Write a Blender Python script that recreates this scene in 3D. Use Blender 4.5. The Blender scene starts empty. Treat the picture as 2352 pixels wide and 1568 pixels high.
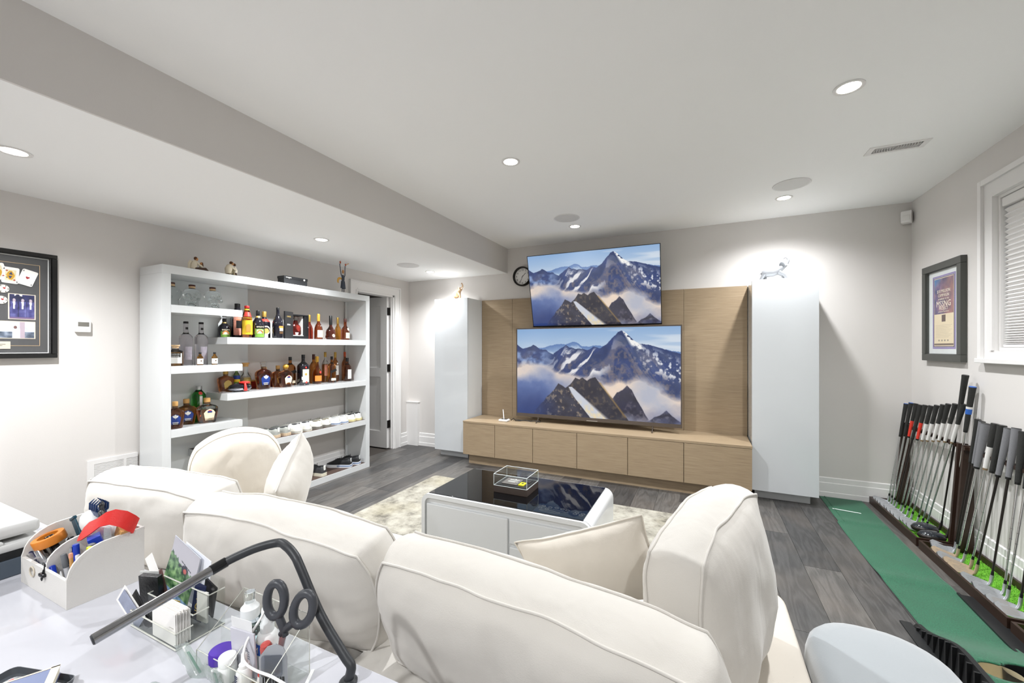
import bpy, bmesh, math, random
import numpy as np
from mathutils import Matrix, Vector, noise as mnoise

scene = bpy.context.scene
col = scene.collection
PI = math.pi
rnd = random.Random(7)

# ------------------------------------------------------------------ camera
cam_d = bpy.data.cameras.new('camera')
cam_d.sensor_fit = 'HORIZONTAL'
cam_d.sensor_width = 36.0
cam_d.lens = 36.0 * 927.7 / 2352.0
cam_d.shift_y = 15.0 / 2352.0
cam_d.clip_start = 0.02
cam = bpy.data.objects.new('camera', cam_d)
col.objects.link(cam)
cam.location = (0, 0, 1.35)
cam.rotation_euler = (PI / 2, 0, math.radians(25.13))
scene.camera = cam

# ------------------------------------------------------------------ world, exposure
wd = bpy.data.worlds.new('world')
scene.world = wd
wd.use_nodes = True
wd.node_tree.nodes['Background'].inputs[0].default_value = (0.75, 0.82, 0.9, 1)
wd.node_tree.nodes['Background'].inputs[1].default_value = 0.6
vs = scene.view_settings
vs.view_transform = 'Standard'
vs.look = 'None'
vs.gamma = 1.0
vs.use_curve_mapping = False
vs.exposure = 0.12
LAMP_W = 158.0
scene.cycles.transparent_max_bounces = 24
scene.cycles.max_bounces = 9

# ------------------------------------------------------------------ helpers
def lin(h):
    if isinstance(h, (tuple, list)):
        r = [c / 255.0 for c in h]
    else:
        r = [int(h[i:i + 2], 16) / 255.0 for i in (0, 2, 4)]
    return tuple(c / 12.92 if c <= 0.04045 else ((c + 0.055) / 1.055) ** 2.4 for c in r)

MATS = {}

def new_mat(key):
    m = bpy.data.materials.new(key)
    m.use_nodes = True
    nt = m.node_tree
    return m, nt, nt.nodes['Principled BSDF']

def nd(nt, typ, **kw):
    n = nt.nodes.new(typ)
    for k, v in kw.items():
        if k in n.inputs:
            n.inputs[k].default_value = v
        else:
            setattr(n, k, v)
    return n

def mix_rgb(nt, fac, a, b, mode='MIX'):
    n = nt.nodes.new('ShaderNodeMix')
    n.data_type = 'RGBA'
    n.blend_type = mode
    for s, v in ((0, fac), (6, a), (7, b)):
        if isinstance(v, (tuple, list)):
            n.inputs[s].default_value = (*v[:3], 1)
        elif isinstance(v, (int, float)):
            n.inputs[s].default_value = v
        else:
            nt.links.new(v, n.inputs[s])
    return n.outputs[2]

def M(key, c='cccccc', rough=.5, metal=0, var=.05, vs_=9, bump=0, bs=80, trans=0, coat=0, emit=0, sheen=0, ior=1.45, spec=.5, sub=0):
    """plain procedural material: base colour broken up by noise, optional fine relief"""
    if key in MATS:
        return MATS[key]
    m, nt, p = new_mat(key)
    L = nt.links
    rgb = lin(c)
    p.inputs['Roughness'].default_value = rough
    p.inputs['Metallic'].default_value = metal
    p.inputs['IOR'].default_value = ior
    p.inputs['Specular IOR Level'].default_value = spec
    p.inputs['Transmission Weight'].default_value = trans
    p.inputs['Coat Weight'].default_value = coat
    p.inputs['Coat Roughness'].default_value = .06
    p.inputs['Sheen Weight'].default_value = sheen
    p.inputs['Subsurface Weight'].default_value = sub
    tc = nd(nt, 'ShaderNodeTexCoord')
    no = nd(nt, 'ShaderNodeTexNoise', Scale=vs_, Detail=3.0)
    L.new(tc.outputs['Object'], no.inputs['Vector'])
    lo = tuple(max(0, x * (1 - var)) for x in rgb)
    hi = tuple(min(1, x * (1 + var)) for x in rgb)
    L.new(mix_rgb(nt, no.outputs['Fac'], lo, hi), p.inputs['Base Color'])
    if emit:
        p.inputs['Emission Color'].default_value = (*rgb, 1)
        p.inputs['Emission Strength'].default_value = emit
    if bump:
        n2 = nd(nt, 'ShaderNodeTexNoise', Scale=bs, Detail=4.0)
        L.new(tc.outputs['Object'], n2.inputs['Vector'])
        b = nd(nt, 'ShaderNodeBump', Strength=bump, Distance=.01)
        L.new(n2.outputs['Fac'], b.inputs['Height'])
        L.new(b.outputs['Normal'], p.inputs['Normal'])
    MATS[key] = m
    return m

def glass(key, c='ffffff', rough=.02, ior=1.45):
    return M(key, c, rough=rough, trans=1, var=.02, ior=ior)

def clear(key, tint='ffffff', refl=1.0, rough=.03, ior=1.45, haze=0.0):
    """thin clear plastic or glazing: lets light straight through, mirrors by Fresnel"""
    if key in MATS:
        return MATS[key]
    m = bpy.data.materials.new(key)
    m.use_nodes = True
    nt = m.node_tree
    nt.nodes.remove(nt.nodes['Principled BSDF'])
    out = nt.nodes['Material Output']
    tc = nd(nt, 'ShaderNodeTexCoord'); no = nd(nt, 'ShaderNodeTexNoise', Scale=30.0)
    nt.links.new(tc.outputs['Object'], no.inputs['Vector'])
    tr = nd(nt, 'ShaderNodeBsdfTransparent'); gl = nd(nt, 'ShaderNodeBsdfGlossy', Roughness=rough)
    t_ = lin(tint)
    nt.links.new(mix_rgb(nt, no.outputs['Fac'], tuple(c * .98 for c in t_), t_), tr.inputs['Color'])
    lw = nd(nt, 'ShaderNodeLayerWeight', Blend=.5)
    pw = nd(nt, 'ShaderNodeMath', operation='POWER'); pw.inputs[1].default_value = 5.0
    nt.links.new(lw.outputs['Facing'], pw.inputs[0])
    mu = nd(nt, 'ShaderNodeMath', operation='MULTIPLY_ADD'); mu.inputs[1].default_value = .6 * refl; mu.inputs[2].default_value = .035 * refl
    nt.links.new(pw.outputs[0], mu.inputs[0])
    mx = nd(nt, 'ShaderNodeMixShader')
    nt.links.new(mu.outputs[0], mx.inputs[0]); nt.links.new(tr.outputs[0], mx.inputs[1]); nt.links.new(gl.outputs[0], mx.inputs[2])
    last = mx
    if haze:
        df = nd(nt, 'ShaderNodeBsdfDiffuse'); df.inputs[0].default_value = (*t_, 1)
        m2 = nd(nt, 'ShaderNodeMixShader'); m2.inputs[0].default_value = haze
        nt.links.new(mx.outputs[0], m2.inputs[1]); nt.links.new(df.outputs[0], m2.inputs[2])
        last = m2
    nt.links.new(last.outputs[0], out.inputs['Surface'])
    MATS[key] = m
    return m

def attr_mat(key, rough=.4, emit=0, coat=0):
    if key in MATS:
        return MATS[key]
    m, nt, p = new_mat(key)
    a = nd(nt, 'ShaderNodeAttribute', attribute_name='Col')
    p.inputs['Roughness'].default_value = rough
    p.inputs['Coat Weight'].default_value = coat
    if emit:
        p.inputs['Base Color'].default_value = (.01, .01, .01, 1)
        nt.links.new(a.outputs['Color'], p.inputs['Emission Color'])
        p.inputs['Emission Strength'].default_value = emit
    else:
        nt.links.new(a.outputs['Color'], p.inputs['Base Color'])
    MATS[key] = m
    return m

class B:
    """collects verts / faces; every shape is added through the current matrix"""
    def __init__(s):
        s.v, s.f, s.m, s.bev = [], [], Matrix(), False
    def add(s, vs, fs):
        o = len(s.v)
        s.v += [tuple(s.m @ Vector(v)) for v in vs]
        s.f += [tuple(i + o for i in f) for f in fs]
        return s
    def box(s, x0, x1, y0, y1, z0, z1, bev=0, seg=2):
        if bev <= 0:
            vs = [(x, y, z) for z in (z0, z1) for y in (y0, y1) for x in (x0, x1)]
            return s.add(vs, [(0, 2, 3, 1), (4, 5, 7, 6), (0, 1, 5, 4), (2, 6, 7, 3), (0, 4, 6, 2), (1, 3, 7, 5)])
        s.bev = True
        bm = bmesh.new()
        bmesh.ops.create_cube(bm, size=1)
        for v in bm.verts:
            v.co = ((x0 + x1) / 2 + v.co.x * (x1 - x0), (y0 + y1) / 2 + v.co.y * (y1 - y0), (z0 + z1) / 2 + v.co.z * (z1 - z0))
        bmesh.ops.bevel(bm, geom=bm.edges[:], offset=bev, segments=seg, profile=.5, affect='EDGES')
        bm.verts.index_update()
        s.add([v.co[:] for v in bm.verts], [[v.index for v in f.verts] for f in bm.faces])
        bm.free()
        return s
    def loft(s, rings, cap=True, closed=True):
        n = len(rings[0])
        vs = [p for r in rings for p in r]
        fs = []
        for i in range(len(rings) - 1):
            for j in range(n if closed else n - 1):
                k = (j + 1) % n
                fs.append((i * n + j, i * n + k, (i + 1) * n + k, (i + 1) * n + j))
        if cap:
            fs.append(tuple(range(n - 1, -1, -1)))
            fs.append(tuple((len(rings) - 1) * n + j for j in range(n)))
        return s.add(vs, fs)
    def lathe(s, prof, n=20, sx=1, sy=1, ex=2.0, c=(0, 0, 0), cap=True):
        """prof: (r, z); ex > 2 squares the section off"""
        rings = []
        for r, z in prof:
            ring = []
            for k in range(n):
                a = 2 * PI * k / n
                ca, sa = math.cos(a), math.sin(a)
                d = (abs(ca) ** ex + abs(sa) ** ex) ** (-1 / ex)
                ring.append((c[0] + r * sx * ca * d, c[1] + r * sy * sa * d, c[2] + z))
            rings.append(ring)
        return s.loft(rings, cap)
    def cyl(s, p0, p1, r0, r1=None, n=12):
        r1 = r0 if r1 is None else r1
        return s.tube([p0, p1], [r0, r1], n)
    def tube(s, pts, r, n=8, closed=False, cap=True, flat=1.0):
        pts = [Vector(p) for p in pts]
        N = len(pts)
        rr = r if isinstance(r, (list, tuple)) else [r] * N
        rings = []
        up = None
        for i, p in enumerate(pts):
            if closed:
                t = pts[(i + 1) % N] - pts[i - 1]
            else:
                t = pts[min(i + 1, N - 1)] - pts[max(i - 1, 0)]
            if t.length < 1e-9:
                t = Vector((0, 0, 1))
            t.normalize()
            if up is None:
                up = Vector((0, 0, 1)) if abs(t.z) < .9 else Vector((1, 0, 0))
            a = t.cross(up)
            if a.length < 1e-6:
                a = t.orthogonal()
            a.normalize()
            b = a.cross(t).normalized()
            up = b
            rings.append([p + (a * math.cos(2 * PI * k / n) + b * math.sin(2 * PI * k / n) * flat) * rr[i] for k in range(n)])
        if closed:
            rings.append(rings[0])
            return s.loft(rings, False)
        return s.loft(rings, cap)
    def prism(s, out, z0, z1):
        n = len(out)
        return s.loft([[(x, y, z0) for x, y in out], [(x, y, z1) for x, y in out]])
    def ell(s, c, r, n=14, k=8):
        return s.lathe([(max(1e-4, math.sin(PI * i / k)), -math.cos(PI * i / k) * r[2]) for i in range(k + 1)], n, r[0], r[1], c=c)
    def grid(s, nu, nv, fn, flip=False):
        vs = [fn(i / nu, j / nv) for j in range(nv + 1) for i in range(nu + 1)]
        w = nu + 1
        fs = [(j * w + i, j * w + i + 1, (j + 1) * w + i + 1, (j + 1) * w + i) for j in range(nv) for i in range(nu)]
        if flip:
            fs = [f[::-1] for f in fs]
        return s.add(vs, fs)
    def mesh(s, name, mat=None, ang=38):
        me = bpy.data.meshes.new(name)
        me.from_pydata(s.v, [], s.f)
        bm = bmesh.new()
        bm.from_mesh(me)
        bmesh.ops.recalc_face_normals(bm, faces=bm.faces[:])
        bm.to_mesh(me)
        bm.free()
        if ang:
            me.polygons.foreach_set('use_smooth', [True] * len(me.polygons))
            me.set_sharp_from_angle(angle=math.radians(ang))
        if mat:
            me.materials.append(mat)
        return me

def tag(o, label=None, cat=None, group=None, kind=None):
    for k, v in (('label', label), ('category', cat), ('group', group), ('kind', kind)):
        if v:
            o[k] = v
    return o

def link(name, data, parent=None, loc=(0, 0, 0), rot=(0, 0, 0), sc=None):
    o = bpy.data.objects.new(name, data)
    col.objects.link(o)
    o.location = loc
    o.rotation_euler = rot
    if sc:
        o.scale = sc
    if parent:
        o.parent = parent
    return o

def obj(name, b, mat, parent=None, loc=(0, 0, 0), rot=(0, 0, 0), ang=38):
    o = link(name, b.mesh(name, mat, ang), parent, loc, rot)
    if b.bev and ang:
        wn = o.modifiers.new('flat_faces', 'WEIGHTED_NORMAL')
        wn.keep_sharp = True
        wn.weight = 100
    return o

def thing(name, label, cat, loc=(0, 0, 0), rot=(0, 0, 0), group=None):
    if not isinstance(rot, (tuple, list)):
        rot = (0, 0, rot)
    o = link(name, None, None, loc, rot)
    o.empty_display_size = .05
    return tag(o, label, cat, group)

def struct(name, b, mat, parent=None, ang=0):
    o = obj(name, b, mat, parent, ang=ang)
    if not parent:
        o['kind'] = 'structure'
    return o

def text(body, size, mat, parent, loc, rot, ext=.0004, align='CENTER', name='lettering', sx=1.0, shear=0.0):
    cu = bpy.data.curves.new('t', 'FONT')
    cu.body = body
    cu.size = size
    cu.align_x = align
    cu.align_y = 'CENTER'
    cu.resolution_u = 2
    cu.extrude = ext
    cu.shear = shear
    t = bpy.data.objects.new('t', cu)
    me = bpy.data.meshes.new_from_object(t)
    bpy.data.objects.remove(t)
    me.name = name
    me.materials.clear()
    me.materials.append(mat)
    return link(name, me, parent, loc, rot, (sx, 1, 1))

def picture(name, arr, w, h, mat, parent, loc=(0, 0, 0), rot=(0, 0, 0), bend=None):
    """flat printed / displayed picture: a grid in local X-Z, facing -Y, coloured per vertex; arr rows go top to bottom (sRGB 0..1)"""
    H, W = arr.shape[:2]
    xs, zs = np.meshgrid(np.linspace(-w / 2, w / 2, W), np.linspace(h / 2, -h / 2, H))
    ys = np.zeros_like(xs) if bend is None else bend(xs, zs)
    v = np.stack([xs, ys, zs], -1).reshape(-1, 3)
    i = np.arange((H - 1) * (W - 1))
    a = (i // (W - 1)) * W + i % (W - 1)
    f = np.stack([a, a + W, a + W + 1, a + 1], 1)
    me = bpy.data.meshes.new(name)
    me.from_pydata(v.tolist(), [], f.tolist())
    c = np.clip(arr, 0, 1)
    c = np.where(c <= .04045, c / 12.92, ((c + .055) / 1.055) ** 2.4)
    c = np.concatenate([c.reshape(-1, 3), np.ones((H * W, 1))], 1).astype(np.float32)
    at = me.color_attributes.new('Col', 'FLOAT_COLOR', 'POINT')
    at.data.foreach_set('color', c.ravel())
    me.materials.append(mat)
    return link(name, me, parent, loc, rot)

def copy_tree(o, parent=None):
    c = o.copy()
    col.objects.link(c)
    c.parent = parent
    for ch in list(o.children):
        copy_tree(ch, c)
    return c

def fbm(h, w, sy, sx, oct=5, seed=0, gain=.5):
    r = np.random.RandomState(seed)
    out = np.zeros((h, w)); amp = 1.0; tot = 0
    for o in range(oct):
        ny, nx = int(sy * 2 ** o) + 2, int(sx * 2 ** o) + 2
        g = r.rand(ny, nx)
        yy = np.linspace(0, ny - 1.001, h); xx = np.linspace(0, nx - 1.001, w)
        y0 = yy.astype(int); x0 = xx.astype(int)
        fy = (yy - y0)[:, None]; fx = (xx - x0)[None]
        fy = fy * fy * (3 - 2 * fy); fx = fx * fx * (3 - 2 * fx)
        a = g[y0][:, x0]; b_ = g[y0][:, x0 + 1]; c_ = g[y0 + 1][:, x0]; d = g[y0 + 1][:, x0 + 1]
        out += amp * ((a * (1 - fx) + b_ * fx) * (1 - fy) + (c_ * (1 - fx) + d * fx) * fy)
        tot += amp; amp *= gain
    return out / tot

def Rz(a): return Matrix.Rotation(a, 4, 'Z')
def Rx(a): return Matrix.Rotation(a, 4, 'X')
def Ry(a): return Matrix.Rotation(a, 4, 'Y')
def T(*p): return Matrix.Translation(p)

# ------------------------------------------------------------------ room dimensions
XL, XR, YW, YB, ZC, ZS, XS = -3.744, 1.617, 4.55, -2.4, 2.59, 2.283, -2.195

wall_m = M('wall_paint', 'd8d4d0', rough=.7, var=.012, vs_=3, bump=.04, bs=220)
ceil_m = M('ceiling_paint', 'fafaf9', rough=.85, var=.008, vs_=2)
trim_m = M('trim_paint', 'e8e6e4', rough=.35, var=.01, vs_=3)
white_m = M('white_lacquer', 'd2d4d4', rough=.12, var=.006, vs_=3, coat=.4)

# ------------------------------------------------------------------ floor: dark grey oak planks
def plank_material():
    m, nt, p = new_mat('grey_oak_plank')
    L = nt.links
    tc = nd(nt, 'ShaderNodeTexCoord'); oi = nd(nt, 'ShaderNodeObjectInfo')
    mp = nd(nt, 'ShaderNodeMapping', Scale=(7.0, 0.9, 1.0))
    off = nd(nt, 'ShaderNodeVectorMath', operation='SCALE'); off.inputs[3].default_value = 40.0
    cmb = nd(nt, 'ShaderNodeCombineXYZ')
    L.new(oi.outputs['Random'], cmb.inputs[0]); L.new(oi.outputs['Random'], cmb.inputs[1])
    L.new(cmb.outputs[0], off.inputs[0])
    ad = nd(nt, 'ShaderNodeVectorMath', operation='ADD')
    L.new(tc.outputs['Object'], ad.inputs[0]); L.new(off.outputs[0], ad.inputs[1])
    L.new(ad.outputs[0], mp.inputs['Vector'])
    n1 = nd(nt, 'ShaderNodeTexNoise', Scale=1.6, Detail=2.0, Distortion=.3)
    L.new(mp.outputs[0], n1.inputs['Vector'])
    mul = nd(nt, 'ShaderNodeMath', operation='MULTIPLY'); mul.inputs[1].default_value = 46.0
    L.new(n1.outputs['Fac'], mul.inputs[0])
    fr = nd(nt, 'ShaderNodeMath', operation='SINE'); L.new(mul.outputs[0], fr.inputs[0])
    n2 = nd(nt, 'ShaderNodeTexNoise', Scale=26.0, Detail=6.0, Roughness=.75)
    mp2 = nd(nt, 'ShaderNodeMapping', Scale=(9.0, 0.5, 1.0))
    L.new(ad.outputs[0], mp2.inputs['Vector']); L.new(mp2.outputs[0], n2.inputs['Vector'])
    rp = nd(nt, 'ShaderNodeValToRGB')
    rp.color_ramp.elements[0].color = (*lin('3a3939'), 1)
    rp.color_ramp.elements[1].color = (*lin('66635f'), 1)
    e = rp.color_ramp.elements.new(.5); e.color = (*lin('4c4b4a'), 1)
    L.new(oi.outputs['Random'], rp.inputs[0])
    rings = nd(nt, 'ShaderNodeMapRange'); rings.inputs[1].default_value = -1; rings.inputs[2].default_value = 1
    rings.inputs[3].default_value = .60; rings.inputs[4].default_value = 1.15
    L.new(fr.outputs[0], rings.inputs[0])
    fine = nd(nt, 'ShaderNodeMapRange'); fine.inputs[1].default_value = .3; fine.inputs[2].default_value = .7
    fine.inputs[3].default_value = .6; fine.inputs[4].default_value = 1.3
    L.new(n2.outputs['Fac'], fine.inputs[0])
    n3 = nd(nt, 'ShaderNodeTexNoise', Scale=2.2, Detail=2.0)
    L.new(ad.outputs[0], n3.inputs['Vector'])
    c0 = mix_rgb(nt, 0.7, rp.outputs[0], rings.outputs[0], 'MULTIPLY')
    c1 = mix_rgb(nt, 0.8, c0, fine.outputs[0], 'MULTIPLY')
    blot = nd(nt, 'ShaderNodeMapRange'); blot.inputs[1].default_value = .45; blot.inputs[2].default_value = .75
    blot.inputs[3].default_value = 0; blot.inputs[4].default_value = .35
    L.new(n3.outputs['Fac'], blot.inputs[0])
    c2 = mix_rgb(nt, blot.outputs[0], c1, lin('7a7066'))
    L.new(c2, p.inputs['Base Color'])
    p.inputs['Roughness'].default_value = .38
    bmp = nd(nt, 'ShaderNodeBump', Strength=.12, Distance=.004)
    L.new(n2.outputs['Fac'], bmp.inputs['Height']); L.new(bmp.outputs[0], p.inputs['Normal'])
    return m
plank_m = plank_material()
fb = B().box(XL - 1.7, XR + .12, YB - .1, YW + .6, -.12, -.006)
floor = struct('floor', fb, M('plank_joint', '4a443f', rough=.8))
PW = .188
x = XL - .005
r_ = random.Random(3)
while x < XR:
    y = YB - r_.random() * 1.4
    while y < YW:
        ln = r_.choice((1.1, 1.45, 1.8, 2.1)) + r_.random() * .15
        y0, y1, x1 = max(y, YB), min(y + ln, YW), min(x + PW, XR)
        if y1 - y0 > .05 and x1 - x > .02:
            link('plank', B().box(x + .0008 - (x + x1) / 2, (x1 - x) / 2 - .0008, y0 + .0008 - (y0 + y1) / 2, (y1 - y0) / 2 - .0008, -.012, 0).mesh('plank', plank_m, 0),
                 floor, ((x + x1) / 2, (y0 + y1) / 2, 0))
        y += ln
    x += PW

# ------------------------------------------------------------------ walls, ceiling, soffit
struct('wall_tv', B().box(XL - .12, XR + .12, YW, YW + .12, 0, ZC + .1), wall_m)
struct('wall_rear', B().box(XL - .12, XR + .12, YB - .12, YB, 0, ZC + .1), wall_m)
D0, D1, DZ = 3.59, 4.245, 2.052            # door opening in the left wall
struct('wall_left', B().box(XL - .12, XL, YB, 1.275, 0, ZC + .1).box(XL - .12, XL, 1.275, 1.52, 0, .385).box(XL - .12, XL, 1.275, 1.52, .563, ZC + .1).box(XL - .12, XL, 1.52, D0, 0, ZC + .1).box(XL - .12, XL, D1, YW, 0, ZC + .1).box(XL - .12, XL, D0, D1, DZ, ZC + .1), wall_m)
W0, W1, WZ0, WZ1 = 2.28, 3.445, 1.335, 2.265   # window opening in the right wall
struct('wall_right', B().box(XR, XR + .12, YB, W0, 0, ZC + .1).box(XR, XR + .12, W1, YW, 0, ZC + .1).box(XR, XR + .12, W0, W1, 0, WZ0).box(XR, XR + .12, W0, W1, WZ1, ZC + .1), wall_m)
struct('ceiling', B().box(XS - .01, XR + .02, YB, 3.231, ZC, ZC + .1).box(XS - .01, XR + .02, 3.305, YW + .02, ZC, ZC + .1).box(XS - .01, .977, 3.231, 3.305, ZC, ZC + .1).box(1.207, XR + .02, 3.231, 3.305, ZC, ZC + .1), ceil_m)
sof = struct('ceiling_soffit', B().box(XL, XS - .012, YB, YW, ZS, ZC + .1), ceil_m)
struct('soffit_face', B().box(-.012, 0, YB - YB, YW - YB, 0, ZC - ZS), wall_m, sof).location = (XS, YB, ZS)
# dim passage behind the open door
hall_m = wall_m
struct('wall_hallway', B().box(XL - 1.7, XL - 1.6, 2.6, 5.2, 0, 2.5).box(XL - 1.7, XL - .12, 5.0, 5.1, 0, 2.5).box(XL - 1.7, XL - .12, 2.6, 2.7, 0, 2.5).box(XL - 1.7, XL - .12, 2.6, 5.1, 2.4, 2.5).box(XL-.125, XL-.12, 4.55, 5.1, 0, 2.5), hall_m)

# stepped baseboards, profile pushed along the wall: (depth, height)
BP = [(0, 0), (.018, 0), (.018, .042), (.014, .046), (.014, .125), (.009, .13), (.009, .17), (0, .176)]
def baseboard(name, p0, p1, n):
    b = B()
    p0, p1, n = Vector((*p0, 0)), Vector((*p1, 0)), Vector((*n, 0))
    b.loft([[p + n * d + Vector((0, 0, z)) for d, z in BP] for p in (p0, p1)])
    return struct(name, b, trim_m)
baseboard('baseboard_tv', (XL, YW), (XR, YW), (0, -1))
baseboard('baseboard_right', (XR, YB), (XR, YW), (-1, 0))
baseboard('baseboard_left', (XL, YB), (XL, D0 - .1), (1, 0))
baseboard('baseboard_rear', (XL, YB), (XR, YB), (0, 1))
baseboard('baseboard_corner', (XL, D1 + .1), (XL, YW), (1, 0))
struct('trim_1', B().box(XL, -3.553, YW - .052, YW, 0, .595).box(XL, -3.547, YW - .058, YW, .595, .604), trim_m)

# ------------------------------------------------------------------ door in the left wall, open into the passage
door = tag(link('door_1', None, loc=(XL, D0, 0)), kind='structure')
CW = .103
def casing(b, y0, y1, zt, w, x):
    """flat casing with a raised outer bead"""
    for a, c_, z0, z1 in ((y0 - w, y0, 0, zt + w), (y1, y1 + w, 0, zt + w)):
        b.box(x, x + .016, a, c_, z0, z1)
    b.box(x, x + .016, y0, y1, zt, zt + w)
    b.box(x, x + .026, y0 - w - .006, y0 - w + .014, 0, zt + w + .006).box(x, x + .026, y1 + w - .014, y1 + w + .006, 0, zt + w + .006)
    b.box(x, x + .0255, y0 - w + .0145, y1 + w - .0145, zt + w - .012, zt + w + .0055)
    b.box(x, x + .021, y0 - .018, y0 - .006, 0, zt).box(x, x + .021, y1 + .006, y1 + .018, 0, zt).box(x, x + .021, y0, y1, zt + .006, zt + .018)
    return b
b = B(); b.m = T(0, -D0, 0)
obj('door_casing', casing(b, D0, D1, DZ, CW, 0), trim_m, door, ang=0)
b = B(); b.m = T(0, -D0, 0)
b.box(-.13, 0, D0 - .001, D0 + .02, 0, DZ).box(-.13, 0, D1 - .02, D1 + .001, 0, DZ).box(-.13, 0, D0, D1, DZ - .02, DZ + .001)
b.box(-.035, -.022, D0 + .02, D0 + .03, 0, DZ).box(-.035, -.022, D1 - .03, D1 - .02, 0, DZ)
obj('door_jamb', b, trim_m, door, ang=0)
# slab: stiles and rails around two recessed panels, swung 90 degrees
hy = D1 - D0 - .03
b = B()
b.m = T(-.062, hy, .012) @ Rz(math.radians(180))
dw, dt, dh = .61, .04, 2.02
b.box(0, .11, 0, dt, 0, dh).box(dw - .11, dw, 0, dt, 0, dh).box(.11, dw - .11, 0, dt, 0, .22).box(.11, dw - .11, 0, dt, dh - .12, dh).box(.11, dw - .11, 0, dt, .95, 1.07)
b.box(.11, dw - .11, .012, dt - .012, .2, dh - .1)
slab = obj('door_slab', b, trim_m, door, ang=0)
black_m = M('black_metal', '201d1b', rough=.35, metal=.6)
for hz in (.331, 1.082, 1.84):
    obj('hinge', B().box(-.064, -.05, hy - .036, hy - .002, hz - .05, hz + .05).cyl((-.052, hy + .004, hz - .05), (-.052, hy + .004, hz + .05), .007), black_m, door, ang=0)
obj('door_knob', B().lathe([(.001, 0), (.026, 0), (.026, .012), (.01, .02), (.01, .04), (.024, .05), (.026, .065), (.001, .078)], 16), black_m, door, (-.062 - dw + .06, hy - dt, 1.0), (PI / 2, 0, 0))

# ------------------------------------------------------------------ window with cellular shade in the right wall
win = tag(link('window_1', None, loc=(XR, 0, 0)), kind='structure')
b = B()
w_ = .118
for y0, y1, z0, z1 in ((W0 - w_, W0, WZ0 - .05, WZ1 + w_), (W1, W1 + w_, WZ0 - .05, WZ1 + w_), (W0, W1, WZ1, WZ1 + w_), (W0, W1, WZ0 - .05, WZ0)):
    b.box(-.018, 0, y0, y1, z0, z1)
b.box(-.034, 0, W0 - w_ - .01, W0 - w_ + .022, WZ0 - .0495, WZ1 + w_ + .012).box(-.034, 0, W1 + w_ - .022, W1 + w_ + .01, WZ0 - .0495, WZ1 + w_ + .012)
b.box(-.0335, 0, W0 - w_ + .0225, W1 + w_ - .0225, WZ1 + w_ - .022, WZ1 + w_ + .0115)
b.box(-.026, -.001, W0 - .03, W0 - .0008, WZ0, WZ1 + .03).box(-.026, -.001, W1 + .0008, W1 + .03, WZ0, WZ1 + .03).box(-.026, -.001, W0, W1, WZ1 + .0008, WZ1 + .03)
obj('window_casing', b, trim_m, win, ang=0)
obj('window_sill', B().box(-.045, 0, W0 - w_ - .02, W1 + w_ + .02, WZ0 - .078, WZ0 - .05, .004), trim_m, win)
b = B()
b.box(.0005, .115, W0 + .0005, W0 + .018, WZ0 + .0005, WZ1 - .0005).box(.0005, .115, W1 - .018, W1 - .0005, WZ0 + .0005, WZ1 - .0005).box(.001, .114, W0 + .0185, W1 - .0185, WZ0 + .0005, WZ0 + .018).box(.001, .114, W0 + .0185, W1 - .0185, WZ1 - .018, WZ1 - .0005)
obj('window_frame', b, trim_m, win, ang=0)
obj('window_pane', B().box(.085, .09, W0 + .01, W1 - .01, WZ0 + .01, WZ1 - .01), clear('window_glass', 'f4faf8'), win, ang=0)
sh_m = M('shade_fabric', 'eceae8', rough=.75, var=.01)
obj('shade_headrail', B().box(.004, .06, W0 + .02, W1 - .02, WZ1 - .075, WZ1 - .02, .008), trim_m, win)
np_ = 36
z_top, z_bot = WZ1 - .078, WZ0 + .036
out = []
zz = z_top
for k in range(np_):
    st = (1.30 - .9 * k / np_)
    out.append(st)
tot = sum(out)
prof = [(.03, z_top)]
for st in out:
    h_ = (z_top - z_bot) * st / tot
    prof += [(.012, prof[-1][1] - h_ * .5), (.03, prof[-1][1] - h_)]
b = B()
b.loft([[(px, y, pz) for px, pz in prof] + [(.05 + (.03 - px), y, pz) for px, pz in reversed(prof)] for y in (W0 + .03, W1 - .03)])
obj('shade', b, sh_m, win, ang=20)
obj('shade_rail', B().box(.008, .055, W0 + .026, W1 - .026, z_bot - .017, z_bot, .004), trim_m, win)
# ------------------------------------------------------------------ ceiling fixtures
def downlight(x, y, z, label, group):
    t = thing('recessed_downlight', label, 'downlight', (x, y, z), group=group)
    obj('trim_ring', B().lathe([(.048, .004), (.062, -.001), (.062, -.004), (.056, -.006), (.046, -.003), (.044, .004)], 28, cap=False), trim_m, t)
    obj('lens', B().lathe([(.001, -.002), (.047, -.002), (.047, .002), (.001, .002)], 24), M('lamp_lens', 'fff6e8', emit=22), t)
    ld = bpy.data.lights.new('bulb', 'SPOT')
    ld.energy = LAMP_W * (.72 if y > 3.5 else 1.05)      # the row washing the TV wall is dimmed
    ld.color = (.955, .975, 1.0)
    ld.spot_size = math.radians(150)
    ld.spot_blend = 1.0
    ld.shadow_soft_size = .035
    lo = link('bulb' if y > 0 else 'ceiling_downlight_offscreen', ld, t, (0, 0, -.022))
    return t
for x, y, lb in ((-1.15, 2.43, 'ceiling downlight above the coffee table'), (.635, 2.42, 'ceiling downlight on the window side of the coffee table, before the air vent'),
             (.617, 3.975, 'ceiling downlight in front of the tall cabinet with the silver elephant'), (-1.168, 4.0, 'ceiling downlight right above the tilted upper television'),
             (-1.15, -.9, 'ceiling downlight behind the desk beside the soffit'), (.63, -.9, 'ceiling downlight behind the desk by the window wall')):
    downlight(x, y, ZC, lb, 'recessed downlights')
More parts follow.
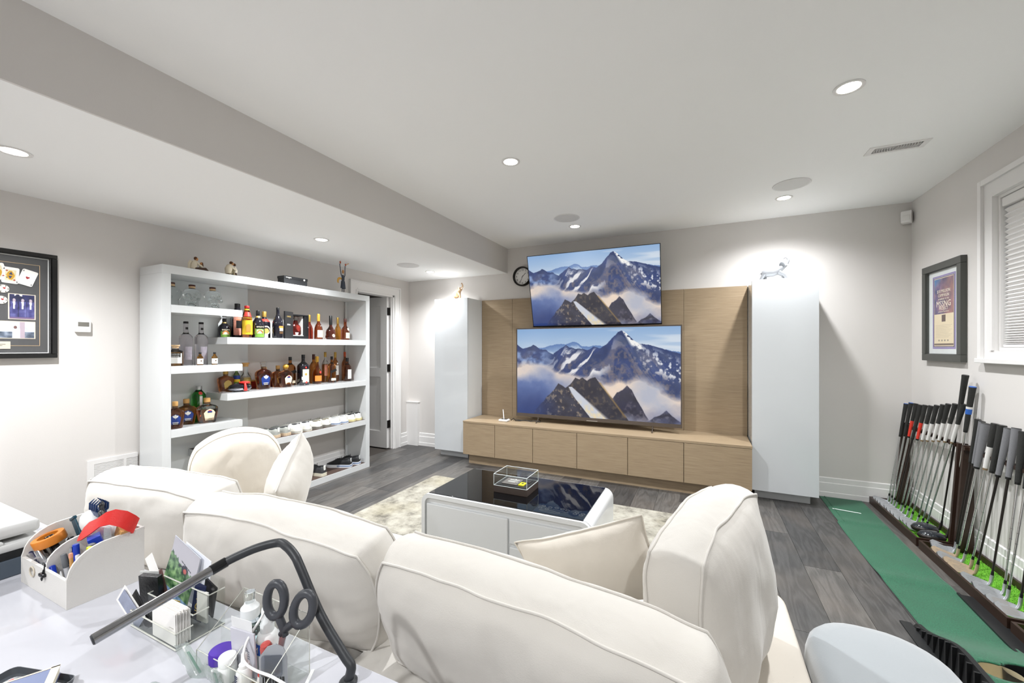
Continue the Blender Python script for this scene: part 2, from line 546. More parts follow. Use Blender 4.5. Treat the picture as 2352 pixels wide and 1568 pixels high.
for x, y, lb in ((-2.955, .73, 'soffit downlight near the framed playing cards'), (-2.96, 2.45, 'soffit downlight above the bottle bookshelf'), (-3.005, 4.05, 'soffit downlight by the door and the beige elephant'), (-2.955, -.95, 'soffit downlight behind the desk')):
    downlight(x, y, ZS, lb, 'recessed downlights')
gr_m = M('speaker_grille', 'dddcda', rough=.75, var=.02, bump=.25, bs=900)
for x, y, z, lb in ((-2.997, 3.63, ZS, 'round ceiling speaker grille in the low soffit near the door'), (-1.165, 3.71, ZC, 'round ceiling speaker grille before the upper television'), (.618, 3.67, ZC, 'round ceiling speaker grille near the air vent')):
    t = thing('ceiling_speaker', lb, 'speaker', (x, y, z), group='round ceiling speakers')
    obj('speaker_ring', B().lathe([(.118, .004), (.124, -.002), (.12, -.006), (.112, -.004), (.112, .004)], 40, cap=False), M('speaker_ring', 'e4e3e2', rough=.5), t)
    obj('speaker_grille', B().lathe([(.001, -.005), (.113, -.003), (.113, .004), (.001, .004)], 40), gr_m, t)
t = thing('ceiling_vent', 'white slotted metal air vent in the ceiling', 'vent', (1.092, 3.268, ZC))
b = B()
b.box(-.145, .145, -.058, -.037, -.004, .004).box(-.145, .145, .037, .058, -.004, .004).box(-.145, -.115, -.037, .037, -.004, .004).box(.115, .145, -.037, .037, -.004, .004)
obj('vent_frame', b, trim_m, t, ang=0)
obj('vent_duct', B().box(-.118, .118, -.04, -.0372, .001, .2).box(-.118, .118, .0372, .04, .001, .2).box(-.118, -.1152, -.037, .037, .001, .2).box(.1152, .118, -.037, .037, .001, .2).box(-.118, .118, -.04, .04, .2, .203), M('duct_metal', 'a6a6a4', rough=.6, metal=.3), t, ang=0)
for k in range(17):
    b = B(); sg = -1 if k < 8 else 1
    xk = -.104 + k * .013
    b.m = T(xk, 0, 0)
    pts = [(sg * .010 * (math.sin(PI * j / 6) - .5), -.037 + .074 * j / 6) for j in range(7)]
    b.loft([[(px, py, -.003), (px + .0022, py, -.003), (px + .0022, py, .01), (px, py, .01)] for px, py in pts])
    obj('vent_slat', b, trim_m, t, ang=0)
t = thing('motion_sensor', 'small white motion sensor high in the corner by the window wall', 'sensor', (XR - .045, YW - .04, 2.455), math.radians(-30))
obj('housing', B().box(-.034, .034, -.03, .03, -.052, .052, .01), trim_m, t)
obj('lens_window', B().box(-.024, .024, -.034, -.028, -.03, .012, .002), M('sensor_lens', 'e2e0dd', rough=.3), t)

# ------------------------------------------------------------------ oak veneer
def veneer(key, base, dark, light, sx=1.6, sz=95):
    m, nt, p = new_mat(key)
    L = nt.links
    tc = nd(nt, 'ShaderNodeTexCoord'); mp = nd(nt, 'ShaderNodeMapping', Scale=(sx, sz, sz))
    L.new(tc.outputs['Object'], mp.inputs['Vector'])
    n1 = nd(nt, 'ShaderNodeTexNoise', Scale=3.0, Detail=6.0, Roughness=.65)
    L.new(mp.outputs[0], n1.inputs['Vector'])
    rp = nd(nt, 'ShaderNodeValToRGB')
    rp.color_ramp.elements[0].position = .3; rp.color_ramp.elements[0].color = (*lin(dark), 1)
    rp.color_ramp.elements[1].position = .72; rp.color_ramp.elements[1].color = (*lin(light), 1)
    e = rp.color_ramp.elements.new(.5); e.color = (*lin(base), 1)
    L.new(n1.outputs['Fac'], rp.inputs[0]); L.new(rp.outputs[0], p.inputs['Base Color'])
    p.inputs['Roughness'].default_value = .45
    b_ = nd(nt, 'ShaderNodeBump', Strength=.08, Distance=.003)
    L.new(n1.outputs['Fac'], b_.inputs['Height']); L.new(b_.outputs[0], p.inputs['Normal'])
    return m
oak_m = veneer('pale_oak_veneer', '9f8b70', '887560', 'ad9b81')

# ------------------------------------------------------------------ tall white cabinets
CABZ, CABY = 1.957, 4.175
def tall_cabinet(x0, x1, lb, hinge):
    w = x1 - x0
    t = thing('tall_cabinet', lb, 'cabinet', ((x0 + x1) / 2, YW - .005, 0), group='tall white cabinets')
    d = YW - .005 - CABY
    obj('carcass', B().box(-w / 2, w / 2, -d + .02, 0, .085, CABZ, .002), white_m, t)
    obj('door', B().box(-w / 2 + .001, w / 2 - .001, -d, -d + .0185, .087, CABZ - .001, .0015), M('cabinet_gloss', 'cdd0d2', rough=.1, var=.005, coat=.5), t)
    obj('plinth', B().box(-w / 2 + .03, w / 2 - .045, -d + .09, -.01, 0, .086), M('plinth_grey', 'cfd1d3', rough=.3), t, ang=0)
    return t
tall_cabinet(-3.03, -2.551, 'tall glossy white cabinet carrying the beige elephant', 1)
tall_cabinet(.408, .898, 'tall glossy white cabinet carrying the silver elephant', -1)

# ------------------------------------------------------------------ oak wall panel behind the televisions
t = thing('wall_panel', 'pale oak wall panelling behind the two televisions', 'wall panel', (0, YW, 0))
xs = [-2.549, -2.12, -.165, .405]
for a, c_ in zip(xs, xs[1:]):
    obj('panel', B().box(a + .0012, c_ - .0012, -.024, -.002, .5, 1.957, .0008), oak_m, t, ang=0)

# ------------------------------------------------------------------ long oak media console
t = thing('media_console', 'long pale oak media console with six flush doors', 'media console', (0, YW, 0))
CX0, CX1, CF, CT = -2.525, .398, 4.03 - YW, .502
obj('carcass', B().box(CX0 + .004, CX1 - .004, CF + .022, -.026, .118, CT - .02), oak_m, t, ang=0)
obj('console_top', B().box(CX0, CX1, CF, -.026, CT - .022, CT, .0015), oak_m, t)
obj('kick_base', B().box(CX0 + .045, CX1 - .045, CF + .065, -.05, 0, .12), oak_m, t, ang=0)
dxs = [CX0, -2.105, -1.645, -1.158, -.65, -.148, CX1]
for a, c_ in zip(dxs, dxs[1:]):
    obj('door', B().box(a + .0025, c_ - .0025, CF + .001, CF + .02, .115, CT - .025, .001), oak_m, t)

# ------------------------------------------------------------------ the mountain picture on both screens
def mountains(W=420, H=238):
    u = np.linspace(0, 1, W)[None, :].repeat(H, 0)
    v = np.linspace(0, 1, H)[:, None].repeat(W, 1)
    uu = u[0]
    def C(h): return np.array([int(h[i:i + 2], 16) / 255 for i in (0, 2, 4)])
    def mixc(a, b_, f): return a * (1 - f[..., None]) + b_ * f[..., None]
    n1 = fbm(H, W, 5, 8, 6, 1); n2 = fbm(H, W, 12, 20, 5, 2); n3 = fbm(H, W, 30, 55, 4, 3); cl = fbm(H, W, 3, 5, 6, 4)
    # sky with thin streaks
    img = mixc(C('8fb2dc') * np.ones((H, W, 3)), C('c4d5e8'), np.clip(v * 3.4 + .15 * (u - .5), 0, 1))
    st = fbm(H, W, 16, 2.5, 4, 9)
    img = mixc(img, C('e6ecf3'), np.clip((st - .48) * 4, 0, 1) * np.clip(u * 1.2, 0, 1) * .7)
    def ridge(pts, rough, seed):
        x = [p[0] for p in pts]; y = [p[1] for p in pts]
        j = fbm(1, W, 0, 26, 5, seed)[0] - .5
        return np.interp(uu, x, y) + j * rough
    # far blue hills
    r = ridge([(0, .245), (.1, .23), (.2, .215), (.3, .165), (.33, .18), (.38, .15), (.44, .2), (.6, .2), (1, .26)], .03, 11)
    m = v > r[None]
    img[m] = mixc(C('5f80b8') * np.ones((H, W, 3)), C('a7bedb'), np.clip((v - r[None]) * 9, 0, 1))[m]
    m2 = np.clip((n2 - .5) * 7, 0, 1) * (v > r[None] + .025)
    img = mixc(img, C('c9d8ea'), m2 * .6)
    # right cumulus
    img = mixc(img, C('f2ece6'), np.clip((n1 - .42) * 6, 0, 1) * np.exp(-((u - .89) / .09) ** 2 - ((v - .215) / .04) ** 2))
    # main massif
    main = [(0, .19), (.04, .23), (.07, .225), (.115, .185), (.16, .24), (.2, .235), (.25, .30), (.3, .22), (.335, .195), (.36, .22), (.4, .235), (.44, .225), (.47, .24), (.505, .215), (.55, .225), (.59, .18), (.63, .10), (.655, .05), (.675, .028), (.7, .06), (.74, .13), (.78, .185), (.83, .195), (.9, .23), (1, .28)]
    r = ridge(main, .028, 12)
    d = v - r[None]
    m = d > 0
    rock = mixc(C('35477f') * np.ones((H, W, 3)), C('27365f'), np.clip(n2 * 1.5 - .3, 0, 1))
    rock = mixc(rock, C('6d6672'), np.clip((n3 - .5) * 5, 0, 1) * np.clip((d - .08) * 6, 0, .8))
    # snow gullies: noise stretched along the fall line of each flank
    big = fbm(512, 512, 10, 10, 5, 21)
    sm_ = np.clip((u - .5) / .24, 0, 1); sm_ = sm_ * sm_ * (3 - 2 * sm_)
    fall = -.5 + 1.0 * sm_
    def gully(fa, fd, o=0):
        qa = ((u - fall * d) * fa * 60 + o).astype(int) % 512; qd = (d * fd * 60 + n1 * 18 + o).astype(int) % 512
        return big[qd, qa]
    sn = gully(16, 3.2) * .7 + gully(34, 7, 90) * .3 + (n2 - .5) * .25
    snow = np.clip((sn - .50) * 16, 0, 1) * np.clip(.25 + np.exp(-((u - .43) / .17) ** 2), 0, 1) * np.clip(d * 16, 0, 1) * np.clip((.36 - d) * 12, 0, 1) * np.clip((u - .14) * 7, 0, 1)
    rib = gully(26, 2.4, 33)
    rock = mixc(rock, C('8a7f86'), np.clip((rib - .52) * 7, 0, 1) * .45 * np.clip(d * 8, 0, 1))
    rock = mixc(rock, C('f4f2f3'), snow * (.95 - .6 * sm_))
    s2 = np.clip((n3 - .52) * 7, 0, 1) * np.clip((u - .74) * 8, 0, 1) * np.clip(.16 - np.abs(d - .14 - (u - .8) * .3), 0, .1) * 9
    rock = mixc(rock, C('eef0f6'), np.clip(s2, 0, 1))
    lm = np.clip((v - .23 - .03 * n1) * 30, 0, 1) * np.clip((.27 - u) * 9, 0, 1)
    rock = mixc(rock, C('8fa9d8'), np.clip((n2 - .38) * 4, 0, 1) * lm * .85)
    # summit snow on the sunlit flank
    edge = (u - .675) - (v - .03) * .45
    cap = np.clip(1 - np.abs(edge - .012) / (.012 + (v - .03) * .17), 0, 1) * np.clip((.235 - v + (n3 - .5) * .12) * 16, 0, 1) * np.clip((n3 - .3) * 9, 0, 1)
    rock = mixc(rock, C('fbfaf8'), np.clip(cap * 2, 0, 1))
    img[m] = rock[m]
    # sea of cloud
    ct = np.interp(uu, [0, .08, .2, .28, .34, .4, .46, .52, .57, .62, .66, .7, .76, .84, .9, .95, 1], [.36, .34, .4, .41, .43, .48, .5, .53, .54, .52, .48, .5, .49, .57, .62, .66, .64])
    e = (v - ct[None] + (cl - .5) * .22 + (n2 - .5) * .06)
    cm = np.clip(e * 13, 0, 1)
    warm = mixc(C('f3ddc9') * np.ones((H, W, 3)), C('b9bccb'), np.clip(cl * 2.4 - .7 + (v - .5) * .7, 0, 1))
    blue = mixc(C('6f82b4') * np.ones((H, W, 3)), C('2f4684'), np.clip((v - .6) * 2.6 + (n1 - .5), 0, 1))
    lw = np.clip((.42 - u) * 4.5, 0, 1) * np.clip((v - .47 + (n1 - .5) * .3) * 5, 0, 1)
    cloud = mixc(warm, blue, lw)
    dk = np.clip((u - .62) * 4, 0, 1) * np.clip((v - .82 + (n1 - .5) * .3) * 6, 0, 1)
    cloud = mixc(cloud, C('7b83a6'), dk * .7)
    img = mixc(img, cloud, cm)
    # foreground peaks
    def peak(pts, seed, colr, lit, fade=.0, rough=.03):
        nonlocal img
        r = ridge(pts, rough, seed)
        d = v - r[None]
        k = np.clip(d * 120, 0, 1) * (u >= pts[0][0]) * (u <= pts[-1][0])
        c = mixc(C(colr) * np.ones((H, W, 3)), C('262433'), np.clip(n2 * 2 - .7, 0, 1))
        c = mixc(c, C(lit), np.clip((n3 - .56) * 6, 0, 1) * .55)
        if fade:
            k = k * (1 - np.clip((v - fade + (n1 - .5) * .4) * 5, 0, 1))
        img = mixc(img, c, k)
    peak([(.82, 1.0), (.86, .93), (.89, .92), (.925, .865), (.96, .93), (1.0, .97)], 31, '565a78', '7b7a86', fade=1.02)
    peak([(.61, .82), (.65, .7), (.68, .67), (.708, .615), (.735, .66), (.77, .79), (.83, .97)], 32, '35344a', '6c6470', fade=.93)
    peak([(.3, .72), (.345, .655), (.375, .6), (.395, .552), (.42, .575), (.44, .556), (.47, .59), (.49, .56), (.52, .545), (.55, .61), (.585, .69), (.62, .76), (.66, .86), (.72, 1.0)], 33, '34323f', '70604f')
    # pale glacier between them
    gl = np.clip(1 - np.abs(u - (.37 + (v - .68) * .46)) / (.012 + (v - .66) * .24), 0, 1) * (v > .665)
    img = mixc(img, mixc(C('cfd3de') * np.ones((H, W, 3)), C('f0ddb4'), np.clip((v - .78) * 6, 0, 1) * np.clip(n3 * 2.4 - .8, 0, 1)), np.clip(gl * 3, 0, 1))
    peak([(.12, .98), (.2, .8), (.25, .715), (.285, .632), (.3, .64), (.34, .69), (.38, .755), (.43, .86), (.47, .95), (.5, 1.01)], 34, '3a3a4c', 'c9b08a')
    lf = np.clip((.3 - u) * 7, 0, 1) * np.clip((v - .68) * 5, 0, 1)
    img = mixc(img, C('2c3f78'), lf * .75)
    # sunlit rim of the dark peak
    rim = np.exp(-((u - (.545 + (v - .6) * .42)) / .007) ** 2) * (v > .6) * (v < .97)
    img = mixc(img, C('a5854f'), rim * .7)
    return np.clip(img, 0, 1)
MTN = mountains()
scr_m = attr_mat('screen_picture', rough=.15, emit=.82)
bez_m = M('bezel_grey', '6a615a', rough=.3, metal=.7)
bezb_m = M('bezel_black', '121214', rough=.25)

def television(name, label, w, h, loc, rot, bz, bm_, depth, grp, bot=1.9):
    t = thing(name, label, 'television', loc, rot, grp)
    obj('back_housing', B().box(-w / 2 + .004, w / 2 - .004, .012, depth * .5, -h / 2 + .004, h / 2 - .004, .006).box(-w * .3, w * .3, depth * .45, depth, -h * .36, h * .3, .01), bezb_m, t)
    b = B()
    b.box(-w / 2, w / 2, -.004, .018, h / 2 - bz, h / 2).box(-w / 2, w / 2, -.004, .018, -h / 2, -h / 2 + bz * bot)
    b.box(-w / 2, -w / 2 + bz, -.004, .018, -h / 2 + bz * bot + .0002, h / 2 - bz - .0002).box(w / 2 - bz, w / 2, -.004, .018, -h / 2 + bz * bot + .0002, h / 2 - bz - .0002)
    obj('bezel', b, bm_, t, ang=0)
    picture('screen', MTN, w - 2 * bz, h - (1 + bot) * bz, scr_m, t, (0, -.001, bz * (bot - 1) / 2))
    return t
tvl = television('television', 'large television with a grey bezel standing on the oak console', 1.79, 1.02, (-1.066, 4.30, 1.070), (0, 0, 0), .013, bez_m, .075, 'televisions showing a mountain picture', 2.9)
for s_ in (-.62, .62):
    obj('stand_foot', B().tube([(s_, -.07, -.564), (s_, .0, -.53), (s_, .07, -.564)], .006, 8).cyl((s_, 0, -.53), (s_, .005, -.49), .008), bez_m, tvl)
obj('logo_bar', B().box(-.06, .06, -.0065, -.003, -.509, -.500), M('logo_silver', 'b5b0aa', rough=.3, metal=.8), tvl, ang=0)
tvu = television('television', 'thin black television tilted down on a wall bracket above the console', 1.43, .82, (-1.085, 4.345, 1.995), (math.radians(14.4), 0, math.radians(.9)), .0065, bezb_m, .055, 'televisions showing a mountain picture')
b = B()
b.box(-.25, .25, .05, .075, -.17, .17).box(-.04, .04, .07, .17, -.02, .02)
obj('bracket_plate', b, black_m, tvu, ang=0)
t = thing('tv_bracket', 'black wall bracket holding the tilted television', 'bracket', (-1.085, YW, 1.96))
obj('wall_plate', B().box(-.22, .22, -.05, -.024, -.13, .13, .004), black_m, t)
obj('bracket_arm', B().box(-.03, .03, -.12, -.04, -.03, .03, .004), black_m, t)

# ------------------------------------------------------------------ wall clock
t = thing('wall_clock', 'round wall clock with a black rim and white dial behind the tilted television', 'clock', (-1.985, YW, 2.226))
obj('rim', B().lathe([(.1, -.012), (.104, -.045), (.114, -.05), (.12, -.04), (.12, 0), (.1, 0)], 40, cap=False), black_m, t, rot=(PI / 2, 0, 0)).rotation_euler = (-PI / 2, 0, 0)
obj('dial', B().lathe([(.001, -.014), (.104, -.014), (.104, -.004), (.001, -.004)], 40), M('clock_dial', 'e9e7e4', rough=.5), t, rot=(-PI / 2, 0, 0))
ink_m = M('black_ink', '17171a', rough=.5)
for k in range(1, 13):
    a = PI / 2 - k * PI / 6
    text(str(k), .03, ink_m, t, (math.cos(a) * .08, -.0148, math.sin(a) * .08), (PI / 2, 0, 0), name='numeral')
for nm, a, ln, w in (('hour_hand', PI / 2 - (1 + 34 / 60) * PI / 6, .058, .005), ('minute_hand', PI / 2 - 34 * PI / 30, .082, .0035)):
    b = B(); b.m = Ry(-a)
    b.box(-.015, ln, -.018, -.0165, -w / 2, w / 2)
    obj(nm, b, ink_m, t, ang=0)

# ------------------------------------------------------------------ elephants
def elephant(name, label, loc, s, mat, mat2, tusk, sit):
    """trunk raised; facing +X"""
    t = thing(name, label, 'figurine', loc, math.radians(-8))
    b = B()
    def limb(pts, rs):
        b.tube([Vector(p) * s for p in pts], [r * s for r in rs], 12)
    if sit:
        prof = [((-.5, 0, .12), .05), ((-.46, 0, .3), .26), ((-.3, 0, .48), .34), ((-.1, 0, .66), .33), ((.08, 0, .82), .27), ((.2, 0, .95), .2), ((.34, 0, 1.04), .19), ((.44, 0, 1.05), .12)]
    else:
        prof = [((-.62, 0, .42), .06), ((-.52, 0, .46), .2), ((-.3, 0, .5), .25), ((0, 0, .5), .24), ((.22, 0, .56), .21), ((.4, 0, .72), .17), ((.55, 0, .86), .16), ((.68, 0, .92), .1)]
    limb([p for p, r in prof], [r for p, r in prof])
    hx, hz = (.4, 1.08) if sit else (.62, .9)
    tr = [(hx, 0, hz), (hx + .1, 0, hz + .08), (hx + .16, 0, hz + .25), (hx + .12, 0, hz + .4), (hx + .0, 0, hz + .47), (hx - .1, 0, hz + .38)] if not sit else [(hx, 0, hz), (hx + .12, 0, hz + .08), (hx + .2, 0, hz + .24), (hx + .17, 0, hz + .42), (hx + .08, 0, hz + .54), (hx + .02, 0, hz + .46)]
    limb(tr, [.12, .09, .07, .055, .045, .035])
    if sit:
        for sg in (-1, 1):
            limb([(-.4, sg * .2, .3), (-.34, sg * .24, .12), (-.2, sg * .26, .06), (-.08, sg * .26, .05)], [.16, .15, .1, .07])
        limb([(.0, .12, .7), (.08, .13, .4), (.06, .13, .03)], [.13, .1, .085])
        limb([(.12, -.12, .72), (.34, -.14, .5), (.4, -.14, .25), (.36, -.14, .05)], [.13, .1, .08, .075])
    else:
        for (x0, y0, x1, zk) in ((-.45, -.14, -.66, .2), (-.4, .14, -.42, .2)):
            limb([(x0, y0, .42), ((x0 + x1) / 2, y0, .24), (x1, y0, .03)], [.14, .1, .085])
        for (x0, y0, x1) in ((.3, -.13, .72), (.26, .13, .6)):
            limb([(x0, y0, .5), ((x0 + x1) / 2 + .05, y0, .32), (x1, y0, .03)], [.13, .09, .08])
    obj('body', b, mat, t, ang=60)
    for sg in (-1, 1):
        e = B(); e.m = T((hx - .16) * s, sg * .15 * s, (hz - .02) * s) @ Rz(sg * .5) @ Rx(sg * -.3)
        e.ell((0, 0, 0), (.16 * s, .025 * s, .2 * s), 12, 8)
        obj('ear', e, mat2, t, ang=60)
        k = B()
        k.tube([Vector(p) * s for p in ((hx + .06, sg * .09, hz - .02), (hx + .2, sg * .11, hz + .0), (hx + .33, sg * .11, hz + .14))], [.03 * s, .024 * s, .006 * s], 8)
        obj('tusk', k, tusk, t, ang=60)
    k = B()
    x0, z0 = (-.52, .25) if sit else (-.62, .45)
    k.tube([Vector(p) * s for p in ((x0 + .04, 0, z0 + .1), (x0 - .06, 0, z0 + .02), (x0 - .08, 0, z0 - .12))], [.025 * s, .018 * s, .012 * s], 6)
    obj('tail', k, mat, t, ang=60)
    return t
bg = M('ivory_ceramic', 'c39f7a', rough=.35, var=.1, vs_=30)
elephant('elephant_figurine', 'beige sitting elephant figurine with raised trunk on the cabinet', (-2.785, 4.33, CABZ), .128, bg, M('ivory_ear', 'd9bd9f', rough=.35), M('ivory_tusk', 'fbf3e6', rough=.3), True)
sv = M('silver_glaze', '8b8d90', rough=.15, metal=.35, var=.04)
elephant('elephant_figurine', 'silvery striding elephant figurine with raised trunk and white tusks', (.585, 4.31, CABZ), .148, sv, M('silver_ear', '797c80', rough=.2, metal=.4), M('ivory_tusk', 'fbf3e6', rough=.3), False)

# ------------------------------------------------------------------ router and cables on the console
t = thing('wireless_antenna_box', 'small white wireless box with an antenna and a dark display on the oak console', 'router', (-2.07, 4.20, CT))
obj('housing', B().box(-.055, .055, -.045, .045, 0, .026, .011, 3), M('white_plastic', 'efefee', rough=.35), t)
obj('display', B().box(-.04, .04, -.03, .03, .0245, .0268, .0005), M('dark_display', '2b3136', rough=.15), t)
obj('antenna', B().cyl((-.02, .035, .02), (-.045, .06, .125), .0055, .0045), M('white_plastic', 'efefee', rough=.35), t)
cb = B()
cb.tube([(-2.01, 4.25, CT + .006), (-1.98, 4.27, CT + .03), (-1.95, 4.25, CT + .008), (-1.9, 4.27, CT + .006), (-1.83, 4.26, CT + .02), (-1.78, 4.28, CT + .008), (-1.72, 4.27, CT + .02), (-1.66, 4.3, CT + .006)], .0045, 6)
cb.tube([(-1.99, 4.29, CT + .006), (-1.96, 4.25, CT + .022), (-1.93, 4.28, CT + .012), (-1.87, 4.31, CT + .006), (-1.8, 4.33, CT + .006)], .004, 6)
tag(obj('power_cable', cb, M('cable_black', '151515', rough=.5), ang=60), 'tangled black cable lying on the console beside the white antenna box', 'cable')
# ------------------------------------------------------------------ left wall: return-air grille, thermostat, memorabilia frame
t = thing('return_air_grille', 'white louvred return-air grille low on the wall beside the bookshelf', 'vent', (XL, 1.245, .357))
b = B()
b.box(0, .012, 0, .268, 0, .03).box(0, .012, 0, .268, .202, .232).box(0, .012, 0, .032, .03, .202).box(0, .012, .188, .202, .03, .202)
obj('grille_frame', b, trim_m, t, ang=0)
obj('grille_duct', B().box(-.3, -.001, .026, .0295, .026, .208).box(-.3, -.001, .2755, .279, .026, .208).box(-.3, -.001, .03, .275, .024, .0275).box(-.3, -.001, .03, .275, .2065, .21).box(-.303, -.3, .026, .279, .024, .21), M('duct_metal', 'a6a6a4', rough=.6, metal=.3), t, ang=0)
for k in range(20):
    b = B()
    z = .034 + k * .0086
    for y0, y1 in ((.032, .188), (.202, .268)):
        b.loft([[(.003, y, z), (.011, y, z - .004), (.011, y, z + .0005), (.003, y, z + .0045)] for y in (y0, y1)])
    obj('louvre', b, trim_m, t, ang=0)
obj('screw', B().ell((.012, .016, .11), (.003, .005, .005), 8, 4), trim_m, t)
t = thing('thermostat', 'white wall thermostat with a grey display', 'thermostat', (XL, 1.221, 1.498))
obj('housing', B().box(0, .028, -.037, .037, -.043, .043, .006), M('thermostat_white', 'f1efed', rough=.4), t)
obj('display', B().box(.026, .0295, -.027, .027, -.005, .024, .001), M('lcd_grey', '77756e', rough=.2), t)
obj('buttons', B().box(.027, .0295, -.018, -.008, -.03, -.027).box(.027, .0295, .006, .018, -.03, -.026), M('button_grey', 'c9c7c4', rough=.5), t, ang=0)

t = thing('memorabilia_frame', 'black framed collage of playing cards, poker chips and photographs on grey mat', 'picture frame', (XL, .67, 1.613))
fw, fh, ft = .86, .65, .03
def frame_mesh(w, h, f, d, lip):
    b = B()
    e = .0004
    b.box(0, d, -w / 2, w / 2, h / 2 - f, h / 2, .003).box(0, d, -w / 2, w / 2, -h / 2, -h / 2 + f, .003)
    b.box(0, d, -w / 2, -w / 2 + f, -h / 2 + f + e, h / 2 - f - e, .003).box(0, d, w / 2 - f, w / 2, -h / 2 + f + e, h / 2 - f - e, .003)
    b.box(.001, d * .7, -w / 2 + f + e, w / 2 - f - e, h / 2 - f - lip, h / 2 - f - e).box(.001, d * .7, -w / 2 + f + e, w / 2 - f - e, -h / 2 + f + e, -h / 2 + f + lip)
    b.box(.001, d * .7, -w / 2 + f + e, -w / 2 + f + lip, -h / 2 + f + lip + e, h / 2 - f - lip - e).box(.001, d * .7, w / 2 - f - lip, w / 2 - f - e, -h / 2 + f + lip + e, h / 2 - f - lip - e)
    return b
obj('frame', frame_mesh(fw, fh, .024, .034, .006), M('black_frame', '0d0d0e', rough=.2, coat=.4), t)
obj('mat_board', B().box(.002, .008, -fw / 2 + .025, fw / 2 - .025, -fh / 2 + .025, fh / 2 - .025), M('charcoal_mat', '4b4b4c', rough=.6, var=.12, vs_=60), t, ang=0)
def rect_line(b, w, h, lw, x):
    b.box(x, x + .001, -w / 2, w / 2, h / 2 - lw, h / 2).box(x, x + .001, -w / 2, w / 2, -h / 2, -h / 2 + lw).box(x, x + .001, -w / 2, -w / 2 + lw, -h / 2 + lw, h / 2 - lw).box(x, x + .001, w / 2 - lw, w / 2, -h / 2 + lw, h / 2 - lw)
    return b
obj('inner_edge', rect_line(B(), .795, .59, .004, .009), M('bevel_white', 'eeeeec', rough=.5), t, ang=0)
obj('gold_line', rect_line(B(), .72, .5, .0025, .009), M('gold_line', 'c9ab86', rough=.4), t, ang=0)
card_m = M('card_white', 'eeebe6', rough=.35, var=.01)
red_m = M('print_red', 'a3242c', rough=.4)
def round_rect(w, h, r, n=4):
    o = []
    for cx_, cy_, a0 in ((w / 2 - r, h / 2 - r, 0), (-w / 2 + r, h / 2 - r, PI / 2), (-w / 2 + r, -h / 2 + r, PI), (w / 2 - r, -h / 2 + r, 1.5 * PI)):
        o += [(cx_ + r * math.cos(a0 + i * PI / 2 / n), cy_ + r * math.sin(a0 + i * PI / 2 / n)) for i in range(n + 1)]
    return o
def heart(s):
    return [(s * .5 * 16 * math.sin(a) ** 3 / 16, s * .5 * (13 * math.cos(a) - 5 * math.cos(2 * a) - 2 * math.cos(3 * a) - math.cos(4 * a)) / 15) for a in np.linspace(0, 2 * PI, 18)[:-1]]
WALLM = Matrix(((0, 0, 1, 0), (1, 0, 0, 0), (0, 1, 0, 0), (0, 0, 0, 1)))     # local (x, y) -> wall (Y, Z), normal +X
def on_wall(outline, y, z, x0, x1, rot=0):
    b = B(); b.m = T(0, y, z) @ WALLM @ Rz(rot)
    return b.prism(outline, x0, x1)
y0 = .67; z0 = 1.613
for (yc, zc, rt, kind) in ((.752, 1.80, .5, 0), (.806, 1.808, .36, 0), (.862, 1.80, .22, 0), (.911, 1.784, -.06, 1), (.978, 1.779, -.3, 2)):
    k = obj('playing_card', on_wall(round_rect(.066, .096, .008), yc - y0, zc - z0, .009 + kind * .0015, .0105 + kind * .0015, rt), card_m, t, ang=0)
    x1 = .0105 + kind * .0015
    layer = [0]
    def mark(ol, dy, dz, m_, rr=0):
        layer[0] += 1
        ca, sa = math.cos(rt), math.sin(rt)
        obj('card_mark', on_wall(ol, yc - y0 + dy * ca - dz * sa, zc - z0 + dy * sa + dz * ca, x1, x1 + .0003 + .00025 * layer[0], rt + rr), m_, k, ang=0)
    if kind == 2:
        mark(heart(.017), 0, 0, red_m)
    else:
        mark(round_rect(.042, .066, .002), 0, 0, M('court_ground', 'd9cfae', rough=.4, var=.25, vs_=60))
        for sg in (1, -1):
            mark([(-.017, 0), (.017, 0), (.012, .014), (.004, .026), (-.006, .026), (-.014, .012)], 0, 0, M('court_gold', 'c99a2e', rough=.4, var=.3, vs_=120), 0 if sg > 0 else PI)
            mark([(-.008, .004), (.008, .004), (.0, .022)], .001 * sg, 0.0, M('court_blue', '3a4468', rough=.4), 0 if sg > 0 else PI)
            mark(heart(.009), -.016 * sg, .026 * sg, red_m, 0 if sg > 0 else PI)
    for sg in (1, -1):
        mark([(-.003, -.004), (-.0015, -.004), (0, 0), (.0015, -.004), (.003, -.004), (.0008, .005), (-.0008, .005)], -.027 * sg, .036 * sg, ink_m, 0 if sg > 0 else PI)
for yc, zc in ((.883, 1.701), (.876, 1.634), (.80, 1.67)):
    c = obj('poker_chip', on_wall([(.0235 * math.cos(a), .0235 * math.sin(a)) for a in np.linspace(0, 2 * PI, 28)[:-1]], yc - y0, zc - z0, .008, .0125), M('chip_cream', 'e6dfd2', rough=.4, var=.04), t)
    for a in range(6):
        obj('chip_mark', on_wall([(-.003, -.002), (.003, -.002), (.003, .002), (-.003, .002)], yc - y0 + .019 * math.cos(a * PI / 3), zc - z0 + .019 * math.sin(a * PI / 3), .0125, .013, a * PI / 3), ink_m, c, ang=0)
    obj('chip_mark', on_wall(heart(.012), yc - y0 + .004, zc - z0 + .004, .0125, .013), red_m, c, ang=0)
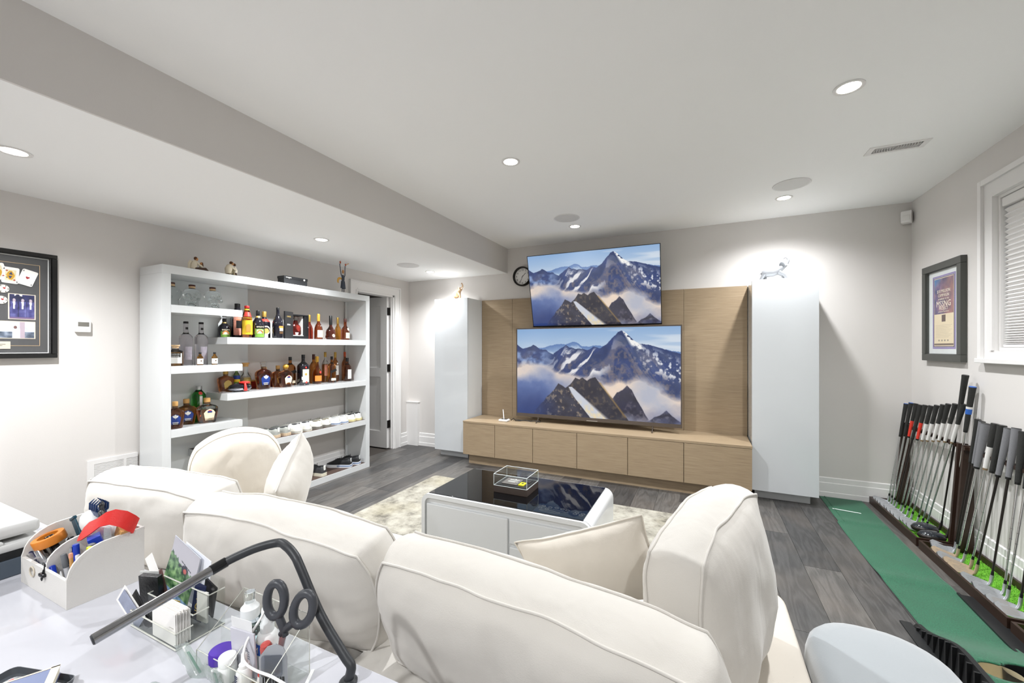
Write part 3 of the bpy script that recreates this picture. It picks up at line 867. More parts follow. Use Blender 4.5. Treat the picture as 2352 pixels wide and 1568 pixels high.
def photo_suits(W=60, H=84):
    a = np.zeros((H, W, 3)); n = fbm(H, W, 6, 5, 4, 5)
    a[:] = np.array((.16, .17, .32)); a += (n[..., None] - .5) * np.array((.15, .15, .3))
    u, v = np.meshgrid(np.linspace(0, 1, W), np.linspace(0, 1, H))
    for cx_ in (.18, .52, .84):
        bd = (np.abs(u - cx_) < .13 + .03 * v) & (v > .3)
        a[bd] = np.array((.30, .30, .52)) + (n[bd][:, None] - .5) * .35
        sh = (np.abs(u - cx_) < .04 * (1.7 - 1.6 * v).clip(0)) & (v > .3) & (v < .6); a[sh] = (.93, .93, .95)
        hd = ((u - cx_) / .06) ** 2 + ((v - .24) / .07) ** 2 < 1; a[hd] = (.72, .66, .70)
    a[(v < .1) & (u > .2) & (u < .5) & (n > .45)] = .9
    a[v > .93] = (.45, .36, .5)
    return a
def photo_beach(W=90, H=60):
    u, v = np.meshgrid(np.linspace(0, 1, W), np.linspace(0, 1, H)); n = fbm(H, W, 4, 7, 4, 8)
    a = np.ones((H, W, 3)) * np.array((.80, .84, .88)) + (n[..., None] - .5) * .3 * np.array((.6, .7, .5))
    lo = v > .62; a[lo] = np.array((.40, .44, .50)) + (n[lo][:, None] - .5) * .6
    a[(np.abs(u - .68) < .07)] = (.70, .64, .68)
    a[(np.abs(u - .52) < .1) & (v > .42)] = (.82, .84, .92)
    a[((u - .5) / .045) ** 2 + ((v - .34) / .1) ** 2 < 1] = (.45, .32, .30)
    return a
for nm, arr, yc, zc, w, h in (('photograph', photo_suits(), .957, 1.6, .1, .146), ('photograph', photo_beach(), .93, 1.459, .152, .097), ('photograph', photo_suits(), .44, 1.6, .1, .146), ('photograph', photo_beach(), .45, 1.459, .152, .097)):
    k = obj('photo_mat', B().box(.008, .0105, yc - y0 - w / 2 - .005, yc - y0 + w / 2 + .005, zc - z0 - h / 2 - .004, zc - z0 + h / 2 + .004), M('photo_cream', 'd9cdbb', rough=.5), t, ang=0)
    picture(nm, arr, w, h, attr_mat('photo_print', .3), k, (.011, yc - y0, zc - z0), (0, 0, PI / 2))
k = obj('plaque', B().box(.008, .0115, .13, .241, -.268, -.224, .0005), M('plaque_cream', 'cfc6b6', rough=.4), t, ang=0)
obj('plaque_text', B().box(.0115, .012, .15, .222, -.242, -.24).box(.0115, .012, .16, .21, -.249, -.247), ink_m, k, ang=0)
gl_m = clear('frame_glazing', 'ffffff', .6)
obj('glazing', B().box(.0165, .018, -fw / 2 + .026, fw / 2 - .026, -fh / 2 + .026, fh / 2 - .026), gl_m, t, ang=0)

# ------------------------------------------------------------------ white bookshelf
SH = (-3.58, 2.4965)
t = thing('bookshelf', 'glossy white open bookshelf with staggered floating shelves of bottles and shoes', 'bookshelf', (SH[0], SH[1], 0))
def sbox(nm, x0, x1, y0_, y1_, z0_, z1_, m_=white_m, bev=.0015):
    return obj(nm, B().box(x0 - SH[0], x1 - SH[0], y0_ - SH[1], y1_ - SH[1], z0_, z1_, bev), m_, t)
sbox('side_panel', -3.722, -3.42, 1.519, 1.573, 0, 1.88)
sbox('side_panel', -3.722, -3.42, 3.418, 3.474, 0, 1.88)
sbox('top_panel', -3.722, -3.42, 1.519, 3.474, 1.88, 1.94)
sbox('base_panel', -3.722, -3.42, 1.573, 3.418, 0, .06)
sbox('back_panel', -3.722, -3.704, 1.573, 2.287, .06, 1.88, M('back_gloss', 'd8dbda', rough=.06, var=.005, coat=.6))
sbox('edge_strip', -3.722, -3.704, 3.398, 3.418, .06, 1.88)
for y0_, y1_, z in ((1.573, 2.068, 1.66), (1.573, 2.068, 1.22), (1.573, 2.068, .763)):
    sbox('shelf', -3.704, -3.42, y0_, y1_, z - .056, z)
for y0_, y1_, z in ((1.95, 3.418, 1.437), (1.95, 3.418, .985), (1.82, 3.418, .545)):
    sbox('shelf', -3.704, -3.42, y0_, y1_, z - .056, z)
liner_m = M('brown_liner', '4a3a33', rough=.6, var=.08, vs_=30)
tag(obj('shelf_liner', B().box(-3.70, -3.425, 1.825, 3.415, .5452, .5468), liner_m, ang=0), 'dark brown liner mat under the row of pale golf shoes', 'shelf liner', 'brown shelf liners')
tag(obj('shelf_liner', B().box(-3.70, -3.425, 2.3, 3.415, .0602, .0618), liner_m, ang=0), 'dark brown liner mat under the black sneakers', 'shelf liner', 'brown shelf liners')

# ------------------------------------------------------------------ bottles
PROF = {
 'cream': [(0, .88), (.015, .97), (.03, 1), (.42, 1), (.52, .95), (.62, .75), (.7, .48), (.76, .34), (.8, .3), (1, .3)],
 'vodka': [(0, .94), (.015, 1), (.6, 1), (.65, .95), (.69, .75), (.72, .48), (.75, .38), (.8, .36), (1, .36)],
 'crown': [(0, .72), (.03, .78), (.2, .86), (.45, .97), (.55, 1), (.62, .96), (.68, .78), (.73, .42), (.76, .28), (1, .26)],
 'square': [(0, .94), (.015, 1), (.6, 1), (.66, .95), (.72, .66), (.76, .42), (.8, .34), (1, .34)],
 'whisky': [(0, .94), (.015, 1), (.55, 1), (.62, .93), (.69, .66), (.74, .42), (.79, .35), (1, .35)],
 'cognac': [(0, .95), (.02, 1), (.3, 1), (.45, .93), (.56, .7), (.63, .42), (.68, .34), (1, .34)],
 'xo': [(0, .72), (.02, .8), (.1, 1.02), (.16, .97), (.2, .9), (.3, .92), (.4, .8), (.48, .5), (.55, .32), (.6, .28), (1, .28)],
 'gin': [(0, .93), (.012, 1), (.7, 1), (.76, .93), (.82, .7), (.87, .46), (.9, .42), (1, .42)],
 'bulb': [(0, .85), (.02, .95), (.1, 1), (.4, 1), (.5, .82), (.58, .55), (.68, .42), (.78, .36), (1, .36)],
 'kahl': [(0, .95), (.015, 1), (.5, 1), (.6, .95), (.7, .78), (.78, .62), (.84, .5), (.9, .42), (1, .42)],
 'flask': [(0, .9), (.02, 1), (.66, 1), (.72, .9), (.76, .5), (.8, .42), (1, .42)],
 'mini': [(0, .92), (.03, 1), (.55, 1), (.66, .85), (.74, .48), (.8, .44), (1, .44)],
}
def amber(key, c): return glass(key, c, .03)
G_whisky = amber('whisky_glass', 'c9823a'); G_deep = amber('deep_rye_glass', 'b06a3c'); G_cognac = amber('cognac_glass', 'a4502c')
G_gold = amber('gold_rum_glass', 'dd9a38'); G_clear = glass('clear_glass', 'f2f6f5'); G_black = M('black_glass', '15141c', rough=.06, coat=.5)
G_green = amber('green_glass', '3fae3f'); G_red = amber('red_liqueur_glass', 'a8402f'); G_vodka = glass('vodka_glass', 'ede8ec')
K_black = M('cap_black', '1b1b1c', rough=.3); K_gold = M('cap_gold', 'b8954a', rough=.35, metal=.6); K_cork = M('cap_cork', 'c79a5b', rough=.6, var=.1, vs_=60)
K_silver = M('cap_silver', 'c6c8c6', rough=.25, metal=.8); K_red = M('cap_red', 'b32523', rough=.35); K_brown = M('cap_brown', '4a241c', rough=.35); K_orange = M('cap_orange', 'b5491f', rough=.35)
K_yel = M('cap_brightgold', 'e2b04a', rough=.25, metal=.5); K_glass = glass('stopper_glass', 'eef0ef'); K_wood = M('cap_wood', 'd9b88e', rough=.6, var=.08, vs_=50)
P_cream = M('label_cream', 'e6dcc0', rough=.5); P_white = M('label_white', 'ecebe6', rough=.5); P_gold = M('label_gold', 'bfa35c', rough=.4, metal=.2); P_blue = M('label_blue', '1d3a86', rough=.4)
P_black = M('label_black', '1c1a18', rough=.45); P_green = M('label_green', '6f9a3e', rough=.45); P_yel = M('label_yellow', 'e8c02a', rough=.45); P_red = M('label_red', 'c23a30', rough=.45); P_org = M('label_orange', 'd98238', rough=.45); P_brown = M('label_brown', '5a4128', rough=.45)
P_pink = M('label_pink', 'e29b86', rough=.45, var=.3, vs_=90)

def sup(a, ex, sx, sy, r):
    ca, sa = math.cos(a), math.sin(a)
    d = (abs(ca) ** ex + abs(sa) ** ex) ** (-1 / ex)
    return r * sx * ca * d, r * sy * sa * d

LEAF = [(0, .5), (.09, .3), (.2, .36), (.17, .14), (.34, .24), (.38, .16), (.5, .16), (.4, -.02), (.44, -.08), (.2, -.24), (.22, -.32), (.03, -.28), (.03, -.5), (-.03, -.5), (-.03, -.28), (-.22, -.32), (-.2, -.24), (-.44, -.08), (-.4, -.02), (-.5, .16), (-.38, .16), (-.34, .24), (-.17, .14), (-.2, .36), (-.09, .3)]

def bottle(label, X, Y, z, h, r, style, gm, cap_m, cap0, labels=(), yaw=-.25, sx=1.0, ex=2.0, cap_r=1.06, band=None, texts=(), marks=(), stop=None, group=None, fill=None):
    prof = PROF[style]
    t = thing('bottle', label, 'bottle', (X, Y, z), yaw, group)
    zs = [p[0] for p in prof]; rs = [p[1] for p in prof]
    def R(zf): return float(np.interp(zf, zs, rs)) * r
    body = [(q[1] * r, q[0] * h) for q in prof if q[0] < cap0] + [(R(cap0), cap0 * h)]
    # necks stay round even on flattened bottles
    b = B()
    n = 24
    rings = []
    def section(zf, g):
        k = min(1, max(0, (zf - .6) / .16))
        e = ex + (2 - ex) * k; x_ = sx + (1 - sx) * k
        return [(*sup(2 * PI * i / n, e, x_, 1, R(zf) * g), zf * h) for i in range(n)]
    for q in [q for q in prof if q[0] < cap0] + [(cap0, 0)]:
        rings.append(section(q[0], 1))
    b.loft(rings)
    obj('glass_body', b, gm, t, ang=50)
    if fill:
        fz, fm = fill
        b = B(); zz = [.02] + [q[0] for q in prof if .02 < q[0] < fz] + [fz]
        b.loft([section(q, .95) for q in zz])
        obj('liquid', b, fm, t, ang=50)
    rc = R(cap0) * cap_r
    if stop == 'ball':
        cp = B().ell((0, 0, cap0 * h + rc * .9), (rc * 1.25, rc * 1.25, rc * 1.1), 14, 8).lathe([(rc * .9, cap0 * h - .002), (rc * .9, cap0 * h + rc * .5)], 14)
    elif stop == 'tee':
        cp = B().lathe([(rc, cap0 * h - .001), (rc, cap0 * h + (1 - cap0) * h * .55), (rc * 1.35, cap0 * h + (1 - cap0) * h * .62), (rc * 1.35, h * .995), (rc * 1.25, h)], 16)
    else:
        cp = B().lathe([(rc, cap0 * h - .001), (rc, h * .99), (rc * .92, h)], 16)
    c = obj('cap', cp, cap_m, t)
    if band:
        obj('neck_band', B().lathe([(R(band[0]) * 1.05, band[0] * h), (R(band[1]) * 1.05, band[1] * h)], 18, cap=False), band[2], t)
    for i, (za, zb, ang_, lm) in enumerate(labels):
        def fn(u, v, g=1.012 + i * .006):
            zf = za + (zb - za) * v
            k = min(1, max(0, (zf - .6) / .16))
            x, y = sup((u * 2 - 1) * ang_, ex + (2 - ex) * k, sx + (1 - sx) * k, 1, R(zf) * g)
            return (x, y, zf * h)
        obj('paper_label', B().grid(10, 4, fn), lm, t, ang=60)
    xf = lambda zf: R(zf) * (sx if zf < .62 else 1) * 1.03 + .0008
    for body_, zf, sz, tm in texts:
        text(body_, sz, tm, t, (xf(zf), 0, zf * h), (PI / 2, 0, PI / 2), ext=.0003)
    for i, (ol, zf, s_, mm, dy) in enumerate(marks):
        b = B()
        sxy = s_ if isinstance(s_, tuple) else (s_, s_)
        off = .0008 + .0007 * i
        def on_glass(y, zz):
            q = min(.999, max(0, zz / h)); k = min(1, max(0, (q - .6) / .16))
            e = ex + (2 - ex) * k; x_ = sx + (1 - sx) * k; R_q = R(q)
            f = min(.96, abs(y) / max(R_q, 1e-4))
            return (R_q * x_ * (1 - f ** e) ** (1 / e) + off, y, zz)
        cy_ = sum(p[0] for p in ol) / len(ol); cz_ = sum(p[1] for p in ol) / len(ol)
        n_ = len(ol)
        vs2 = [on_glass(dy + cy_ * sxy[0], zf * h + cz_ * sxy[1])]
        for g in (.34, .67, 1.0):
            vs2 += [on_glass(dy + (cy_ + (p[0] - cy_) * g) * sxy[0], zf * h + (cz_ + (p[1] - cz_) * g) * sxy[1]) for p in ol]
        fs2 = [(0, 1 + j, 1 + (j + 1) % n_) for j in range(n_)]
        for q in range(2):
            fs2 += [(1 + q * n_ + j, 1 + (q + 1) * n_ + j, 1 + (q + 1) * n_ + (j + 1) % n_, 1 + q * n_ + (j + 1) % n_) for j in range(n_)]
        obj('emblem', b.add(vs2, fs2), mm, t, ang=60)
    return t

OVAL = [(.5 * math.cos(a), .5 * math.sin(a)) for a in np.linspace(0, 2 * PI, 20)[:-1]]
SQ = [(-.5, -.5), (.5, -.5), (.5, .5), (-.5, .5)]
SHIELD = [(-.36, -.5), (.36, -.5), (.5, .15), (.3, .38), (0, .5), (-.3, .38), (-.5, .15)]

# skull-shaped clear decanters, upper left shelf
def skull_bottle(Y, yaw, lb):
    t = thing('skull_bottle', lb, 'bottle', (-3.565, Y, 1.66), yaw, 'clear skull-shaped bottles')
    b = B()
    b.lathe([(.03, 0), (.045, .003), (.047, .02), (.044, .04), (.05, .055), (.06, .075), (.064, .095), (.06, .118), (.045, .137), (.024, .146), (.021, .152)], 22, 1.06, .92)
    obj('skull_glass', b, G_clear, t, ang=60)
    f = B()
    for sg in (-1, 1):
        f.tube([(.058 + .004 * math.cos(a), sg * .022 + .015 * math.cos(a), .09 + .014 * math.sin(a)) for a in np.linspace(0, 2 * PI, 14)[:-1]], .0035, 6, closed=True)
        f.ell((.05, sg * .04, .065), (.014, .012, .012), 8, 6)
    f.ell((.062, 0, .066), (.008, .008, .012), 8, 6)
    for k in range(6):
        f.ell((.052, -.025 + k * .01, .036), (.006, .0045, .01), 6, 5)
    f.ell((.04, 0, .018), (.018, .028, .014), 10, 6)
    obj('face_relief', f, G_clear, t, ang=60)
    obj('stopper', B().lathe([(.02, .148), (.0205, .166), (.019, .167)], 16), K_wood, t)
    obj('stopper_top', B().lathe([(.0215, .165), (.022, .176), (.02, .178)], 16), K_brown, t)
for Y, yw, lb in ((1.642, -1.2, 'clear skull-shaped bottle half hidden behind the bookshelf side'), (1.776, -.5, 'clear skull-shaped bottle between two others on the top shelf'), (1.921, -.1, 'clear skull-shaped bottle at the open end of the top shelf')):
    skull_bottle(Y, yw, lb)

# middle left shelf
t = bottle('square bourbon bottle with a black and white label and wooden stopper', -3.5, 1.637, 1.22, .153, .046, 'flask', G_clear, K_wood, .84, [(.12, .6, .78, P_white)], -.55, 1, 6, 1.0, stop='tee', fill=(.66, G_gold))
k = obj('label_block', B().box(.0467, .0472, -.034, .034, .063, .092), P_black, t, ang=0)
text('BOURBON', .0118, P_white, t, (.0476, 0, .0845), (PI / 2, 0, PI / 2))
text('COGNAC', .0128, P_white, t, (.0476, 0, .0705), (PI / 2, 0, PI / 2))
for Y, lb in ((1.752, 'tall clear vodka bottle behind the square bourbon bottle'), (1.857, 'tall clear vodka bottle standing behind a miniature bottle')):
    bottle(lb, -3.6, Y, 1.22, .335, .043, 'vodka', G_vodka, K_black, .955, [(.12, .42, .55, M('label_frost', '8e8890', rough=.3, var=.35, vs_=50))], 0, group='tall clear vodka bottles', marks=[(SQ, .84, .018, P_black, 0)])
bottle('pinkish-red bottle squeezed against the bookshelf side panel', -3.62, 1.622, 1.22, .2, .03, 'whisky', amber('pink_glass', 'c77a86'), K_black, .9)
for Y, lb in ((1.788, 'miniature amber bottle in front of a tall clear vodka bottle'), (1.89, 'miniature amber bottle standing alone on its shelf')):
    bottle(lb, -3.48, Y, 1.22, .098, .02, 'mini', G_gold, K_black, .86, [(.08, .5, 1.3, P_white)], -.3, group='miniature bottles', marks=[(SQ, .32, .009, P_brown, .004)])

# lower left shelf
def crown(label, X, Y, z, h, r, lm, yaw, kind, gm=G_deep, cap_m=K_cork, fill=None, body=None, stop=None, cap0=.84):
    mk, tx = [], []
    if kind == 'leaf':
        mk = [(SHIELD, .34, (1.12 * r, 1.4 * r), P_blue, .006), (LEAF, .45, .62 * r, P_white, .006), (SQ, .23, (.6 * r, .07 * r), P_white, .006), (SQ, .18, (.5 * r, .06 * r), P_white, .006)]
    if kind == 'cream':
        mk = [(SHIELD, .34, (1.05 * r, 1.25 * r), P_cream, .006), ([(-.5, -.15), (.5, -.15), (.3, .15), (-.3, .15)], .5, .34 * r, P_red, .006), ([(-.5, -.2), (.5, -.2), (.5, .2), (-.5, .2)], .45, .42 * r, P_blue, .006)]
    if kind == 'gold':
        mk = [(SHIELD, .34, (.95 * r, 1.2 * r), P_gold, .006)]
    t = bottle(label, X, Y, z, h, r, 'crown', body or gm, cap_m, cap0, yaw=yaw, sx=.62, ex=2.4, cap_r=1.12, band=(.77, .83, P_brown), marks=mk, fill=fill, stop=stop)
    # moulded crosshatch near the foot
    b = B()
    for k in range(-5, 6):
        b.cyl((.62 * r * .80, k * .1 * r - .05 * r, .01), (.62 * r * .86, k * .1 * r + .05 * r, .2 * h), .0012, n=5)
    obj('moulded_ribs', b, gm, t)
    return t
crown('rye bottle with a blue maple-leaf label nearest the bookshelf side', -3.485, 1.628, .763, .196, .056, 0, -.55, 'leaf')
crown('rye bottle with a blue maple-leaf label before the green gin bottle', -3.6, 1.755, .763, .194, .064, 0, -.35, 'leaf', gm=G_whisky)
bottle('tall green gin bottle with a silver cap', -3.655, 1.868, .763, .283, .048, 'gin', G_green, K_silver, .9, [(.42, .8, .2, P_white)], -.15, marks=[(OVAL, .8, .026, P_red, 0)])
crown('half-full rye bottle with a cream shield label', -3.53, 1.862, .763, .195, .073, 0, -.2, 'cream', gm=G_deep, body=G_clear, fill=(.55, G_deep))

# right upper row (on the shelf at 1.437)
Z1 = 1.437
def bail(label, X, Y, h, r, yaw):
    t = bottle(label, X, Y, Z1, h, r, 'cream', G_black, K_black, .86, [(.03, .33, .75, P_green), (.16, .30, .5, P_cream)], yaw, band=(.74, .8, P_gold), group='dark cream liqueur bottles')
    b = B()
    rr = r * 1.035
    for k in range(9):
        a = -.5 + k * .125
        b.add([(rr * math.cos(a), rr * math.sin(a), h * (.31 + .05 * math.cos((k - 4) * .35))), (rr * math.cos(a + .125), rr * math.sin(a + .125), h * (.31 + .05 * math.cos((k - 3) * .35))), (rr * math.cos(a + .125), rr * math.sin(a + .125), h * (.40 + .05 * math.cos((k - 3) * .35))), (rr * math.cos(a), rr * math.sin(a), h * (.40 + .05 * math.cos((k - 4) * .35)))], [(0, 1, 2, 3)])
    obj('name_ribbon', b, P_black, t)
    text('BAILEYS', .016, P_cream, t, (rr * 1.01, 0, h * .395), (PI / 2, 0, PI / 2))
    obj('arch_mark', B().tube([(rr * .99, .022 * math.cos(a), h * .17 + .026 * math.sin(a)) for a in np.linspace(.1, PI - .1, 8)], .004, 5), P_org, t)
    return t
bail('dark cream liqueur bottle half under the upper left shelf', -3.645, 2.055, .164, .048, -.3)
t = bottle('black liqueur bottle with pink blossom print and a tall neck', -3.645, 2.16, Z1, .297, .047, 'kahl', G_black, K_black, .9, [(.08, .6, .95, P_pink), (.28, .5, .5, P_black)], -.2)
text('BAILEYS', .014, P_org, t, (.0505, 0, .155), (PI / 2, 0, PI / 2))
t = bottle('brown coffee liqueur bottle with a big yellow label and red cap', -3.5, 2.152, Z1, .272, .041, 'kahl', amber('coffee_glass', '8a4412'), K_red, .93, [(.1, .62, 1.2, P_yel), (.66, .8, .9, P_red)], -.25, band=(.86, .9, P_yel))
obj('arch_panel', on_wall([(-.018, 0), (.018, 0), (.018, .05), (.012, .062), (0, .068), (-.012, .062), (-.018, .05)], 0, .05, .043, .0436), P_org, t, ang=0)
bail('dark cream liqueur bottle with its green label beside the yellow-label bottle', -3.49, 2.241, .239, .05, -.25)
t = bottle('dark bottle with a gold cap and a ring-shaped cream label', -3.565, 2.345, Z1, .241, .049, 'whisky', G_black, K_gold, .8, [(.62, .72, .9, P_red)], -.25, marks=[(OVAL, .3, .078, P_cream, 0), (OVAL, .3, .058, P_black, 0), (OVAL, .27, .046, P_gold, 0), (SQ, .08, .03, P_cream, 0)])
t = bottle('slim black liqueur bottle with an orange ribbon label beside the open gift box', -3.48, 2.416, Z1, .279, .045, 'cream', G_black, K_black, .93, [(.33, .4, .5, P_org), (.24, .33, .4, P_cream), (.15, .22, .4, P_brown)], .1)
# open gift box with a decanter of cognac
t = thing('gift_box', 'open black gift box with a tall lid panel and white lining', 'box', (-3.56, 2.66, Z1))
bx_m = M('box_black', '1a1a1c', rough=.4)
obj('box_shell', B().box(-.07, -.062, -.08, .10, 0, .235).box(-.062, .045, .088, .10, 0, .235).box(-.062, .045, -.08, -.072, 0, .235).box(-.062, .045, -.072, .088, 0, .03).box(-.062, .045, -.072, .088, .225, .235).box(-.062, .04, .055, .088, .03, .225), bx_m, t, ang=0)
obj('box_lining', B().box(-.06, -.055, -.07, .055, .03, .222).box(-.055, .03, -.07, .055, .03, .036).box(-.055, .02, .046, .054, .036, .222), M('satin_white', 'e3e2de', rough=.4), t, ang=0)
lid = B(); lid.m = T(.046, -.08, 0) @ Rz(math.radians(22))
lid.box(0, .012, -.125, 0, 0, .252)
lid = obj('box_lid', lid, bx_m, t, ang=0)
text('CAMUS', .02, P_gold, lid, (.0362 + .0, -.138, .205), (PI / 2, 0, PI / 2 + math.radians(22)), sx=.9).location = (.0135 + .046 + .0226, -.08 - .058, .205)
text('EXTRA', .018, P_white, lid, (.0821, -.138, .13), (PI / 2, 0, PI / 2 + math.radians(22)), sx=.9)
obj('magnet', B().lathe([(.001, 0), (.006, 0), (.006, .002), (.001, .002)], 12), K_silver, t, (.046, .094, .115), (0, PI / 2, 0))
bottle('cognac decanter with a glass stopper inside the open gift box', -3.558, 2.65, Z1 + .037, .183, .048, 'bulb', amber('ruby_cognac', 'a03a30'), K_glass, .78, yaw=-.2, sx=.6, ex=3, cap_r=1.1, stop='ball', marks=[(SQ, .06, .03, P_white, 0)])
bottle('cognac bottle with a brass cap behind the cream-label cognac', -3.62, 2.852, Z1, .25, .034, 'cognac', G_red, K_gold, .72, yaw=-.2)
t = bottle('cognac bottle with a golden cap and a large cream label', -3.5, 2.862, Z1, .256, .04, 'cognac', G_cognac, K_yel, .72, [(.08, .36, .8, P_cream)], -.1)
bottle('curvy cognac decanter with a tall black stopper', -3.5, 3.01, Z1, .249, .056, 'xo', amber('dark_cognac', '7a3a2a'), K_black, .62, yaw=-.1, sx=.75, marks=[(OVAL, .17, .034, P_cream, .008)])
bottle('amber bottle with a brass cap hidden behind the last cognac of the upper row', -3.64, 3.225, Z1, .25, .036, 'cognac', G_gold, K_gold, .72)
t = bottle('dark brandy bottle with a cream label at the end of the upper row', -3.5, 3.2, Z1, .232, .045, 'cognac', G_cognac, K_brown, .84, [(.08, .34, .6, P_cream)], 0, marks=[(OVAL, .5, .032, P_cream, .01)])

# right middle row (on the shelf at .985)
Z2 = .985
crown('brown rye bottle with a bronze shield label at the shelf end', -3.64, 2.062, Z2, .174, .062, 0, -.2, 'gold', gm=G_deep, cap_m=K_gold)
bottle('slim bottle with blue and yellow bands behind the red-ribbon bottle', -3.665, 2.165, Z2, .21, .026, 'whisky', amber('olive_glass', '7f9a55'), K_black, .85, [(.45, .6, 1.3, P_blue), (.34, .45, 1.3, P_yel), (.2, .32, 1.3, P_green)], -.3)
bottle('clear whisky bottle with a flared cork and round gold label', -3.655, 2.237, Z2, .235, .043, 'bulb', G_clear, K_cork, .86, [(.12, .45, .75, P_gold)], -.2, cap_r=1.35, stop='tee', fill=(.32, G_gold))
t = thing('flat_bottle', 'black flat bottle lying on its side with a red ribbon', 'bottle', (-3.53, 2.115, Z2), -.5)
b = B(); b.ell((0, 0, .036), (.062, .085, .036), 22, 10); b.lathe([(.022, 0), (.018, .03), (.018, .05)], 14)
b2 = B(); b2.ell((0, 0, .036), (.062, .085, .036), 22, 10)
obj('glass_body', b2, G_black, t, ang=60)
obj('pewter_foot', B().ell((.005, -.01, .02), (.0605, .078, .0195), 20, 8), M('pewter', '9a9aa2', rough=.25, metal=.7), t, ang=60)
rb = M('red_ribbon', 'd8281f', rough=.5)
obj('ribbon_bow', B().ell((.02, .03, .074), (.03, .042, .012), 14, 8), rb, t, ang=60)
obj('ribbon_tail', B().tube([(.045, .032, .07), (.064, .034, .05), (.068, .036, .028), (.072, .036, .008)], [.008, .008, .011, .013], 8, flat=.6), rb, t, ang=60)
t = thing('tin', 'low dark red gift tin with a gold lid behind the rye bottles', 'tin', (-3.687, 2.39, Z2))
obj('tin_body', B().box(-.013, .013, -.1, .115, 0, .062, .006), M('dark_red', '7d201d', rough=.4), t)
obj('tin_lid', B().box(-.014, .014, -.101, .116, .062, .074, .004), P_gold, t)
crown('rye bottle with a large blue maple-leaf label and a clear glass stopper', -3.545, 2.325, Z2, .238, .068, 0, -.2, 'leaf', gm=G_deep, cap_m=K_glass, stop='tee')
crown('rye bottle hidden behind the blue maple-leaf bottle of the middle row', -3.63, 2.39, Z2, .19, .062, 0, 0, 'none', gm=G_whisky)
crown('rye bottle with a cork top and gold label standing behind the gold-stopper bottle', -3.63, 2.52, Z2, .2, .058, 0, -.2, 'gold', gm=G_deep)
crown('rye bottle with a shiny gold ball stopper and pale shield label', -3.535, 2.532, Z2, .205, .068, 0, -.1, 'cream', gm=G_deep, cap_m=K_yel, stop='ball')
def square(label, X, Y, h, r, gm, cm, cap0, labs, yaw=-.25, diag=None, **k):
    t = bottle(label, X, Y, Z2, h, r, 'square', gm, cm, cap0, labs, yaw, 1, 5, **k)
    if diag:
        b = B(); b.m = T(r * 1.03, 0, h * .45) @ WALLM @ Rz(.42)
        obj('slanted_label', b.prism(round_rect(r * 1.9, r * .75, .002), 0, .0008), diag, t, ang=0)
        obj('foot_label', B().box(r * 1.02, r * 1.03 + .0006, -r * .7, r * .7, h * .08, h * .17), P_cream, t, ang=0)
    return t
square('square scotch bottle with a slanted black label behind the gold-stopper bottle', -3.66, 2.668, .278, .042, G_whisky, K_black, .88, [], -.2, P_black)
t = bottle('square scotch bottle with a big cream label and red seals', -3.56, 2.735, Z2, .3, .046, 'square', G_black, K_black, .88, [(.1, .52, .62, P_cream)], -.1, 1, 5, marks=[(OVAL, .1, .022, P_red, .004), (OVAL, .36, .024, P_gold, .0), (SQ, .58, .016, P_red, 0)])
obj('white_sash', on_wall([(-.045, .06), (.0, .03), (.0, .055), (-.045, .088)], 0, 0, .0482, .0486), P_white, t, ang=0)
bottle('tall amber whisky bottle with a maroon cap', -3.65, 2.925, Z2, .301, .04, 'whisky', G_whisky, K_brown, .82, yaw=-.2)
bottle('golden whisky bottle with an orange label, red seal and gold capsule', -3.575, 2.905, Z2, .279, .044, 'bulb', G_gold, K_yel, .8, [(.1, .3, .9, P_org)], -.2, marks=[(OVAL, .42, .026, P_red, .018)])
bottle('whisky bottle with a brown cap and striped pale label', -3.64, 3.06, Z2, .322, .035, 'whisky', G_clear, K_gold, .84, [(.22, .58, .6, P_pink)], -.3, fill=(.6, G_whisky), band=(.97, .999, P_black))
square('square scotch bottle with a slanted black label and gold foot label', -3.56, 3.075, .276, .036, G_whisky, K_black, .88, [], -.2, P_black)
bottle('whisky bottle with a gold cap and tall white label', -3.645, 3.195, Z2, .32, .036, 'whisky', G_whisky, K_gold, .82, [(.22, .55, .7, P_white), (.58, .64, .3, P_white)], .1)
bottle('whisky bottle with an orange capsule behind the last bottle of the middle row', -3.655, 3.335, Z2, .321, .034, 'whisky', G_deep, K_orange, .84)
t = bottle('short whisky bottle with a white label and black cap ending the middle row', -3.57, 3.29, Z2, .256, .045, 'whisky', G_deep, K_black, .84, [(.1, .5, .72, P_white)], .15)

# ------------------------------------------------------------------ figurines and box on top of the bookshelf
ZT = 1.94
fc = M('figure_cream', 'd6cbb4', rough=.7, var=.06, vs_=40); fskin = M('figure_skin', 'c08a58', rough=.7); fhair = M('figure_hair', '55351d', rough=.8); fpant = M('figure_brown', '463326', rough=.8); folive = M('figure_olive', '7a6e52', rough=.8)
t = thing('seated_pair_figurine', 'carved figurine of an adult leaning back with a child at their knees', 'figurine', (-3.5, 1.782, ZT), .1)
obj('adult_sweater', B().tube([(0, -.035, .012), (0, -.03, .04), (0, -.02, .064), (0, -.012, .078)], [.022, .024, .02, .008], 12).tube([(.012, -.02, .066), (.02, .0, .045), (.018, .02, .034)], [.009, .008, .007], 8).tube([(0, -.048, .07), (0, -.06, .05), (0, -.062, .008)], [.01, .009, .008], 8), fc, t, ang=60)
obj('adult_head', B().ell((0, -.01, .09), (.012, .012, .015), 12, 8), fskin, t, ang=60)
obj('adult_hair', B().ell((-.001, -.014, .094), (.0125, .012, .0135), 12, 8), fhair, t, ang=60)
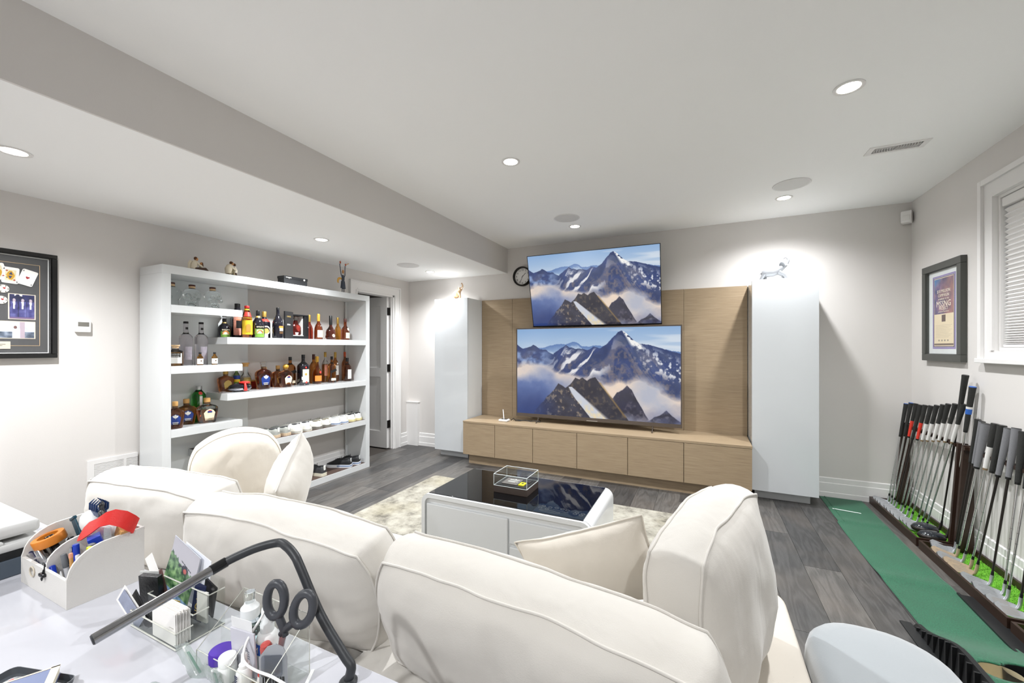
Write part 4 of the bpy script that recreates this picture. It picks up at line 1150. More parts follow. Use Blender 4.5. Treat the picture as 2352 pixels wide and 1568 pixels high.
obj('adult_legs', B().tube([(.012, -.03, .012), (.016, .02, .016), (.018, .045, .024), (.02, .06, .008)], [.013, .012, .01, .009], 8).tube([(-.012, -.03, .012), (-.008, .02, .014), (-.004, .055, .022), (0, .07, .012)], [.013, .012, .01, .009], 8), fpant, t, ang=60)
obj('child_body', B().tube([(0, .02, .02), (0, .024, .038), (0, .026, .05)], [.014, .013, .007], 10), fc, t, ang=60)
obj('child_head', B().ell((0, .026, .062), (.009, .009, .011), 10, 8), fskin, t, ang=60)
obj('child_hair', B().ell((0, .03, .062), (.01, .009, .012), 10, 8).tube([(0, .036, .058), (0, .037, .04)], [.006, .004], 6), fhair, t, ang=60)
t = thing('embracing_pair_figurine', 'carved figurine of two people huddled together', 'figurine', (-3.5, 2.03, ZT), .1)
obj('adult_sweater', B().tube([(0, -.022, .02), (0, -.026, .055), (0, -.018, .08), (0, -.006, .094)], [.026, .027, .022, .009], 12).tube([(.016, -.02, .075), (.022, .005, .058), (.018, .022, .05)], [.01, .009, .007], 8), fc, t, ang=60)
obj('adult_head', B().ell((0, .002, .104), (.012, .014, .014), 12, 8), fskin, t, ang=60)
obj('adult_hair', B().ell((0, -.004, .109), (.0125, .014, .013), 12, 8), fhair, t, ang=60)
obj('adult_legs', B().tube([(.008, -.03, .012), (.016, -.004, .045), (.016, .006, .006)], [.016, .015, .012], 8).tube([(-.01, -.03, .012), (-.008, 0, .04), (-.008, .01, .006)], [.016, .014, .011], 8), folive, t, ang=60)
obj('child_body', B().tube([(0, .024, .012), (0, .03, .05), (0, .024, .082)], [.014, .016, .009], 10), M('figure_pale', 'e0d8c8', rough=.7), t, ang=60)
obj('child_head', B().ell((.002, .022, .098), (.01, .011, .012), 10, 8), fhair, t, ang=60)
obj('child_legs', B().tube([(.012, .022, .03), (.014, .026, .006)], [.01, .009], 8), fpant, t, ang=60)
t = thing('presentation_box', 'flat black presentation box with white print on the bookshelf top', 'box', (-3.52, 2.585, ZT))
obj('box_body', B().box(-.04, .05, -.115, .125, 0, .062, .002), M('charcoal_box', '2e2f31', rough=.5), t)
obj('box_lid', B().box(-.043, .053, -.118, .128, .055, .078, .002), M('charcoal_box', '2e2f31', rough=.5), t)
obj('print', B().box(.053, .0536, -.1, -.045, .062, .068).box(.053, .0536, -.075, -.06, .056, .058), P_white, t, ang=0)
obj('print', on_wall([(p[0] * .018, p[1] * .018) for p in OVAL], .09, .062, .053, .0536), P_white, t, ang=0)
t = thing('star_gazer_figurine', 'slim metal figurine raising a star in each hand with a golden crescent moon', 'figurine', (-3.5, 3.17, ZT), .2)
fblue = M('figure_navy', '3c4350', rough=.6, var=.1, vs_=60)
obj('base_plate', B().lathe([(.001, 0), (.03, 0), (.03, .004), (.001, .005)], 20, 1, 1.2), black_m, t)
obj('legs', B().cyl((0, -.014, .004), (0, -.014, .06), .004).cyl((0, .014, .004), (0, .016, .06), .004), fblue, t)
obj('robe', B().lathe([(.016, .12), (.02, .16), (.014, .185), (.006, .2)], 14, .7, 1).tube([(0, -.012, .055), (0, -.01, .13)], [.02, .014], 10).tube([(0, .014, .05), (0, .01, .13)], [.02, .014], 10), fblue, t, ang=60)
obj('arms', B().tube([(0, -.016, .175), (0, -.032, .2), (0, -.05, .28), (0, -.054, .31)], [.005, .005, .004, .004], 8).tube([(0, .016, .165), (0, .032, .2), (0, .032, .26), (0, .034, .3)], [.005, .005, .004, .004], 8), fblue, t, ang=60)
obj('head', B().ell((0, 0, .232), (.011, .012, .022), 12, 8), fskin, t, ang=60)
def star(s): return [((s if i % 2 == 0 else s * .42) * math.cos(PI / 2 + i * PI / 5), (s if i % 2 == 0 else s * .42) * math.sin(PI / 2 + i * PI / 5)) for i in range(10)]
obj('star', on_wall(star(.017), -.046, .325, -.002, .003), K_orange, t, ang=0)
obj('star', on_wall(star(.015), .042, .314, -.002, .003), K_orange, t, ang=0)
obj('wand', B().cyl((0, .045, .315), (.0, .095, .338), .003, .004), K_cork, t)
arc = [(.042 * math.cos(a), .042 * math.sin(a)) for a in np.linspace(.5, 3.6, 14)] + [(.012 + .034 * math.cos(a), -.012 + .034 * math.sin(a)) for a in np.linspace(3.5, .8, 12)]
obj('crescent_moon', on_wall(arc, -.045, .125, -.008, -.003), M('moon_gold', 'cf9a35', rough=.5), t, ang=0)

# ------------------------------------------------------------------ shoes
def shoe(label, group, X, Y, z, yaw, upper, sole, lining, lace, toe=None, L=.285, sole_h=.024, heel_m=None, hi=1.0, stripe=None, logo=None):
    t = thing('shoe', label, 'shoe', (X, Y, z), yaw, group)
    #             x     half-w  z_top
    S = [(0, .024, .058), (.006, .032, .076), (.02, .036, .086), (.05, .037, .082), (.085, .038, .073), (.115, .039, .077), (.145, .042, .082), (.175, .046, .074), (.205, .049, .06), (.235, .048, .047), (.262, .04, .038), (.28, .022, .03)]
    k = L / .285
    n = 9
    def ring(x, w, zt):
        zt = sole_h + (zt - .024) * hi
        pts = []
        for i in range(n + 1):
            a = PI * i / n
            ca = math.cos(a); sa = math.sin(a)
            pts.append((x * k, w * .95 * math.copysign(abs(ca) ** .7, ca), sole_h - .004 + (zt - sole_h + .004) * abs(sa) ** .75))
        return pts
    obj('upper', B().loft([ring(*s) for s in S]), upper, t, ang=60)
    if toe:
        obj('toe_cap', B().loft([[(p[0] * 1.003, p[1] * 1.03, p[2] * 1.02) for p in ring(*s)] for s in S[7:]]), toe, t, ang=60)
    out = [(x * k, -w * 1.06) for x, w, _ in S] + [(x * k, w * 1.06) for x, w, _ in reversed(S)]
    out = [(-.004, -.024)] + out + [(-.004, .024)]
    obj('sole', B().prism(out, .0, sole_h), sole, t, ang=30)
    if heel_m:
        obj('sole_stripe', B().prism([(x * 1.002 + .0, y * 1.02) for x, y in out if x < .15] , sole_h * .35, sole_h * .8), heel_m, t, ang=30)
    b = B(); b.m = T(.05 * k, 0, sole_h + (.078 - .024) * hi) @ Ry(.16)
    b.lathe([(.001, .0035), (.8, .0035), (1, .0), (.9, -.02)], 20, .045, .026, cap=False)
    obj('lining', b.lathe([(.001, .002), (.96, .002)], 20, .045, .026, cap=False), lining, t, ang=60)
    b = B()
    for i in range(4):
        x = (.118 + i * .02) * k
        zt = sole_h + (float(np.interp(x / k, [s[0] for s in S], [s[2] for s in S])) - .024) * hi
        b.tube([(x, -.02, zt - .004), (x + .004, 0, zt + .0025), (x, .02, zt - .004)], .0022, 5)
    x = .112 * k; zt = sole_h + .055 * hi
    for sg in (-1, 1):
        b.tube([(x, 0, zt), (x + .01, sg * .018, zt + .018), (x + .02, sg * .03, zt + .004), (x + .008, sg * .01, zt)], .0016, 5)
    obj('laces', b, lace, t, ang=60)
    obj('heel_tab', B().box(-.002, .006, -.012, .012, sole_h + .022 * hi, sole_h + .062 * hi, .003), stripe or upper, t)
    if logo:
        obj('heel_mark', on_wall([(-.006, -.012), (.004, -.008), (.008, -.014), (.004, .002), (.008, .008), (.001, .006), (.0, .013), (-.004, .004), (-.008, .004)], 0, 0, -.001, .0), logo, t, ang=0).matrix_local = T(.004, -.0, sole_h + .03) @ Rz(PI)
    return t
s_wh = M('shoe_white', 'e9e8e2', rough=.55, var=.03); s_gr = M('shoe_grey', '9ea09a', rough=.6, var=.18, vs_=60); s_be = M('shoe_taupe', '8d8876', rough=.6); s_dk = M('shoe_dark_lining', '4d4e50', rough=.8); s_sole = M('sole_cream', 'd9d3bf', rough=.6); s_solew = M('sole_white', 'e6e8ec', rough=.5)
s_tan = M('sole_tan', 'cdb79b', rough=.6); s_grs = M('sole_grey', '7a7770', rough=.6); s_blk = M('shoe_black', '1b1c1e', rough=.6, var=.1, vs_=60); s_blu = M('sole_blue', '7f93b3', rough=.5); s_ye = M('sole_yellow', 'd8cf9c', rough=.6); s_lg = M('shoe_lightgrey', 'b9bab9', rough=.6); s_blk2 = M('shoe_charcoal', '3a3b3d', rough=.6)
PY = PI + .42
for (lb, gp, Ys, X, kw) in (
    ('grey and white camouflage golf shoe with a tan sole', 'camouflage golf shoes', (2.40, 2.50), -3.445, dict(upper=s_gr, sole=s_tan, lining=s_dk, lace=s_lg, stripe=s_wh)),
    ('plain off-white golf shoe with grey lining', 'plain white golf shoes', (2.62, 2.72), -3.44, dict(upper=s_wh, sole=s_sole, lining=s_dk, lace=s_lg, heel_m=s_lg, hi=1.15)),
    ('off-white golf shoe with taupe toe and dark sole', 'taupe and white golf shoes', (2.845, 2.945), -3.44, dict(upper=s_wh, sole=s_grs, lining=s_be, lace=s_be, toe=s_be)),
    ('white golf shoe with a blue sole stripe', 'white golf shoes with blue sole', (3.07, 3.17), -3.44, dict(upper=s_wh, sole=s_solew, lining=s_lg, lace=s_wh, toe=s_lg, heel_m=s_blu)),
    ('white golf shoe with black laces and a yellowed sole', 'white golf shoes with black laces', (3.285, 3.375), -3.45, dict(upper=s_wh, sole=s_ye, lining=s_blk, lace=s_blk, toe=s_lg, stripe=s_lg))):
    for i, Y in enumerate(Ys):
        shoe(lb + (', nearer the door' if i else ', further from the door'), gp, X, Y, .547, PY - .08 * i, L=.265, **kw)
for i, Y in enumerate((3.225, 3.345)):
    shoe('black sneaker with white and blue sole, %s the bookshelf side panel' % ('touching' if i else 'not touching'), 'black sneakers', -3.44, Y, .062, PY - .05, s_blk, s_solew, s_blk, s_blk, L=.27, sole_h=.03, heel_m=s_blu, hi=1.05, stripe=s_lg, logo=s_wh)
shoe('charcoal sneaker with a white stripe and cream sole', None, -3.44, 2.885, .062, PI + .1, s_blk2, s_sole, s_blk, s_blk2, L=.26, sole_h=.03, hi=1.2, stripe=s_wh)
# fluffy blue slipper
t = thing('slipper', 'fluffy blue slipper at the foot of the bookshelf', 'slipper', (-3.575, 1.745, .06), -.5)
b = B()
rs = random.Random(5)
b.ell((0, 0, .05), (.13, .055, .045), 20, 10)
for k in range(70):
    a = rs.random() * 2 * PI; e = rs.random() * PI / 2
    p = Vector((.125 * math.cos(a) * math.cos(e), .053 * math.sin(a) * math.cos(e), .05 + .045 * math.sin(e)))
    b.cyl(p, p + Vector((.02 * math.cos(a), .02 * math.sin(a), .02 + .012 * rs.random())), .008, .001, 5)
obj('fur', b, M('blue_fur', '1f6fc4', rough=.9, var=.3, vs_=60, sheen=.5), t, ang=60)
obj('slipper_opening', B().ell((.05, 0, .085), (.05, .032, .02), 14, 6), M('blue_inner', '123a6b', rough=.9), t)
# ------------------------------------------------------------------ framed poster on the right wall
t = thing('poster_frame', 'dark grey framed charity campaign poster beside the window', 'picture frame', (XR, 4.02, 1.616), PI)
pw, ph = .53, .725
obj('frame', frame_mesh(pw, ph, .05, .034, .004), M('slate_frame', '4b4c48', rough=.45), t)
obj('mat_board', B().box(.004, .010, -pw / 2 + .051, pw / 2 - .051, -ph / 2 + .051, ph / 2 - .051), M('mat_white', 'dfe3e2', rough=.6), t, ang=0)
obj('purple_edge', rect_line(B(), .305, .542, .009, .0105), M('purple_edge', '8f7fb8', rough=.5), t, ang=0)
obj('purple_inner', rect_line(B(), .276, .517, .005, .011), M('purple_dark', '5d4a78', rough=.5), t, ang=0)
obj('poster_sheet', B().box(.0105, .0115, -.132, .132, -.253, .253), M('poster_cream', 'e6d6b6', rough=.5, var=.03), t, ang=0)
def poster_art(W=64, H=66):
    u, v = np.meshgrid(np.linspace(0, 1, W), np.linspace(0, 1, H)); n = fbm(H, W, 5, 5, 4, 41); m_ = fbm(H, W, 3, 3, 4, 42)
    a = np.ones((H, W, 3)) * np.array((.42, .36, .52))
    a += (n[..., None] - .5) * np.array((.9, .5, .3))
    r = np.clip(u + (v - .4) * .25 + (m_ - .5) * 1.2, 0, 1)[..., None]
    a = a * (1 - r * .75) + np.array((.66, .45, .38)) * r * .75
    bl = np.clip(1.1 - u * 2.6 - v * 2.2 + (m_ - .5), 0, 1)[..., None]
    return np.clip(a * (1 - bl) + np.array((.25, .50, .72)) * bl, 0, 1)
art = picture('poster_art', poster_art(), .256, .262, attr_mat('poster_print', .5), t, (.0118, 0, .117), (0, 0, PI / 2))
px_m = M('poster_text', 'efe4d2', rough=.5)
for body, sz, zz in (('$10 MILLION', .034, .152), ('CAMPAIGN', .032, .121), ('IN SUPPORT OF THE', .017, .094), ('MSSNG', .062, .058), ('PROJECT', .033, .025), ('LAUNCHED BY THE CAMPAIGN', .011, .001)):
    text(body, sz, px_m, t, (.0125, 0, zz), (PI / 2, 0, PI / 2), sx=.92 if body != 'MSSNG' else 1.0)
obj('portrait_print', B().box(.0115, .0122, -.025, .025, -.072, -.022), M('portrait_print', '5d4a44', rough=.5, var=.5, vs_=70), t, ang=0)
b = B()
for k in range(9):
    b.box(.0115, .0119, -.11, .11 - .02 * (k % 3), -.098 - k * .011, -.097 - k * .011)
for k in range(4):
    b.box(.0115, .0119, -.07 + k * .04, -.056 + k * .04, -.216, -.204)
obj('small_print', b, M('grey_print', '8d867a', rough=.5), t, ang=0)
obj('foot_band', B().box(.0115, .012, -.128, .128, -.246, -.232), M('band_brown', '7a6a5c', rough=.5), t, ang=0)
obj('glazing', B().box(.018, .0195, -pw / 2 + .052, pw / 2 - .052, -ph / 2 + .052, ph / 2 - .052), gl_m, t, ang=0)

# ------------------------------------------------------------------ golf club racks
dk_m = M('dark_walnut', '33231b', rough=.4, var=.25, vs_=14)
def turf_material():
    m, nt, p = new_mat('bright_turf')
    L = nt.links
    tc = nd(nt, 'ShaderNodeTexCoord'); n1 = nd(nt, 'ShaderNodeTexNoise', Scale=260.0, Detail=3.0)
    L.new(tc.outputs['Object'], n1.inputs['Vector'])
    rp = nd(nt, 'ShaderNodeValToRGB')
    rp.color_ramp.elements[0].position = .3; rp.color_ramp.elements[0].color = (*lin('2f7a12'), 1)
    rp.color_ramp.elements[1].position = .7; rp.color_ramp.elements[1].color = (*lin('8fdc3c'), 1)
    L.new(n1.outputs['Fac'], rp.inputs[0]); L.new(rp.outputs[0], p.inputs['Base Color'])
    p.inputs['Roughness'].default_value = .8
    bp = nd(nt, 'ShaderNodeBump', Strength=.8, Distance=.006); L.new(n1.outputs['Fac'], bp.inputs['Height']); L.new(bp.outputs[0], p.inputs['Normal'])
    return m
turf_m = turf_material()
RX0, RX1 = 1.325, 1.597
def rack(y0, y1, label):
    t = thing('golf_club_rack', label, 'golf rack', ((RX0 + RX1) / 2, y0, 0), group='golf club racks')
    w = (RX1 - RX0) / 2; ln = y1 - y0
    obj('front_board', B().box(-w, -w + .014, 0, ln, 0, .058, .001), dk_m, t)
    obj('back_board', B().box(w - .014, w, 0, ln, 0, .058, .001), dk_m, t)
    for a in (0, ln - .014):
        obj('end_board', B().box(-w + .014, w - .014, a, a + .014, 0, .058), dk_m, t, ang=0)
    obj('tray_floor', B().box(-w + .01, w - .01, .01, ln - .01, .004, .012), dk_m, t, ang=0)
    tf = B().box(-w + .016, w - .016, .015, ln - .015, .012, .02)
    rr = random.Random(int(y0 * 100))
    for k in range(2600):
        x = -w + .018 + rr.random() * (2 * w - .036); y = .017 + rr.random() * (ln - .034); a = rr.random() * PI; h = .008 + rr.random() * .008
        dx, dy = .0016 * math.cos(a), .0016 * math.sin(a)
        tf.add([(x - dx, y - dy, .019), (x + dx, y + dy, .019), (x + dy * 3, y - dx * 3, .019 + h)], [(0, 1, 2)])
    o = obj('artificial_turf', tf, turf_m, t, ang=0)
    o['kind'] = 'stuff'
    # end uprights: broad boards leaning in from the wall, joined by the notched rail
    for a in (.004, ln - .024):
        obj('upright', B().loft([[(w - .105, a, .03), (w - .012, a, .03), (w - .012, a + .02, .03), (w - .105, a + .02, .03)], [(w - .06, a, .72), (w - .012, a, .72), (w - .012, a + .02, .72), (w - .06, a + .02, .72)]]), dk_m, t, ang=0)
    b = B().box(w - .046, w - .03, .012, ln - .012, .69, .715)
    k = .035
    while k < ln - .03:
        b.box(w - .064, w - .045, k, k + .014, .692, .713)
        k += .066
    obj('notched_rail', b, dk_m, t, ang=0)
    return t
rack(3.665, 4.515, 'dark walnut golf club rack with green turf in the room corner')
rack(2.76, 3.63, 'dark walnut golf club rack holding sandy wedges under the window')
rack(1.86, 2.735, 'dark walnut golf club rack standing furthest from the room corner')

chrome = M('chrome', 'd9dadb', rough=.16, metal=1, var=.03); shaft_d = M('graphite_shaft', '2b2623', rough=.3, metal=.3); steel = M('club_steel', 'c9ccd0', rough=.3, metal=.85, var=.06); brass = M('worn_brass', 'a08a6c', rough=.4, metal=.7, var=.15, vs_=40)
grip_b = M('grip_black', '2a2a28', rough=.75, var=.15, vs_=200, bump=.3, bs=300); grip_g = M('grip_grey', '77777a', rough=.8, var=.35, vs_=400); grip_w = M('grip_white', 'dcdad6', rough=.7, var=.1, vs_=200); grip_r = M('grip_red', 'd8392a', rough=.7); ferr = M('ferrule', '141414', rough=.3); bluecap = M('grip_blue', '2f62b5', rough=.5)
wood_m = M('driver_crown', '22262c', rough=.12, coat=.6); sand_m = M('club_sandy', 'b9a58c', rough=.45, metal=.6, var=.2, vs_=50)
def club(label, group, base, top, kind='iron', grip=grip_b, lower=None, shaft=chrome, head=steel, cap=None, gl=.27, gr=.0125, face=None, band=None):
    """base: where the hosel meets the head; top: butt of the grip (room coordinates)"""
    t = thing('golf_club', label, 'golf club', base, 0, group)
    p0 = Vector((0, 0, .0)); p1 = Vector(top) - Vector(base)
    d = p1.normalized(); L_ = p1.length
    obj('shaft', B().cyl(d * .06, d * (L_ - gl * .9), .0045, .0065, 10), shaft, t)
    if shaft is chrome:
        b = B()
        for k in range(9):
            q = .14 + k * .055
            if q < L_ - gl: b.cyl(d * q, d * (q + .003), .0058, n=8)
        obj('shaft_steps', b, M('shaft_step', 'a9abad', rough=.25, metal=1), t)
    g0 = L_ - gl
    if lower:
        mid = L_ - gl * .52
        obj('grip', B().tube([d * mid, d * (L_ - .02), d * L_], [gr * .92, gr * 1.15, gr * 1.25], 12), grip, t)
        obj('grip_lower', B().tube([d * g0, d * mid], [gr * .72, gr * .92], 12), lower, t)
    else:
        obj('grip', B().tube([d * g0, d * (L_ - .02), d * L_], [gr * .75, gr * 1.15, gr * 1.25], 12), grip, t)
    obj('grip_cap', B().cyl(d * (L_ - .002), d * (L_ + .003), gr * 1.25, gr * 1.15, 12), cap or ferr, t)
    obj('grip_ring', B().cyl(d * (g0 - .012), d * g0, gr * .72, gr * .74, 10), brass if lower is grip_w else ferr, t)
    if band:
        obj('grip_band', B().cyl(d * (L_ - gl * .62), d * (L_ - gl * .5), gr * 1.02, gr * 1.05, 12), band, t)
        obj('grip_print', B().cyl(d * (L_ - gl * .5), d * (L_ - gl * .45), gr * 1.04, gr * 1.06, 12), grip_w, t)
    obj('ferrule', B().cyl(d * .055, d * .085, .0068, .0058, 10), ferr, t)
    # head reaches from the hosel towards the room (-X)
    if kind == 'wood':
        h = B(); h.ell((-.085, -.01, .012), (.075, .055, .033), 18, 10); h.tube([(-.03, 0, .02), (-.005, 0, .02), d * .065], [.012, .0105, .0075], 10)
        obj('club_head', h, head, t, ang=60)
        obj('crown', B().ell((-.085, -.01, .021), (.07, .05, .03), 18, 10), wood_m, t, ang=60)
    elif kind == 'putter':
        h = B().box(-.11, -.005, -.02, .012, -.006, .018, .004).tube([(-.012, 0, .01), (-.004, 0, .03), d * .07], [.007, .006, .006], 8)
        obj('club_head', h, head, t)
    else:
        w = 1.15 if kind == 'wedge' else 1.0
        h = B()
        # blade: rounded triangle, thin, lying back (lofted) so the face looks up
        ol = [(.0, .0), (-.02, -.012), (-.055, -.014), (-.082 * w, -.004), (-.094 * w, .018), (-.092 * w, .042 * w), (-.078 * w, .052 * w), (-.03, .032), (-.004, .022)]
        lo = .95 if kind == 'wedge' else .75
        h.m = T(0, .0, .004) @ Rx(PI / 2 - lo)
        h.loft([[(x, z, -.008) for x, z in ol], [(x, z, .0) for x, z in ol], [(x * .98 - .001, z * .96, .004) for x, z in ol]])
        h.m = Matrix()
        h.tube([(-.008, 0, .004), (-.002, 0, .012), d * .03, d * .065], [.008, .009, .008, .0075], 10)
        obj('club_head', h, head, t, ang=40)
        f = B(); f.m = T(0, 0, .004) @ Rx(PI / 2 - lo)
        for k in range(7):
            f.box(-.075 * w, -.03, .001 + k * .0058, .0018 + k * .0058, .004, .0044)
        obj('face_grooves', f, face or M('groove_grey', '8f9296', rough=.4, metal=.6), t, ang=0)
    return t
R1 = [  # base x, y, top x, y, z
 (1.437, 4.475, 1.555, 4.475, .882), (1.440, 4.43, 1.555, 4.385, .90), (1.438, 4.375, 1.555, 4.30, .903), (1.44, 4.33, 1.555, 4.228, .902), (1.446, 4.265, 1.555, 4.153, .91), (1.444, 4.21, 1.555, 4.068, .916), (1.445, 4.145, 1.555, 3.985, .93),
 (1.442, 4.075, 1.555, 3.9, .945), (1.458, 4.02, 1.555, 3.832, .959), (1.456, 3.955, 1.555, 3.748, .97), (1.455, 3.895, 1.555, 3.652, .98)]
spec1 = [
 ('golf iron with a blue-capped black grip nearest the room corner', dict(cap=bluecap)), ('golf iron with a blue-capped black grip and a red shaft band', dict(cap=bluecap)),
 ('golf iron with a black grip over a red lower half beside the blue-capped irons', dict(lower=grip_r)), ('dark-shafted golf club with a plain black grip between the red-gripped irons', dict(shaft=shaft_d)),
 ('golf iron with a black grip over a red lower half beside the white-gripped irons', dict(lower=grip_r))] + [('golf iron with a black grip over a white lower half, %s from the red-gripped iron' % k, dict(lower=grip_w)) for k in ('first', 'second', 'third', 'fourth', 'fifth', 'sixth')]
for (bx, by, tx, ty, tz), (lb, kw) in zip(R1, spec1):
    club(lb, 'irons in the corner rack', (bx, by, .03), (tx, ty, tz), **kw)
club('driver with a dark shaft and the tallest all-black grip', None, (1.52, 3.85, .058), (1.567, 3.66, 1.17), 'wood', shaft=shaft_d, head=shaft_d, gl=.29, gr=.0145)
club('fairway wood with a blue-ringed black grip and steel shaft', None, (1.516, 3.745, .045), (1.575, 3.6, 1.10), 'wood', head=shaft_d, cap=bluecap, band=bluecap, gl=.29, gr=.0145)
R2 = [
 ('dark-shafted wedge with a slim black grip beside the corner rack', (1.49, 3.60, .03), (1.555, 3.50, .905), 'wedge', dict(shaft=shaft_d, head=steel)),
 ('dark-shafted wedge with a slim grey grip beside the corner rack', (1.48, 3.565, .03), (1.555, 3.46, .90), 'wedge', dict(shaft=shaft_d, grip=grip_g, head=steel)),
 ('wedge with a thick speckled grey grip', (1.452, 3.485, .03), (1.555, 3.42, .893), 'wedge', dict(grip=grip_g, gr=.019, head=sand_m)),
 ('sandy-faced wedge with a black and white grip', (1.452, 3.415, .03), (1.555, 3.336, .906), 'wedge', dict(lower=grip_w, head=steel, face=sand_m, gr=.015)),
 ('sandy-faced wedge with a plain dark grip', (1.451, 3.34, .03), (1.555, 3.277, .907), 'wedge', dict(grip=grip_b, head=sand_m, gr=.016)),
 ('dark-shafted wedge with a speckled grey grip', (1.444, 3.275, .03), (1.555, 3.222, .90), 'wedge', dict(grip=grip_g, shaft=shaft_d, head=sand_m, gr=.0155)),
 ('dark-shafted wedge with a pale speckled grip', (1.448, 3.15, .03), (1.555, 3.162, .911), 'wedge', dict(grip=grip_g, shaft=shaft_d, head=steel, gr=.0155)),
 ('steel wedge with a black grip under the window', (1.457, 3.06, .03), (1.555, 3.105, .903), 'wedge', dict(gr=.0155)),
 ('steel wedge with a dark hosel under the window', (1.441, 3.0, .03), (1.555, 3.03, .9), 'wedge', dict(head=steel, gr=.0155)),
 ('dark-shafted wedge with a sandy face under the window', (1.448, 2.925, .03), (1.555, 2.96, .9), 'wedge', dict(shaft=shaft_d, head=steel, face=sand_m, gr=.0155)),
 ('sandy-faced wedge standing last in the wedge rack', (1.445, 2.85, .03), (1.555, 2.88, .9), 'wedge', dict(head=steel, face=sand_m, gr=.0155)),
]
for lb, bs_, tp, kd, kw in R2:
    club(lb, 'wedges in the second rack', bs_, tp, kd, **kw)

# ------------------------------------------------------------------ putting mat with ramp edges and cup
def mat_material():
    m, nt, p = new_mat('putting_green')
    L = nt.links
    tc = nd(nt, 'ShaderNodeTexCoord'); n1 = nd(nt, 'ShaderNodeTexNoise', Scale=180.0, Detail=4.0, Roughness=.8)
    L.new(tc.outputs['Object'], n1.inputs['Vector'])
    n2 = nd(nt, 'ShaderNodeTexNoise', Scale=5.0, Detail=2.0); L.new(tc.outputs['Object'], n2.inputs['Vector'])
    rp = nd(nt, 'ShaderNodeValToRGB')
    rp.color_ramp.elements[0].position = .32; rp.color_ramp.elements[0].color = (*lin('083c25'), 1)
    rp.color_ramp.elements[1].position = .72; rp.color_ramp.elements[1].color = (*lin('237653'), 1)
    L.new(n1.outputs['Fac'], rp.inputs[0])
    L.new(mix_rgb(nt, .25, rp.outputs[0], n2.outputs['Fac'], 'OVERLAY'), p.inputs['Base Color'])
    p.inputs['Roughness'].default_value = .9; p.inputs['Sheen Weight'].default_value = .2
    bp = nd(nt, 'ShaderNodeBump', Strength=.5, Distance=.003); L.new(n1.outputs['Fac'], bp.inputs['Height']); L.new(bp.outputs[0], p.inputs['Normal'])
    return m
MX0, MX1 = .955, 1.27
def mat_z(y):
    z = .006 + .004 * math.exp(-((y - 3.95) / .05) ** 2) + .007 * math.exp(-((y - 3.1) / .06) ** 2)
    if y < 2.62:
        f = min(1, (2.62 - y) / .42)
        z += .125 * (3 * f ** 2 - 2 * f ** 3)
    return z
t = thing('putting_mat', 'long green practice putting mat with a raised black cup ramp', 'putting mat', (1.112, 3.3, 0))
HC = [(1.02, 2.16, .062), (1.115, 2.185, .072)]
# top sheet as a grid with the two cup holes left open
b = B()
NX, NY = 40, 150
ys = [2.0 + (4.52 - 2.0) * j / NY for j in range(NY + 1)]
xs_ = [MX0 + (MX1 - MX0) * i / NX for i in range(NX + 1)]
vs_l, fs_l = [], []
for y in ys:
    for x_ in xs_:
        wob = .006 * math.sin(y * 3.1) + (.01 if y > 3.9 and x_ < 1.0 else 0)
        vs_l.append((x_ + wob - 1.112, y - 3.3, mat_z(y)))
w1 = NX + 1
for j in range(NY):
    for i in range(NX):
        xc, yc = (xs_[i] + xs_[i + 1]) / 2, (ys[j] + ys[j + 1]) / 2
        if any(((xc - hx) / (r * 1.0)) ** 2 + ((yc - hy_) / (r * .78)) ** 2 < 1 for hx, hy_, r in HC):
            continue
        fs_l.append((j * w1 + i, j * w1 + i + 1, (j + 1) * w1 + i + 1, (j + 1) * w1 + i))
fset = set(fs_l)
used, gone = set(), set()
for j in range(NY):
    for i in range(NX):
        q = (j * w1 + i, j * w1 + i + 1, (j + 1) * w1 + i + 1, (j + 1) * w1 + i)
        (used if q in fset else gone).update(q)
for k in used & gone:                      # pull the cut edge onto the round rim
    X_, Y_ = vs_l[k][0] + 1.112, vs_l[k][1] + 3.3
    hx, hy_, r = min(HC, key=lambda c: (X_ - c[0]) ** 2 + (Y_ - c[1]) ** 2)
    e = math.hypot((X_ - hx) / r, (Y_ - hy_) / (r * .78))
    vs_l[k] = (hx + (X_ - hx) / e - 1.112, hy_ + (Y_ - hy_) / e - 3.3, mat_z(hy_ + (Y_ - hy_) / e))
b.add(vs_l, fs_l)
ms = obj('green_sheet', b, mat_material(), t, ang=60)
sm = ms.modifiers.new('thickness', 'SOLIDIFY'); sm.thickness = .005; sm.offset = -1
obj('aiming_line', B().add([(-.12, .89, .0095), (.06, .86, .0095), (.06, .872, .0105), (-.12, .905, .0105)], [(0, 1, 2, 3)]), M('line_white', 'd7e4dc', rough=.7), t)
rub = M('black_rubber', '202122', rough=.4, var=.1)
